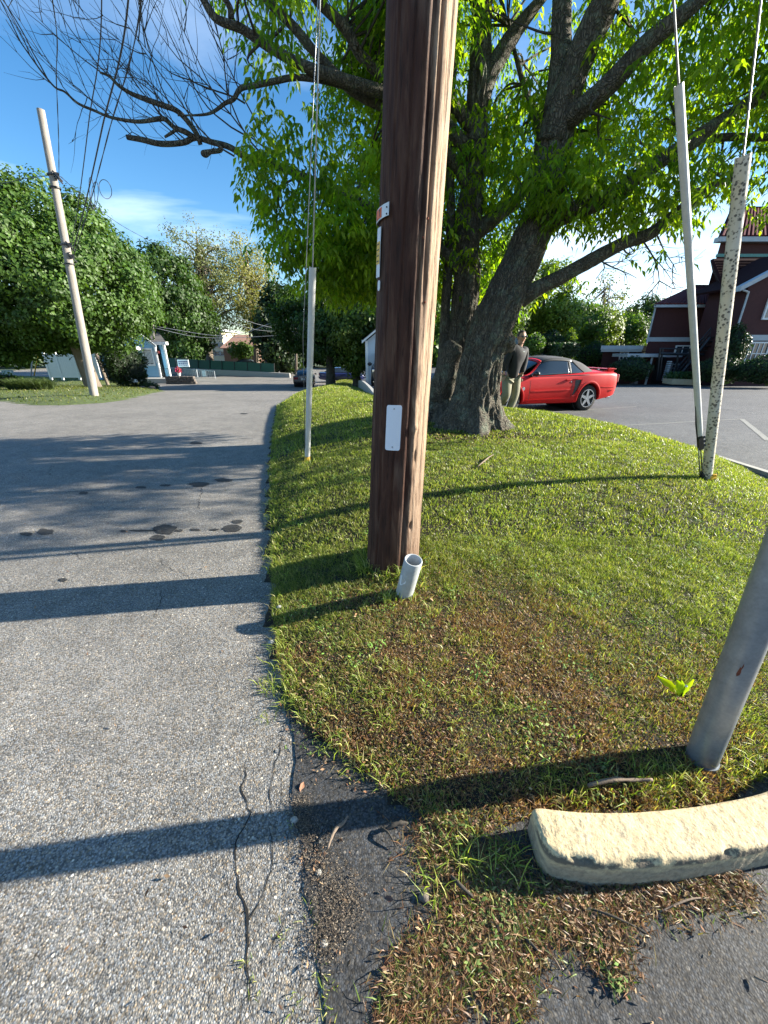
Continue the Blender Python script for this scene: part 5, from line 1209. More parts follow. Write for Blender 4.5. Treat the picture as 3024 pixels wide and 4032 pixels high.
# ---- garage with lapped siding
YG_ = 24.6; gx0 = atY(1443,1512,YG_).x; gz0 = float(H1(gx0-.3,YG_-.3)); gz0 = Z_(1443,1515,YG_); gz1 = Z_(1440,1345,YG_); gw = 3.2
gar = thing('garage', Vector((gx0+gw/2, YG_, gz0)), 'small garage with grey lapped siding and white corner board, half hidden by the big pole', 'garage')
mb = MB(); mb.prism([(gx0,YG_+.03,gz0-.2),(gx0+gw,YG_+.03,gz0-.2),(gx0+gw,YG_+.03,gz1),(gx0+gw/2,YG_+.03,gz1+gw/2*.75),(gx0,YG_+.03,gz1)], (0,6,0)); mb.build('wall', M['vinyl'], gar)
nb = 21; hb = .135
for k in range(nb+8):
    z = gz0+k*hb; 
    if z > gz1+gw/2*.75-.1: break
    inset = max(0, (z+hb-gz1)/.75); x0, x1 = gx0+.13+inset, gx0+gw-.13-inset
    if x1-x0 < .1: break
    mb = MB(); mb.prism([(x0,YG_+.03,z),(x0,YG_-.02,z),(x0,YG_+.005,z+hb),(x0,YG_+.03,z+hb)], (x1-x0,0,0)); mb.build('siding_board', M['vinyl'], gar)
for x in (gx0+.05, gx0+gw-.05): wallbox(MB(), x-.08, x+.08, YG_-.045, YG_+.1, gz0, gz1+.05).build('corner_board', M['white'], gar)
for s_ in (-1, 1):
    cx = gx0+gw/2; a = Vector((cx+s_*(gw/2+.22), YG_-.25, gz1-.10)); b = Vector((cx, YG_-.25, gz1+gw/2*.75+.08))
    MB().prism([a, b, b+Vector((0,0,.2)), a+Vector((0,0,.2))], (0,.06,0)).build('rake_board', M['white'], gar)
    roof_slab('roof', a+Vector((0,0,.2)), a+Vector((0,6.5,.2)), b+Vector((0,6.5,.2)), b+Vector((0,0,.2)), M['shingle'], gar, .06)
kk = straight_kerb('kerb', (*G(1405,1516)[:2],0), (*G(1470,1560)[:2],0), 'short pale edging where the drive meets the grass by the garage', .12, .5)

# ---- blue house
YH = 42; zh0 = Z_(590,1497,YH); bh = thing('blue_house', Vector((X_(590,YH), YH, zh0)), 'light blue clapboard cottage with white trim and grey roof beside the street', 'house')
def clap(x0, x1, y, z0, z1, th, zf=None, step=.16):
    mb = MB(); k = 0; z = z0
    while z < z1:
        a, b = x0, x1
        if zf: a, b = zf(z+step)
        if b-a > .05: mb.prism([(a,y,z),(a,y-.035,z),(a,y-.008,z+step),(a,y,z+step)], (b-a,0,0))
        z += step
    o = mb.build('siding', M['blue'], th); o['kind'] = 'stuff'; return o
hx0, hx1 = X_(395,YH), X_(627,YH); hz1 = Z_(622,1360,YH); apx = X_(505,YH); apz = Z_(560,1283,YH)
xg0 = X_(480,YH); apx = (xg0+hx1)/2; apz = hz1+(hx1-xg0)/2*.82
MB().prism([(xg0,YH+.01,zh0-.5),(hx1,YH+.01,zh0-.5),(hx1,YH+.01,hz1),(apx,YH+.01,apz),(xg0,YH+.01,hz1)], (-4.6,8,0)).build('wall', M['blue'], bh)
clap(xg0, hx1, YH, zh0+.35, apz-.1, bh, lambda z: (xg0+max(0,(z-hz1)/.82), hx1-max(0,(z-hz1)/.82)))
for s_ in (-1, 1):
    cx = apx; hw = (hx1-xg0)/2; a = Vector((cx+s_*(hw+.35), YH-.4, hz1-.28)); b = Vector((cx, YH-.4, apz+.0))
    MB().prism([a, b, b+Vector((0,0,.3)), a+Vector((0,0,.3))], (0,.1,0)).build('rake_board', M['trim'], bh)
    r_ = roof_slab('roof', a+Vector((0,0,.3)), a+Vector((-4.9,8.5,.3)), b+Vector((-4.9,8.5,.3)), b+Vector((0,0,.3)), M['shingle'], bh, .08)
window(bh, X_(577,YH)+.1, X_(611,YH), Z_(595,1434,YH), Z_(595,1377,YH), YH, 2, 1, .16, label='white framed window with pale curtains')
mb = MB()
for k in range(10): 
    x = X_(577,YH)+.2+k*.13; wallbox(mb, x, x+.07, YH-.06, YH-.045, Z_(595,1434,YH)+.1, Z_(595,1380,YH))
mb.build('curtain', M['white'], bh)
wallbox(MB(), hx1-.07, hx1+.07, YH-.1, YH+.1, zh0, hz1).build('corner_board', M['white'], bh)
wx1 = X_(664,YH+.8); wz1 = Z_(650,1358,YH+.8)
skew(hx1+.13, wx1, YH+.8, 6, zh0-.5, wz1, -.58).build('wall', M['blue'], bh); clap(hx1+.13, wx1, YH+.79, zh0+.3, wz1, bh)
wallbox(MB(), wx1-.1, wx1+.08, YH+.7, YH+.9, zh0, wz1).build('corner_board', M['white'], bh)
wallbox(MB(), hx1-.3, wx1+.5, YH+.3, YH+.75, wz1, wz1+.28).build('fascia', M['white'], bh)
roof_slab('roof', (hx1-.5,YH+.3,wz1+.3), (wx1+.5,YH+.3,wz1+.3), (wx1-2.0,YH+4,wz1+1.35), (hx1-2.4,YH+4,wz1+1.35), M['shingle'], bh)
wallbox(MB(), X_(480,YH), X_(560,YH-1), YH-1.2, YH, Z_(540,1378,YH), Z_(540,1372,YH)+.15).build('awning', M['white'], bh)
wallbox(MB(), X_(570,YH), X_(695,YH), YH-2.0, YH-.05, zh0-.6, zh0+.28).build('porch_slab', M['concrete'], bh)
pr = MB(); 
for k in range(8): x = X_(640,YH)+k*.12; pr.tube([(x,YH-.6,zh0+.28),(x,YH-.6,zh0+1.15)], .015, 4)
pr.tube([(X_(640,YH),YH-.6,zh0+1.15),(X_(640,YH)+.9,YH-.6,zh0+1.15)], .03, 4); pr.build('porch_rail', M['iron'], bh)
wallbox(MB(), X_(612,YH)+.3, X_(612,YH)+.75, YH-.06, YH, Z_(615,1392,YH), Z_(615,1382,YH)).build('small_sign', M['lamp'], bh)
# rear lean-to on the left, pale
wallbox(MB(), X_(395,YH+3), xg0-3, YH+1, YH+6, zh0-.5, Z_(450,1400,YH+3)).build('wall', M['blue'], bh)

# ---- white vinyl fence under the maple
YF = 36; vf = thing('vinyl_fence', Vector((X_(300,YF),YF,float(Vz(X_(300,YF),YF)[0]))), 'tall white panel fence in dappled shade under the maple', 'fence')
for k, (a, b) in enumerate(((188,232),(234,300),(302,345),(346,392))):
    x0, x1 = X_(a,YF), X_(b,YF); z0 = Z_(a,1487,YF); z1 = Z_(a,1393,YF)
    f = wallbox(MB(), x0+.07, x1-.07, YF, YF+.05, z0, z1).build('panel', M['white'], vf)
    for j in range(1, 9): wallbox(MB(), x0+(x1-x0)*j/9-.008, x0+(x1-x0)*j/9+.008, YF-.012, YF, z0+.1, z1-.1).build('batten', M['white'], f)
    wallbox(MB(), x0-.08, x0+.08, YF-.05, YF+.09, z0-.2, z1+.12).build('post', M['white'], vf)
kb_ = thing('fence_post', Vector((X_(408,35),35,float(Vz(X_(408,35),35)[0]))), 'dark brown wooden post at the right end of the white panel fence', 'post'); MB().tube([kb_.location, Vector((X_(408,35)-.3,35,Z_(400,1390,35)))], .13, 10).build('shaft', M['farbark'], kb_)

# ---- green screened fence with its kerb
a = atY(650,1447,58); b = atY(1080,1467,50); gf = thing('screened_fence', a, 'long green mesh screened fence beyond the street', 'fence')
ta, tb_ = atY(650,1409,58), atY(1080,1432,50); n = 9
for k in range(n):
    u0, u1 = k/n, (k+1)/n; P = [a.lerp(b,u0), a.lerp(b,u1), ta.lerp(tb_,u1), ta.lerp(tb_,u0)]; MB().prism(P, (0,.03,0)).build('mesh_panel', M['greenmesh'], gf)
for k in range(n+1): q = a.lerp(b,k/n); t_ = ta.lerp(tb_,k/n); MB().tube([q+Vector((0,-.05,-.3)), t_+Vector((0,-.05,.05))], .04, 6).build('post', M['iron'], gf)
gw_ = thing('retaining_wall', atY(850,1462,52), 'low pale concrete wall running below the green fence', 'wall'); a2, b2 = atY(655,1446,56.8), atY(1140,1472,48.5)
MB().prism([a2+Vector((0,0,-.9)), b2+Vector((0,0,-.6)), b2+Vector((0,0,.05)), a2], (0,.5,0)).build('coping', M['concrete'], gw_)

# ---- steel crowd barriers
for i, (p0, p1, lab) in enumerate((((668,1462),(722,1470),'steel crowd barrier nearest the blue house, under the sign'),((724,1468),(780,1478),'middle steel crowd barrier in front of the low wall'),((782,1476),(850,1488),'steel crowd barrier at the right end with a board fixed to it'))):
    Yb = 52-i*2; a = atY(p0[0], p0[1]+21-i*2, Yb+.8); b = atY(p1[0], p1[1]+19-i*3, Yb-.8); t = thing('crowd_barrier', (a+b)/2, lab, 'barrier', 'steel crowd barriers along the far lot')
    a1, b1 = a+Vector((0,0,.15)), b+Vector((0,0,.15)); a3, b3 = a+Vector((0,0,1.1)), b+Vector((0,0,1.1))
    mb = MB(); mb.tube([a1,a3,b3,b1,a1], .035, 5, cap=False); mb.build('frame', M['galv'], t)
    for k in range(1, 9): MB().tube([a1.lerp(b1,k/9), a3.lerp(b3,k/9)], .02, 4).build('bar', M['galv'], t)
    for q in (a, b): MB().box(q+Vector((0,0,.06)), (.06,.5,.12)).build('foot', M['galv'], t)
    if i == 2: MB().prism([a1.lerp(b1,.28)+Vector((0,-.06,.25)), a1.lerp(b1,.5)+Vector((0,-.06,.25)), a3.lerp(b3,.5)+Vector((0,-.06,-.05)), a3.lerp(b3,.28)+Vector((0,-.06,-.05))], (0,.02,0)).build('board', M['trim'], t)
# ---- hanging sign
s0 = G0(709,1497); Ys = s0.y; sgn = thing('hanging_sign', s0, 'white hanging sign with blue lettering on a black post beside the planter', 'sign')
rail(sgn, [s0, Vector((s0.x, Ys, Z_(705,1408,Ys)))], .05, 'post'); xt = X_(747,Ys); zt_ = Z_(720,1413,Ys)
rail(sgn, [Vector((s0.x-.15,Ys,zt_)), Vector((xt,Ys,zt_+.0))], .04, 'arm')
zb_ = Z_(720,1445,Ys); pn = wallbox(MB(), s0.x+.12, xt, Ys-.04, Ys+.04, zb_, zt_-.08).build('sign_panel', M['white'], sgn); M['signblue'] = simple('sign_blue', (.05,.06,.20), .5, .1, 5, 0)
Wd = xt-s0.x-.3; Hs = zt_-.08-zb_
for row, (zf, hf, ws, m_) in enumerate(((.62,.20,(.8,.7,.9,.8,.7,.9,.8,.4,.9),'signblue'),(.36,.17,(1.3,.9,1.1,.4,.5,.6),'signblue'),(.16,.08,(.5,.4,.7,.5,.6,.4,.5),'signblue'))):
    tot = sum(ws)+.3*(len(ws)-1); x = s0.x+.2
    for w_ in ws: 
        ww = Wd*w_/tot*(.95 if row < 2 else .8); wallbox(MB(), x, x+ww, Ys-.05, Ys-.04, zb_+Hs*zf, zb_+Hs*(zf+hf)).build('lettering', M[m_], pn); x += ww+Wd*.3/tot
# ---- stone planter with pink flowers
p0 = G0(712,1512); plr = thing('stone_planter', p0, 'low fieldstone planter wall under the hanging sign', 'planter'); L_ = atY(768,1510,p0.y).x-atY(660,1508,p0.y).x
rs_ = random.Random(3)
for j in range(3):
    x = -L_/2
    while x < L_/2:
        w_ = rs_.uniform(.22,.42); mb = MB(); mb.box(p0+Vector((x+w_/2, rs_.uniform(-.03,.03), .12+j*.24)), (w_*.95,.4,.22), rs_.uniform(-.06,.06)); bevel(mb.build('stone', M['stone'], plr), .03, 1); x += w_
pf = thing('flower_pot', p0+Vector((-.05,.1,.75)), 'white pot of pink flowers standing on the stone planter', 'flower pot')
fz_ = p0+Vector((-.05,.1,.75)); MB().tube([fz_, fz_+Vector((0,0,.3))], [.13,.19], 14).build('pot', M['white'], pf, smooth=True, auto=R(50))
n = 260; d = RNG.normal(0,1,(n,3)); d /= np.linalg.norm(d,axis=1,keepdims=True); fp = np.array(fz_[:])+np.array([0,0,.5])+d*np.array([.32,.3,.3])*RNG.uniform(.4,1,(n,1))
leaf_mesh('petals', fp, RNG.normal(0,1,(n,3)), d+.01, np.full(n,.12), np.full(n,.8), np.where(RNG.random((n,1))<.7, np.array([.55,.05,.13]), np.array([.05,.10,.02])), M['litter'], pf)

# ---- far houses
YQ = 75; ap = thing('apartment_block', Vector((X_(868,YQ),YQ,B(0,YQ)+0)), 'cream three storey apartment block seen between the budding oaks', 'building')
x0, x1, z0, z1 = X_(838,YQ), X_(893,YQ), float(B(0,YQ))-1, Z_(870,1305,YQ)
wallbox(MB(), x0, x1, YQ, YQ+8, z0, z1).build('wall', M['cream'], ap); wallbox(MB(), x0-.4, x1+.4, YQ-.4, YQ+8.4, z1, z1+.4).build('roof', M['trim'], ap)
for zf in (1320,1352,1384):
    for xf in (848,867,884): window(ap, X_(xf,YQ)-.35, X_(xf,YQ)+.45, Z_(xf,zf+14,YQ), Z_(xf,zf,YQ), YQ, 1, 2, .1, 'trim')
YR = 70; bw = thing('brown_house', Vector((X_(960,YR),YR,float(B(0,YR)))), 'brown house with a faded pinkish roof beyond the green fence', 'house')
x0, x1 = X_(890,YR), X_(1010,YR); z0, z1 = float(B(0,YR))-1, Z_(950,1370,YR)
wallbox(MB(), x0, x1, YR, YR+7, z0, z1).build('wall', M['brownw'], bw)
zR = Z_(950,1318,YR+3); roof_slab('roof', (x0-.4,YR-.4,z1), (x1+.6,YR-.4,z1), (x1-1.5,YR+3.5,zR), (x0+1,YR+3.5,zR), M['pink'], bw)
for xf in (953,969,930): window(bw, X_(xf,YR)-.35, X_(xf,YR)+.45, Z_(xf,1385,YR), Z_(xf,1374,YR), YR, 2, 1, .1)
YS = 44; gh = thing('grey_house', Vector((X_(2090,YS),YS,float(B(8,YS)))), 'grey house with a brown roof and white fascia behind the man', 'house')
x0, x1 = X_(2010,YS), X_(2165,YS); z1 = Z_(2090,1312,YS); wallbox(MB(), x0, x1, YS, YS+7, float(B(8,YS))-1, z1).build('wall', M['vinyl'], gh)
wallbox(MB(), x0-.4, x1+.4, YS-.5, YS-.3, z1-.02, z1+.26).build('fascia', M['white'], gh)
roof_slab('roof', (x0-.4,YS-.5,z1+.26), (x1+.4,YS-.5,z1+.26), (x1-1.4,YS+3.5,Z_(2090,1283,YS+3.5)), (x0+1,YS+3.5,Z_(2090,1283,YS+3.5)), M['brownw'], gh)
for xf in (2075,2130): window(gh, X_(xf,YS)-.4, X_(xf,YS)+.4, Z_(xf,1352,YS), Z_(xf,1326,YS), YS, 2, 2, .1)

# ================================================================= HEDGES, SHRUBS, GARDEN THINGS
def shrub(name, label, x0, x1, y0, y1, Y, n, lsize, cols, dy=None, cat='shrub', group=None, box=False, mat='hedge', seed=0):
    (c_, r_) = ell(x0, x1, y0, y1, Y, dy); th = thing(name, Vector((c_[0], Y, c_[2]-r_[2])), label, cat, group); g = np.random.default_rng(seed+abs(x0))
    c_ = np.array(c_); r_ = np.array(r_)
    d = g.normal(0,1,(n,3)); d /= np.linalg.norm(d,axis=1,keepdims=True)
    e = .38 if box else .75
    shape = np.sign(d)*np.abs(d)**e; shape /= np.max(np.abs(shape)**(2/e if box else 2), axis=1, keepdims=True)**.0+1e-9
    if not box: shape = d
    else: shape = d/np.maximum(np.abs(d).max(1,keepdims=True),1e-6)*.92
    lump = 1+.10*np.sin(shape[:,:1]*5+seed)+.07*np.sin(shape[:,2:]*7+seed*2)+.06*np.sin(shape[:,1:2]*6+1)
    P = c_+shape*r_*lump*g.uniform(.86,1.04,(n,1)); P[:,2] = np.maximum(P[:,2], c_[2]-r_[2])
    t = g.random((n,1)); C = (np.array(cols[0])*(1-t)+np.array(cols[1])*t)*g.uniform(.7,1.25,(n,1))
    leaf_mesh('foliage', P, g.normal(0,1,(n,3)), d+g.normal(0,.35,(n,3)), g.uniform(lsize*.6,lsize*1.3,n), g.uniform(.5,.8,n), C, M[mat], th, droop=.1)
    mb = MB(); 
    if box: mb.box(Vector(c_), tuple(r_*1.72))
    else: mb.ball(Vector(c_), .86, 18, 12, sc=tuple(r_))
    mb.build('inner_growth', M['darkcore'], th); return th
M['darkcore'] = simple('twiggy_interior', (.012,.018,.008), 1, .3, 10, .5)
HC = ([.014,.034,.010],[.032,.065,.014])
shrub('rounded_shrub', 'large rounded clipped shrub in front of the low brick wing', 2418,2545,1408,1497,27.5, 4200,.12, HC, 1.4, group='clipped shrubs along the brick building')
shrub('rounded_shrub', 'rounded clipped shrub behind the two pale guy guards', 2768,2892,1402,1507,24.5, 4200,.11, HC, 1.4, group='clipped shrubs along the brick building')
shrub('rounded_shrub', 'clipped shrub at the right edge, below the tall window', 2930,3110,1400,1512,22.5, 4800,.11, HC, 1.4, group='clipped shrubs along the brick building')
shrub('conifer_shrub', 'narrow dark conifer against the brick wall beside the downpipe', 2845,2905,1285,1480,25.2, 3600,.13, HC, 1.0)
shrub('clipped_hedge', 'dark square clipped hedge behind the red car', 2170,2255,1352,1400,26, 3600,.13, HC, 1.2, box=True, cat='hedge')
shrub('clipped_hedge', 'taller dark hedge rising behind the square clipped one', 2125,2200,1305,1392,29, 3800,.14, HC, 1.6, cat='hedge')
shrub('leafy_bush', 'light green bush between the man and the hedge', 2068,2130,1318,1395,27, 1500,.16, MG, 1.2, mat='farleaf')
shrub('leafy_bush', 'dark bush to the left of the low brick wing', 2290,2372,1350,1450,34, 3600,.16, DG, 2.0, mat='farleaf')
shrub('leafy_bush', 'yellow green bush in front of the hedge end', 2225,2262,1300,1375,27.5, 700,.14, YG, .6, mat='farleaf')
pb_ = thing('planter_bed', atY(2690,1505,25.5), 'low pale timber edged bed of leafy plants beside the iron stairs', 'planter'); q0, q1 = atY(2648,1500,25.3), atY(2742,1503,25.3)
MB().prism([q0+Vector((0,0,-.2)), q1+Vector((0,0,-.2)), q1+Vector((0,0,.12)), q0+Vector((0,0,.12))], (0,.9,0)).build('edging', simple('pale_timber', (.42,.36,.24), .8, .15, 5, .1), pb_)
n = 900; d = RNG.normal(0,1,(n,3)); cc = np.array(((q0+q1)/2)[:])+np.array([0,.5,.3]); 
leaf_mesh('leaves', cc+np.stack([RNG.uniform(-.8,.8,n), RNG.uniform(-.4,.4,n), RNG.uniform(-.15,.22,n)],1), d, RNG.normal(0,.6,(n,3))+np.array([0,0,1]), RNG.uniform(.09,.16,n), np.full(n,.7), np.array([.05,.10,.03])*RNG.uniform(.6,1.4,(n,1)), M['farleaf'], pb_)
shrub('dark_bush', 'dark glossy bush in front of the blue house, its top reaching the maple', 425,560,1345,1525,31, 5200,.16, DK, 1.8, mat='farleaf')
shrub('creeping_shrub', 'low plants around the rocks at the edge of the verge', 540,625,1505,1545,31, 900,.12, DG, .8, mat='farleaf')
shrub('garden_shrub', 'mounded green plant at the left edge, on the verge', -60,70,1470,1530,27, 900,.16, MG, 1.0, mat='farleaf')
# ornamental grass
og = gp((130,1548))[0]; ogt = thing('ornamental_grass', Vector((og[0], og[1], float(Vz(*og)[0]))), 'wide fountain of long ornamental grass on the verge left of the pole', 'ornamental grass')
n = 5200; a = RNG.uniform(0,2*np.pi,n); r = RNG.uniform(0,.9,n)**.7; X = og[0]+np.cos(a)*r*1.15; Y = og[1]+np.sin(a)*r*.6; 
o = blades('blades', X, Y, Vz(X, Y), RNG.uniform(.35,.85,n), RNG.uniform(.014,.03,n), RNG.uniform(.15,.9,n), np.array([.085,.12,.05])*RNG.uniform(.5,1.5,(n,1)), M['grass'], ogt, bend=1.0)
# rocks and garden birds
for i, (px, py, s_) in enumerate(((582,1528,.38),(560,1534,.2),(600,1536,.22))):
    q = G0(px, py); rk = MB().ball(q+Vector((0,0,s_*.35)), s_, 12, 8, sc=(1.2,.9,.75), f=lambda d: 1+.25*noise.noise(d*1.8+Vector((i*3,0,0)))).build('garden_rock', M['stone'], smooth=True)
    tag(rk, ('large grey rock by the low plants at the verge edge','small pale rock left of the large grey rock','small rock right of the large grey one, close to the road')[i], 'rock')
for i, (px, py, lab) in enumerate(((519,1512,'white goose ornament, left one of the pair under the dark bush'),(535,1516,'white goose ornament, right one of the pair under the dark bush'))):
    q = atY(px, py, 30.5); g_ = thing('goose_ornament', q, lab, 'garden ornament', 'white goose ornaments')
    MB().ball(q+Vector((0,0,.28)), .2, 14, 8, sc=(.75,1.2,.8)).build('body', M['white'], g_, smooth=True)
    MB().tube(catmull([q+Vector((-.05,-.15,.32)), q+Vector((-.1,-.22,.55)), q+Vector((-.06,-.2,.78)), q+Vector((-.13,-.24,.84))], 4), [.07,.055,.05,.05,.045,.045,.045,.045,.045,.05,.05,.04,.02], 8).build('neck', M['white'], g_, smooth=True)
    MB().tube([q+Vector((-.13,-.24,.84)), q+Vector((-.25,-.28,.82))], [.025,.005], 6).build('beak', M['yellow'], g_)
ut = G0(90,1478); utb = thing('utility_box', Vector((ut.x,ut.y-2,float(Vz(ut.x,ut.y-2)[0]))), 'small pale green utility box in the shade under the maple', 'utility box')
MB().box(utb.location+Vector((0,0,.3)), (1.0,.6,.6)).build('cabinet', simple('pale_green_metal', (.30,.38,.34), .5, .15, 4, .1), utb); MB().box(utb.location+Vector((0,0,.62)), (1.06,.66,.05)).build('lid', simple('pale_green_lid', (.26,.33,.30), .5, .15, 4, .1), utb)
# ================================================================= CARS
def interp_st(st, x):                             # smooth interpolation of station tuples
    xs = [s[0] for s in st]
    i = max(0, min(len(st)-2, next((k for k in range(len(st)-1) if xs[k+1] >= x), len(st)-2)))
    a, b = st[i], st[i+1]; p = st[max(0,i-1)]; q = st[min(len(st)-1,i+2)]; h = b[0]-a[0]; t = (x-a[0])/h if h else 0; out_ = []
    for j in range(1, len(a)):
        ma = (b[j]-p[j])/(b[0]-p[0])*h if b[0] != p[0] else 0; mb_ = (q[j]-a[j])/(q[0]-a[0])*h if q[0] != a[0] else 0
        t2, t3 = t*t, t*t*t; out_.append((2*t3-3*t2+1)*a[j]+(t3-2*t2+t)*ma+(-2*t3+3*t2)*b[j]+(t3-t2)*mb_)
    return out_
class Car:
    def __init__(s, st, gh, name, loc, rot, label, scale=1, group=None):
        s.st, s.gh = st, gh; s.th = thing(name, loc, label, 'car', group, rot); s.th.scale = (scale,)*3
    def prof(s, x):
        w, zb, zs, zt = interp_st(s.st, x)
        return [(w*.80, zb), (w*.955, zb+.035), (w*.985, zb+.12), (w*1.0, zb+(zs-zb)*.42), (w*.992, zb+(zs-zb)*.66), (w*.975, zs-.075), (w*.955, zs-.03), (w*.90, zs), (w*.70, zs+(zt-zs)*.45), (w*.38, zs+(zt-zs)*.85), (0, zt)]
    def side(s, x, z):
        P = s.prof(x)[:8]
        for (y0, z0), (y1, z1) in zip(P, P[1:]):
            if z0 <= z <= z1: return y0+(y1-y0)*(z-z0)/(z1-z0+1e-9)
        return P[-1][0] if z > P[-1][1] else P[0][0]
    def body(s, mat, arches, n=110, ar=.36):
        x0, x1 = s.st[0][0], s.st[-1][0]; vs = []; xs_ = [x0+(x1-x0)*i/n for i in range(n+1)]
        for x in xs_:
            P = s.prof(x); vs += [(x, -y, z) for y, z in P] + [(x, y, z) for y, z in P[-2::-1]]
        m = 21; fs = [(i*m+j, i*m+j+1, (i+1)*m+j+1, (i+1)*m+j) for i in range(n) for j in range(m-1)] + [(i*m+m-1, i*m, (i+1)*m, (i+1)*m+m-1) for i in range(n)] + [tuple(range(m)), tuple(range(n*m, n*m+m))[::-1]]
        o = MB().add(vs, fs).build('body', mat, s.th, smooth=True, local=True, auto=R(38))
        for ax_, az in arches:
            c = MB(); c.tube([(ax_,-1.2,az),(ax_,1.2,az)], ar, 40); cu = c.build('cutter', None, None, local=True); cu.parent = None
            cu.matrix_world = Matrix.Identity(4)
            ow = s.th.matrix_world.copy()
            md = o.modifiers.new('b', 'BOOLEAN'); md.operation = 'DIFFERENCE'; md.solver = 'EXACT'; md.object = cu
            par = o.parent; o.parent = None; o.matrix_world = Matrix.Identity(4); bpy.context.view_layer.update()
            dg = bpy.context.evaluated_depsgraph_get(); me = bpy.data.meshes.new_from_object(o.evaluated_get(dg)); o.modifiers.clear(); o.data = me; o.data.name = 'body'
            bpy.data.objects.remove(cu, do_unlink=True); o.parent = par
            lin = MB(); lin.tube([(ax_,-.72,az),(ax_,.72,az)], ar+.01, 30); lin.build('wheel_well', M['blackplastic'], s.th, local=True)
        for p_ in o.data.polygons: p_.use_smooth = True
        bm = bmesh.new(); bm.from_mesh(o.data)
        for e in bm.edges:
            if len(e.link_faces) == 2 and e.calc_face_angle(0) > R(38): e.smooth = False
        bm.to_mesh(o.data); bm.free(); return o
    def groof(s, x):                              # greenhouse: base half width, base z, top half width, top z
        return interp_st(s.gh, x)
    def gpt(s, x, v):                             # v 0 belt .. 1 cant rail .. 2 roof centre
        wb, zb, wt, zt = s.groof(x)
        if v <= 1: 
            y = wb+(wt-wb)*(v**1.15); z = zb+(zt-.05-zb)*v
        else:
            t = v-1; y = wt*(1-t)**.75 if t < 1 else 0; z = zt-.05+.05*math.sin(t*math.pi/2)
        return y, z
    def patch_(s, name, x0, x1, v0, v1, mat, side=0, nx=16, nv=8, off=0, xt=None):
        """xt(v) may give the x limits at height v"""
        for sg in ((-1, 1) if side == 0 else (side,)):
            vs = []
            for i in range(nx+1):
                for j in range(nv+1):
                    v_ = v0+(v1-v0)*j/nv; a, b = xt(v_) if xt else (x0, x1); x = a+(b-a)*i/nx; y, z = s.gpt(x, v_)
                    vs.append((x, sg*(y+off*(1 if v_ <= 1 else 0)), z+off*(0 if v_ <= 1 else 1)))
            o = MB().add(vs, [(i*(nv+1)+j, i*(nv+1)+j+1, (i+1)*(nv+1)+j+1, (i+1)*(nv+1)+j) for i in range(nx) for j in range(nv)]).build(name, mat, s.th, smooth=True, local=True)
            md = o.modifiers.new('thickness', 'SOLIDIFY'); md.thickness = .008; md.offset = -1
    def wheel(s, x, y, r=.325, w=.22, rim='chrome', spokes=5, dark='iron'):
        sg = 1 if y > 0 else -1
        wh = bpy.data.objects.new('wheel', None)
        mb = MB(); S = 40; pr = [(-w/2, r*.70),(-w/2+.01, r*.93),(-w/2+.035, r),(w/2-.035, r),(w/2-.01, r*.93),(w/2, r*.70),(w/2-.03, r*.66),(-w/2+.03, r*.66)]
        vs = [(math.cos(2*math.pi*k/S)*rr, yy, math.sin(2*math.pi*k/S)*rr) for yy, rr in pr for k in range(S)]; m = len(pr)
        mb.add(vs, [(i*S+k, i*S+(k+1)%S, ((i+1)%m)*S+(k+1)%S, ((i+1)%m)*S+k) for i in range(m) for k in range(S)])
        ty = mb.build('wheel', M['rubber'], s.th, smooth=True, local=True, auto=R(45)); ty.location = (x, y, r)
        rm = MB(); pr = [(w/2*sg*.98, r*.71),(w/2*sg*.98, r*.64),(w/2*sg*.55, r*.60),(w/2*sg*.5, r*.66)]
        rm.add([(math.cos(2*math.pi*k/S)*rr, yy, math.sin(2*math.pi*k/S)*rr) for yy, rr in pr for k in range(S)], [(i*S+k, i*S+(k+1)%S, ((i+1)%4)*S+(k+1)%S, ((i+1)%4)*S+k) for i in range(4) for k in range(S)])
        rm.build('rim', M[rim], ty, smooth=True, local=True, auto=R(40))
        dk = MB(); dk.tube([(0, w*.1*sg, 0), (0, w*.22*sg, 0)], r*.62, 32); dk.build('brake_disc', M[dark], ty, local=True)
        for k in range(spokes):
            a = 2*math.pi*k/spokes+.3; d = Vector((math.cos(a),0,math.sin(a))); t = Vector((-math.sin(a),0,math.cos(a))); y1 = w/2*sg
            P = [d*.03+t*r*.13, d*r*.63+t*r*.085, d*r*.63-t*r*.085, d*.03-t*r*.13]; sp_o = MB().prism([p+Vector((0,y1*.60,0)) for p in P], (0, y1*.28, 0)).build('spoke', M[rim], ty, local=True)
        MB().tube([(0,w/2*sg*.6,0),(0,w/2*sg*.93,0)], r*.16, 16).build('hub_cap', M[rim], ty, local=True)
        return ty
    def strip(s, name, pts, w, t, mat, sg=1, wz=None):     # a moulding that follows the flank: pts (x,z)
        mb = MB(); vs = []; 
        for i, (x, z) in enumerate(pts):
            h = (wz[i] if wz else w)/2; y0 = s.side(x, z-h); y1 = s.side(x, z+h); e = t if 0 < i < len(pts)-1 else t*.3
            vs += [(x, sg*(y0-.01), z-h), (x, sg*(y0+e), z-h*.8), (x, sg*(y1+e), z+h*.8), (x, sg*(y1-.01), z+h)]
        mb.add(vs, [(i*4+j, i*4+(j+1)%4, (i+1)*4+(j+1)%4, (i+1)*4+j) for i in range(len(pts)-1) for j in range(4)] + [(0,1,2,3), tuple((len(pts)-1)*4+j for j in (3,2,1,0))])
        return mb.build(name, mat, s.th, smooth=False, local=True)
def lin(a, b, n, f=None): return [(a[0]+(b[0]-a[0])*k/n, a[1]+(b[1]-a[1])*k/n) for k in range(n+1)]

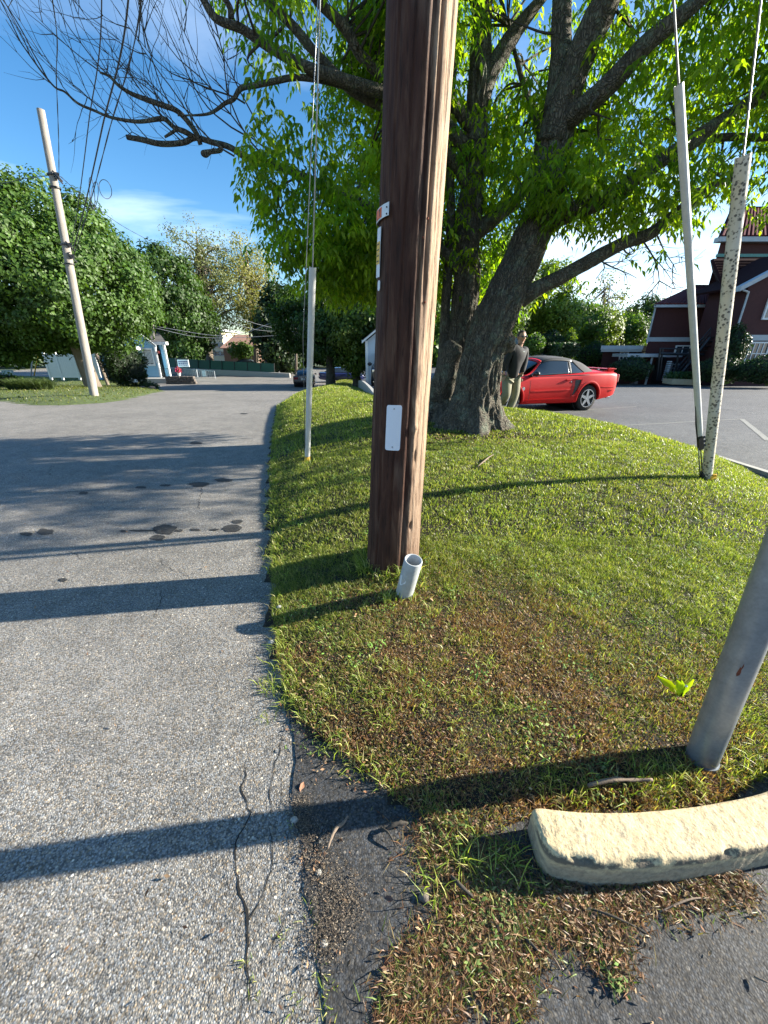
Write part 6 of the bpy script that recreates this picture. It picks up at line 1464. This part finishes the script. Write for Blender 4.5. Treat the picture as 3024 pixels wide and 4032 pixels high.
# ---- red convertible: front to -x' in the picture, so +x local points left
RW = G0(2322, 1612); FW = G0(2012, 1627)
rw = Vector((5.75, 11.35, 0)); hd = Vector((-2.5, -.56, 0)).normalized()
rw = Vector((atY(2322,1612,11.2).x, 11.2, 0)); ang = math.atan2(hd.y, hd.x)
ctr = rw + hd*1.27*1.0 + Vector((-hd.y, hd.x, 0))*(-.0)
left = Vector((hd.y, -hd.x, 0)); left = Vector((-hd.y, hd.x, 0))
# the flank towards the camera is the local +y or -y side, whichever faces the camera
near = 1 if left.y < 0 else -1
ctr = ctr - left*near*.80; ctr.z = float(B(ctr.x, ctr.y))+.005
ST = [(-2.36,.66,.46,.62,.70),(-2.33,.76,.40,.86,.92),(-2.2,.85,.34,.93,.98),(-1.8,.905,.27,.95,1.0),(-1.27,.935,.21,.95,.985),(-.75,.925,.20,.925,.95),(0,.915,.20,.90,.92),(.75,.92,.20,.875,.94),(1.30,.925,.21,.83,.90),(1.85,.885,.22,.76,.82),(2.15,.80,.25,.70,.74),(2.30,.66,.32,.60,.64),(2.34,.55,.36,.50,.52)]
GH = [(-1.62,.66,.95,.56,.99),(-1.45,.68,.94,.58,1.07),(-1.1,.74,.93,.60,1.215),(-.7,.79,.92,.61,1.30),(-.25,.81,.90,.60,1.335),(.1,.82,.895,.59,1.32),(.35,.82,.89,.57,1.24),(.7,.82,.90,.55,1.07),(.98,.80,.905,.55,.93)]
car = Car(ST, GH, 'convertible_car', ctr, ang, 'red two door convertible with black soft top parked behind the leaning tree', .96)
car.th.scale = (.92,.97,1.07); car.th.location.x -= .10
bpy.context.view_layer.update()
car.body(M['red'], ((1.30,.33),(-1.27,.33)), ar=.37)
def sl(f0, f1): return lambda v: (f0(v), f1(v))
belt_top = .985
car.patch_('soft_top', -1.62, .30, 1, 2, M['fabrictop'], nx=26, nv=8, off=.012)
car.patch_('soft_top_side', 0, 0, 0, 1, M['fabrictop'], off=.012, xt=lambda v: (-1.62+.0*v, -1.18+.50*v if v < 1 else -.68))
car.patch_('quarter_window', 0, 0, .04, .86, M['glass'], off=.004, xt=lambda v: (-1.17+.52*v, -.66+.02*v))
car.patch_('side_window', 0, 0, .03, .92, M['glass'], off=.002, xt=lambda v: (-.63+.03*v, .86-.62*v))
car.patch_('window_frame', 0, 0, .88, 1.0, M['blackplastic'], off=.012, xt=lambda v: (-.72, .28))
car.patch_('door_pillar', 0, 0, .0, .95, M['blackplastic'], off=.010, xt=lambda v: (-.67+.02*v, -.62+.02*v))
car.patch_('windscreen_pillar', 0, 0, 0, 1.0, M['red'], off=.016, xt=lambda v: (.86-.60*v, .97-.62*v))
car.patch_('windscreen', .30, .97, 1, 2, M['glass'], nx=12, nv=8, off=0)
car.patch_('windscreen_header', .26, .36, 1, 2, M['red'], nx=3, nv=8, off=.016)
near_s = near
for sg in (-1, 1):
    car.strip('side_moulding', lin((.70,.53),(-.62,.56),10), .035, .012, M['red'], sg); car.strip('sill_moulding', lin((.86,.31),(-.62,.345),10), .03, .014, M['red'], sg)
    car.strip('sill', lin((.92,.235),(-.88,.235),10), .075, .02, M['red'], sg); car.strip('beltline', lin((.86,.868),(-1.2,.905),12), .016, .006, M['blackplastic'], sg)
    car.strip('door_gap', [(.70,.88),(.705,.6),(.70,.26)], .012, .003, M['blackplastic'], sg) if False else None
    for xx in (.72, -.66):
        zs_ = [.26+.6*k/8 for k in range(9)]; mb = MB(); vs = []
        for z in zs_: y = car.side(xx, z)+.0015; vs += [(xx-.005, sg*y, z), (xx+.005, sg*y, z)]
        mb.add(vs, [(2*k,2*k+1,2*k+3,2*k+2) for k in range(8)]).build('door_gap', M['blackplastic'], car.th, local=True)
    # scoop behind the door: a dark hollow framed by a red lip
    mb = MB(); P = [(-.74,.78),(-.93,.79),(-.90,.66),(-.80,.45),(-.70,.42),(-.745,.6)]; mb.prism([(x, sg*(car.side(x,z)-.02), z) for x, z in P], (0, sg*.026, 0)).build('side_scoop', M['blackplastic'], car.th, local=True)
    car.strip('scoop_lip', [(-.68,.80),(-.80,.805),(-.93,.80),(-.955,.79)], .025, .024, M['red'], sg)
    mb = MB(); PP = [(-.955,.80),(-.925,.68),(-.86,.54),(-.78,.42),(-.68,.39)]; vs = []
    for x, z in PP: y = car.side(x, z); vs += [(x-.022, sg*(y-.01), z), (x-.018, sg*(y+.026), z), (x+.018, sg*(y+.022), z+.012), (x+.022, sg*(y-.01), z+.012)]
    mb.add(vs, [(i*4+j, i*4+j+1, (i+1)*4+j+1, (i+1)*4+j) for i in range(4) for j in range(3)]).build('scoop_edge', M['red'], car.th, local=True)
    mb = MB(); y = car.side(-.50,.80); mb.box((-.50, sg*(y+.014), .79), (.15,.03,.035)); bevel(mb.build('door_handle', M['red'], car.th, local=True), .008)
    mb = MB(); y = car.side(-.61,.74); mb.tube([(-.61, sg*(y-.005), .745), (-.61, sg*(y+.006), .745)], .016, 12); mb.build('door_lock', M['chrome'], car.th, local=True)
    mb = MB(); mb.ball((.62, sg*.98, .95), .10, 16, 10, sc=(.75,1.15,.62)); mb.box((.66, sg*.86, .91), (.10,.14,.04)); mb.build('wing_mirror', M['blackplastic'], car.th, smooth=True, local=True)
    mb = MB(); y = car.side(.93,.60); mb.tube([(.93, sg*(y-.004), .60), (.93, sg*(y+.008), .60)], .045, 18); mb.build('fender_badge', M['chrome'], car.th, local=True)
    mb = MB(); mb.box((-2.30, sg*.70, .80), (.10,.20,.20)); bevel(mb.build('tail_lamp', M['lamp'], car.th, local=True), .02)
    mb = MB(); mb.box((2.16, sg*.64, .62), (.22,.30,.13)); bevel(mb.build('headlamp', M['glass'], car.th, local=True), .03)
    # flared arch lips
    for ax_ in (1.30,-1.27):
        vs = []; n = 24
        for k in range(n+1):
            a = -.15+(math.pi+.3)*k/n
            for rr, o_ in ((.368,.004),(.385,.020),(.43,.006)):
                x, z = ax_+math.cos(a)*rr, .33+math.sin(a)*rr; z2 = max(.22, z); vs.append((x, sg*(car.side(x, z2)+o_), z2))
        MB().add(vs, [(i*3+j, i*3+j+1, (i+1)*3+j+1, (i+1)*3+j) for i in range(n) for j in range(2)]).build('arch_lip', M['red'], car.th, smooth=True, local=True)
    for ax_ in (1.30,-1.27): car.wheel(ax_, sg*.80)
# bumper step, marker lamp, spoiler, exhaust, plate
for sg in (-1,1):
    car.strip('bumper_seam', lin((-1.66,.60),(-2.30,.585),8), .014, .012, M['red'], sg); mb = MB(); y = car.side(-2.0,.50); mb.box((-2.02, sg*(y+.002), .505), (.14,.014,.028)).build('side_marker', M['lamp'], car.th, local=True)
    mb = MB(); mb.tube([(-2.30,sg*.48,.30),(-2.42,sg*.48,.29)], .035, 12).build('exhaust', M['chrome'], car.th, local=True)
mb = MB(); P = [(-2.27,1.015),(-2.25,1.035),(-2.08,1.045),(-1.96,1.03),(-1.98,1.018)]; mb.prism([(x,-.72,z) for x, z in P], (0,1.44,0)); sp_ = mb.build('spoiler', M['red'], car.th, local=True); bevel(sp_, .01)
for sg in (-1,1): MB().box((-2.10, sg*.67, 1.00), (.2,.06,.10)).build('spoiler_foot', M['red'], car.th, local=True)
MB().box((-2.375,0,.66), (.02,.32,.16)).build('number_plate', M['plate'], car.th, local=True)
MB().box((2.33,0,.48), (.05,.8,.12)).build('grille', M['blackplastic'], car.th, local=True)
MB().tube([(.55,-.72,1.0),(.30,-.74,1.75)], .004, 5).build('antenna', M['iron'], car.th, local=True)
MB().box((.2,.0,.62), (1.5,1.3,.25)).build('cabin_floor', M['blackplastic'], car.th, local=True)

# ---- saloon cars
SS = [(-2.34,.72,.42,.58,.62),(-2.31,.80,.36,.90,.93),(-2.1,.86,.30,.98,1.0),(-1.4,.89,.22,.95,1.0),(0,.90,.20,.92,.95),(1.0,.89,.20,.88,.95),(1.5,.88,.22,.82,.88),(2.1,.80,.25,.70,.76),(2.33,.62,.36,.52,.56)]
SG = [(-1.75,.62,1.0,.54,1.03),(-1.35,.72,.96,.56,1.24),(-.9,.78,.94,.58,1.38),(-.3,.79,.93,.60,1.43),(.3,.79,.92,.58,1.41),(.7,.79,.92,.56,1.24),(1.25,.76,.93,.56,.97)]
def saloon(loc, rot, label, paint, name='parked_car', scale=1, full=True):
    c = Car(SS, SG, name, loc, rot, label, scale); bpy.context.view_layer.update(); c.body(paint, ((1.38,.31),(-1.36,.31)), n=60, ar=.35)
    c.patch_('roof', -.85, .42, 1, 2, paint, off=.012); c.patch_('rear_window', -1.74, -.85, 1, 2, M['glass'], off=.002); c.patch_('windscreen', .42, 1.2, 1, 2, M['glass'], off=.002)
    c.patch_('roof_pillar', 0, 0, 0, 1, paint, off=.008, xt=lambda v: (-1.70+.78*v, -1.25+.45*v)); c.patch_('side_window', 0, 0, .03, .95, M['glass'], off=.002, xt=lambda v: (-1.24+.45*v, 1.05-.60*v)); c.patch_('front_pillar', 0, 0, 0, 1, paint, off=.010, xt=lambda v: (1.05-.6*v, 1.18-.72*v))
    for sg in (-1,1):
        for ax_ in (1.38,-1.36): c.wheel(ax_, sg*.76, .31, .2)
        bevel(MB().box((-2.27,sg*.60,.80), (.14,.36,.18)).build('tail_lamp', M['lamp'], c.th, local=True), .02)
        MB().ball((.75,sg*.95,.98), .09, 12, 8, sc=(.7,1.2,.7)).build('wing_mirror', M['blackplastic'], c.th, local=True, smooth=True)
    MB().box((-2.345,0,.74), (.02,.34,.17)).build('number_plate', M['plate'], c.th, local=True); MB().box((-2.33,0,.90), (.03,.7,.03)).build('boot_trim', M['chrome'], c.th, local=True)
    MB().box((-2.36,0,.47), (.06,1.5,.16)).build('rear_bumper', paint, c.th, local=True)
    return c
q = G0(1185, 1528); bx = atY(1188,1500,35.5).x
saloon(Vector((bx, 37.0, float(B(bx,37.0)))), math.pi/2+R(7), 'black saloon parked by the grass bank, seen from behind with red tail lamps', M['blackpaint'])
M['bluepaint'] = simple('dark_blue_paint', (.02,.03,.12), .3, .1, 3, 0, coat=1); M['palepaint'] = simple('pale_cream_paint', (.62,.58,.50), .35, .05, 3, 0, coat=.6)
saloon(Vector((X_(1345,42), 42, float(B(X_(1345,42),42)))), R(10), 'dark blue car glimpsed between the two trunks beyond the bank', M['bluepaint'])
saloon(Vector((atY(2040,1400,17.5).x, 17.5, float(B(6,17.5))+.0)), R(190), 'pale cream car whose roof shows just above the red convertible', M['palepaint'])
saloon(Vector((X_(980,63), 63, float(B(0,63)))), R(0), 'dark car parked far away behind the end of the green fence', M['blackpaint'])
# ---- dark SUV beside the garage, facing the camera
SU = [(-2.3,.75,.45,.9,.98),(-2.2,.90,.35,1.08,1.12),(-1.0,.95,.28,1.10,1.14),(.9,.95,.28,1.06,1.12),(1.5,.94,.28,1.02,1.10),(2.1,.90,.30,.96,1.02),(2.3,.80,.36,.86,.92)]
SUG = [(-2.1,.74,1.08,.64,1.3),(-1.8,.80,1.08,.66,1.68),(0,.82,1.08,.68,1.78),(.6,.80,1.08,.64,1.68),(1.25,.78,1.08,.60,1.12)]
Ysv = 22.0; sx0 = atY(1458,1450,Ysv).x; cv = Car(SU, SUG, 'parked_suv', Vector((sx0+.95, Ysv+2.2, float(max(B(0,Ysv+2), Z_(1465,1525,Ysv))))), -math.pi/2, 'black sport utility vehicle nosing out between the garage and the big pole'); bpy.context.view_layer.update()
cv.body(M['blackpaint'], ((1.42,.37),(-1.4,.37)), n=50, ar=.40); cv.patch_('roof', -1.9, .55, 1, 2, M['blackpaint'], off=.01); cv.patch_('windscreen', .55, 1.25, 1, 2, M['glass']); cv.patch_('side_window', -1.95, 1.0, .03, 1, M['glass'])
for sg in (-1,1):
    for ax_ in (1.42,-1.4): cv.wheel(ax_, sg*.82, .36, .24)
    bevel(MB().box((2.24,sg*.68,.86), (.12,.34,.13)).build('headlamp', M['chrome'], cv.th, local=True), .02); MB().ball((.95,sg*1.02,1.15), .12, 12, 8, sc=(.6,1.1,.8)).build('wing_mirror', M['blackplastic'], cv.th, local=True, smooth=True)
for k in range(5): MB().box((2.32,0,.58+k*.065), (.03,1.0-.05*k,.022)).build('grille_bar', M['chrome'], cv.th, local=True)
MB().box((2.31,0,.40), (.04,.36,.15)).build('number_plate', M['plate'], cv.th, local=True)
MB().box((2.30,0,.30), (.08,1.6,.05)).build('bumper_trim', M['chrome'], cv.th, local=True)

# ================================================================= PERSON
YM = 9.25
def pp(px, py, dy=0): return atY(px+6, py, YM+dy)
def skin(name, verts, edges, radii, mat, parent, root=0, sub=2):
    me = bpy.data.meshes.new(name); o0 = rootloc(parent); me.from_pydata([tuple(Vector(v)-o0) for v in verts], edges, []); me.materials.append(mat)
    o = bpy.data.objects.new(name, me); col.objects.link(o); o.parent = parent
    o.modifiers.new('skin', 'SKIN'); sv = me.skin_vertices[0].data if me.skin_vertices else None
    if sv is None:
        bm = bmesh.new(); bm.from_mesh(me); bm.verts.layers.skin.verify(); bm.to_mesh(me); bm.free(); sv = me.skin_vertices[0].data
    for i, r in enumerate(radii): sv[i].radius = (r, r) if not hasattr(r, '__len__') else r; sv[i].use_root = (i == root)
    s_ = o.modifiers.new('sub', 'SUBSURF'); s_.levels = sub; s_.render_levels = sub
    bpy.context.view_layer.update(); dg = bpy.context.evaluated_depsgraph_get(); m2 = bpy.data.meshes.new_from_object(o.evaluated_get(dg)); o.modifiers.clear(); o.data = m2; m2.name = name
    m2.polygons.foreach_set('use_smooth', [True]*len(m2.polygons)); return o
man = thing('person', Vector((pp(1990,1640).x, YM, float(H(pp(1990,1640).x, YM)[0]))), 'man in sunglasses, black zip jacket and khaki trousers stepping out from behind the tree trunk', 'person')
hip = pp(2007,1478); che = pp(2026,1410); nek = pp(2042,1358); hd_c = pp(2049,1328)
hipR, hipL = pp(1990,1490), pp(2024,1490,.05); knR, knL = pp(1988,1556,-.22), pp(2022,1556,.0); ftR, ftL = pp(1952,1608,.25), pp(1990,1634,.0)
shR, shL = pp(2010,1374,-.08), pp(2062,1374,.10); elR, elL = pp(1985,1428,-.1), pp(2058,1428,.12); wrR, wrL = pp(1977,1470,-.12), pp(2048,1476,.06)
toR, toL = ftR+Vector((-.12,-.12,-.02)), ftL+Vector((.02,-.20,-.02))
haR = wrR+Vector((-.005,-.01,-.05)); haL = wrL+Vector((-.005,-.01,-.05))
V = [hip, che, nek, hd_c-Vector((0,0,.03)), hd_c+Vector((0,0,.05)), hipR, knR, ftR, toR, hipL, knL, ftL, toL, shR, elR, wrR, haR, shL, elL, wrL, haL, hip.lerp(che,.5)]
Ed = [(0,21),(21,1),(1,2),(2,3),(3,4),(0,5),(5,6),(6,7),(7,8),(0,9),(9,10),(10,11),(11,12),(1,13),(13,14),(14,15),(15,16),(1,17),(17,18),(18,19),(19,20)]
Rd = [(.13,.10),(.15,.11),.055,(.075,.085),(.078,.088),.085,.06,.045,.035,.085,.06,.045,.035,.07,.05,.033,(.036,.02),.07,.05,.033,(.036,.02),(.125,.10)]
skin('body', V, Ed, Rd, M['skin'], man)
skin('jacket', [hip-Vector((0,0,.13)), hip.lerp(che,.5), che, nek-Vector((0,0,.03)), nek+Vector((0,0,.035)), shR, elR, wrR+Vector((0,0,.03)), shL, elL, wrL+Vector((0,0,.03))], [(0,1),(1,2),(2,3),(3,4),(2,5),(5,6),(6,7),(2,8),(8,9),(9,10)], [(.20,.15),(.185,.145),(.20,.145),.105,.085,.11,.082,.058,.11,.082,.058], M['jacket'], man)
skin('trousers', [hip+Vector((0,0,.06)), hipR, hipR.lerp(knR,.5), knR, knR.lerp(ftR,.6), ftR+Vector((0,0,.04)), hipL, hipL.lerp(knL,.5), knL, knL.lerp(ftL,.6), ftL+Vector((0,0,.04))], [(0,1),(1,2),(2,3),(3,4),(4,5),(0,6),(6,7),(7,8),(8,9),(9,10)], [(.17,.14),.13,.12,.10,.092,.088,.13,.12,.10,.09,.088], M['khaki'], man)
for f_, t_ in ((ftR,toR),(ftL,toL)): skin('shoe', [f_+Vector((0,.03,-.03)), f_.lerp(t_,.5)+Vector((0,0,-.03)), t_+Vector((0,0,-.03))], [(0,1),(1,2)], [.05,.048,.036], M['blackplastic'], man, sub=1)
# hands with fingers
for h_, sgn in ((haR,-1),(haL,1)):
    for k in range(4):
        b0 = h_+Vector((-.026+.017*k, -.005*k, -.03)); L0 = (.070,.078,.074,.058)[k]
        skin('finger', [b0, b0+Vector((0,-.008,-L0*.5)), b0+Vector((.002,-.022,-L0))], [(0,1),(1,2)], [.010,.009,.007], M['skin'], man, sub=1)
    b0 = h_+Vector((-.03*sgn,-.012,.0)); skin('thumb', [b0, b0+Vector((-.018*sgn,-.016,-.03)), b0+Vector((-.018*sgn,-.026,-.055))], [(0,1),(1,2)], [.012,.010,.008], M['skin'], man, sub=1)
# head: face looks a little to the right of the camera
fwd = Vector((.30,-.95,-.05)).normalized(); rt = fwd.cross(Vector((0,0,1))).normalized(); up_ = rt.cross(fwd)
def hp_(a, b, c): return hd_c + rt*a + fwd*b + up_*c
def headf(d):
    x, y, z = d.dot(rt), d.dot(fwd), d.dot(up_); q = 1
    if z < 0: q *= 1-.18*abs(x)*abs(z)*2 - .03*(-z)
    q += .10*math.exp(-((x/.13)**2+((y-1)/.25)**2+((z+.12)/.2)**2)) - .035*math.exp(-(((abs(x)-.35)/.18)**2+((z-.10)/.12)**2))*(y > 0)
    return q
MB().ball(hd_c, .098, 28, 22, sc=(.92,1.0,1.22), f=headf).build('head', M['skin'], man, smooth=True)
MB().ball(hd_c-fwd*.014+up_*.022, .104, 24, 16, sc=(.95,1.02,1.16), f=lambda d: 1 if (d.dot(fwd) < .35 or d.dot(up_) > .62) and d.dot(up_) > -.35 - .3*(d.dot(fwd) < -.2) else .80).build('hair', M['hair'], man, smooth=True)
for s_ in (-1, 1):
    MB().ball(hp_(s_*.040,.092,.018), .030, 12, 8, sc=(1,.55,.75)).build('sunglass_lens', M['glass'], man, smooth=True); MB().tube([hp_(s_*.068,.082,.022), hp_(s_*.094,.0,.022)], .004, 5).build('sunglass_arm', M['iron'], man)
    MB().ball(hp_(s_*.094,-.008,-.002), .026, 10, 8, sc=(.5,.8,1.2)).build('ear', M['skin'], man, smooth=True)
MB().tube([hp_(-.012,.101,.020), hp_(.012,.101,.020)], .004, 5).build('sunglass_bridge', M['iron'], man)
MB().ball(hp_(0,.106,-.015), .018, 8, 6, sc=(.75,.9,1.3)).build('nose', M['skin'], man, smooth=True)
MB().tube([hp_(-.026,.090,-.055), hp_(0,.098,-.053), hp_(.026,.090,-.055)], .006, 5).build('mouth', simple('lips', (.30,.11,.09), .5, .1, 8, 0), man)
lg = pp(2056,1384,-.18)
r = ray(2053, 1384)
MB().box(lg+Vector((.0,-.02,0)), (.045,.012,.022), .25).build('chest_mark', M['white'], man)
MB().tube([nek+Vector((.01,-.085,.0)), che+Vector((.02,-.165,0)), hip+Vector((.01,-.15,.05))], .004, 5).build('zip', M['iron'], man)

# ================================================================= SMALL THINGS ON THE GROUND
def stick(px, label, rad, name='stick', bendz=.012, mat='twig', grp=None):
    P = [G0(*q, f=lambda x, y: H(x, y)[0])+Vector((0,0,rad+.010+bendz*(i % 2))) for i, q in enumerate(px)]
    cl = catmull(P, 5); n = len(cl); mb = MB(); mb.tube(cl, [rad*.62*(1.1-.9*abs(i/(n-1)-.4))*(1+.3*noise.noise(Vector((i*.9,rad*900,0)))) for i in range(n)], 8, disp=lambda i,k,a,r,q: r*(1+.45*noise.noise(q*130)))
    return tag(mb.build(name, M[mat], smooth=True), label, 'stick', grp)
M['palebark'] = simple('pale_dry_bark', (.20,.15,.11), .95, .3, 20, .4)
stick([(1290,3355),(1320,3290),(1350,3255),(1372,3235)], 'curved pale strip of bark lying across the post shadow on the asphalt', .009, mat='palebark')
stick([(1500,3270),(1530,3300),(1560,3345)], 'dark twig beside the leaf litter, left of the curled bark piece', .006)
stick([(1515,3280),(1570,3262),(1605,3255)], 'curled brown bark piece at the tip of the lawn', .010)
stick([(1775,3465),(1810,3510),(1860,3545)], 'dark broken stick between the tuft of grass and the kerb', .010)
stick([(2060,3700),(2110,3760)], 'short dark stick in the litter below the kerb', .006); stick([(2175,3780),(2200,3835)], 'pale straw coloured stick lying on the dark asphalt under the litter', .005, mat='palebark')
stick([(2960,3855),(3015,3890)], 'thin pale twig at the right edge of the dark asphalt', .004, mat='palebark')
stick([(2310,3585),(2400,3625),(2500,3660)], 'thin dark twig among dead leaves in front of the kerb', .005); stick([(2590,3600),(2700,3560),(2790,3545)], 'thin bent twig in front of the right half of the kerb', .004, mat='palebark')
stick([(1880,1845),(1920,1815),(1945,1795)], 'pale fallen stick on the grass below the leaning trunk', .012, mat='palebark')
stick([(2310,3110),(2400,3095),(2490,3088),(2560,3095)], 'long weathered grey stick half buried in grass behind the kerb', .013, mat='palebark')
def pebble(px, py, r, label, mat='stone'):
    q = G0(px, py, lambda x, y: H(x, y)[0]); sd = px*.01
    return tag(MB().ball(q+Vector((0,0,r*.75)), r, 10, 8, sc=(1.2,.95,.75), f=lambda d: 1+.22*noise.noise(d*2+Vector((sd,0,0)))).build('pebble', M[mat], smooth=True), label, 'stone')
pebble(1670,3540,.014,'round pale grey pebble on the asphalt below the stick'); pebble(1255,3440,.009,'small white pebble just under the post shadow', 'concrete'); pebble(1275,3720,.010,'pale pebble beside the mossy seam', 'concrete'); pebble(1100,2395,.014,'small white stone at the road edge of the lawn','concrete'); pebble(1070,2535,.016,'light stone at the lawn edge near the pipe shadow','concrete'); pebble(1160,3235,.012,'pale stone at the start of the cracks','concrete')
# dead leaves that show singly
def dead_leaf(px, py, s, label, c=(.30,.16,.08)):
    q = G0(px, py, lambda x, y: H(x, y)[0])+Vector((0,0,.006)); a = random.uniform(0, 6.28); u = Vector((math.cos(a), math.sin(a), .15)); w = Vector((-math.sin(a), math.cos(a), .25)); z = Vector((0,0,1))
    P = [q-u*s, q-u*s*.4+w*s*.42+z*s*.2, q+u*s*.4+w*s*.4+z*s*.3, q+u*s+z*s*.15, q+u*s*.4-w*s*.4+z*s*.05, q-u*s*.4-w*s*.42, q-u*s*.3+z*s*.02, q+u*s*.4+z*s*.05]
    mb = MB(); mb.add(P, [(0,6,1),(1,6,7,2),(2,7,3),(3,7,4),(4,7,6,5),(5,6,0)]); m = M.setdefault('dl%s' % str(c), simple('fallen_leaf', c, .8, .2, 40, .2)); return tag(mb.build('fallen_leaf', m), label, 'leaf')
for px, py, s_, lb, c in ((2330,3560,.022,'large curled tan leaf in front of the kerb',(.36,.25,.15)),(1975,3400,.012,'yellowish leaf beside the kerb end',(.40,.28,.12)),(1190,3105,.018,'brown leaf at the edge of the lawn tip',(.28,.14,.08)),(1530,3545,.015,'dark brown curled leaf on the asphalt by the pebble',(.14,.06,.04)),(1520,3790,.012,'rust red leaf on the dark asphalt',(.25,.07,.03)),(1700,2365,.016,'pale pinkish petal on the grass right of the pipe',(.5,.33,.25)),(2110,3800,.015,'pale beige leaf among the litter',(.45,.34,.22)),(2700,3530,.016,'small dry leaf below the kerb',(.33,.22,.12))):
    dead_leaf(px, py, s_, lb, c)
tag(dead_leaf(1075,2352,.012,'scrap of pale blue litter at the edge of the road', (.45,.6,.7)), cat='litter')
# bright yellow green weed in the lawn
wb = G(2680,2745); wd = thing('dandelion_weed', wb, 'bright yellow green broad leaved weed standing in the lawn left of the steel post', 'weed')
M['weed'] = leafmat('weed_leaf', trans=.55, tcol=(1.3,1.5,.4))
for k, (dx, dz, L, w_, c) in enumerate(((-.028,.14,.15,.036,(.42,.52,.02)),(.010,.16,.13,.030,(.46,.54,.03)),(-.008,.14,.11,.030,(.36,.48,.02)),(.022,.06,.06,.02,(.14,.26,.03)),(-.045,.11,.13,.034,(.48,.55,.02)))):
    P0 = np.array(wb[:]); n = 8; vs = []; ax_ = np.array([dx*1.6, -.02+.015*k, dz]); ax_ = ax_/np.linalg.norm(ax_); sd = np.cross(ax_, [0,-1,.3]); sd /= np.linalg.norm(sd)
    for i in range(n+1):
        t = i/n; c0 = P0+ax_*L*t+np.array([dx*.8*t*t, 0, -.02*t*t]); h = w_*math.sin(math.pi*min(1,t*.92+.05))**.7*(1+.25*math.sin(i*2.6))*.5; vs += [c0-sd*h, c0+np.array([0,.004,0]), c0+sd*h]
    vs = np.array(vs); f = []
    for i in range(n):
        for j in range(2): a = i*3+j; f += [a, a+1, a+4, a+3]
    raw_mesh('leaf', vs, np.array(f), 4, M['weed'], wd, np.tile(np.array(c), (len(vs),1)), smooth=True)
MB().tube([wb, wb+Vector((.0,0,.065))], .002, 5).build('stem', M['weed'], wd); MB().ball(wb+Vector((.002,-.002,.07)), .006, 8, 6).build('flower_bud', M['white'], wd)
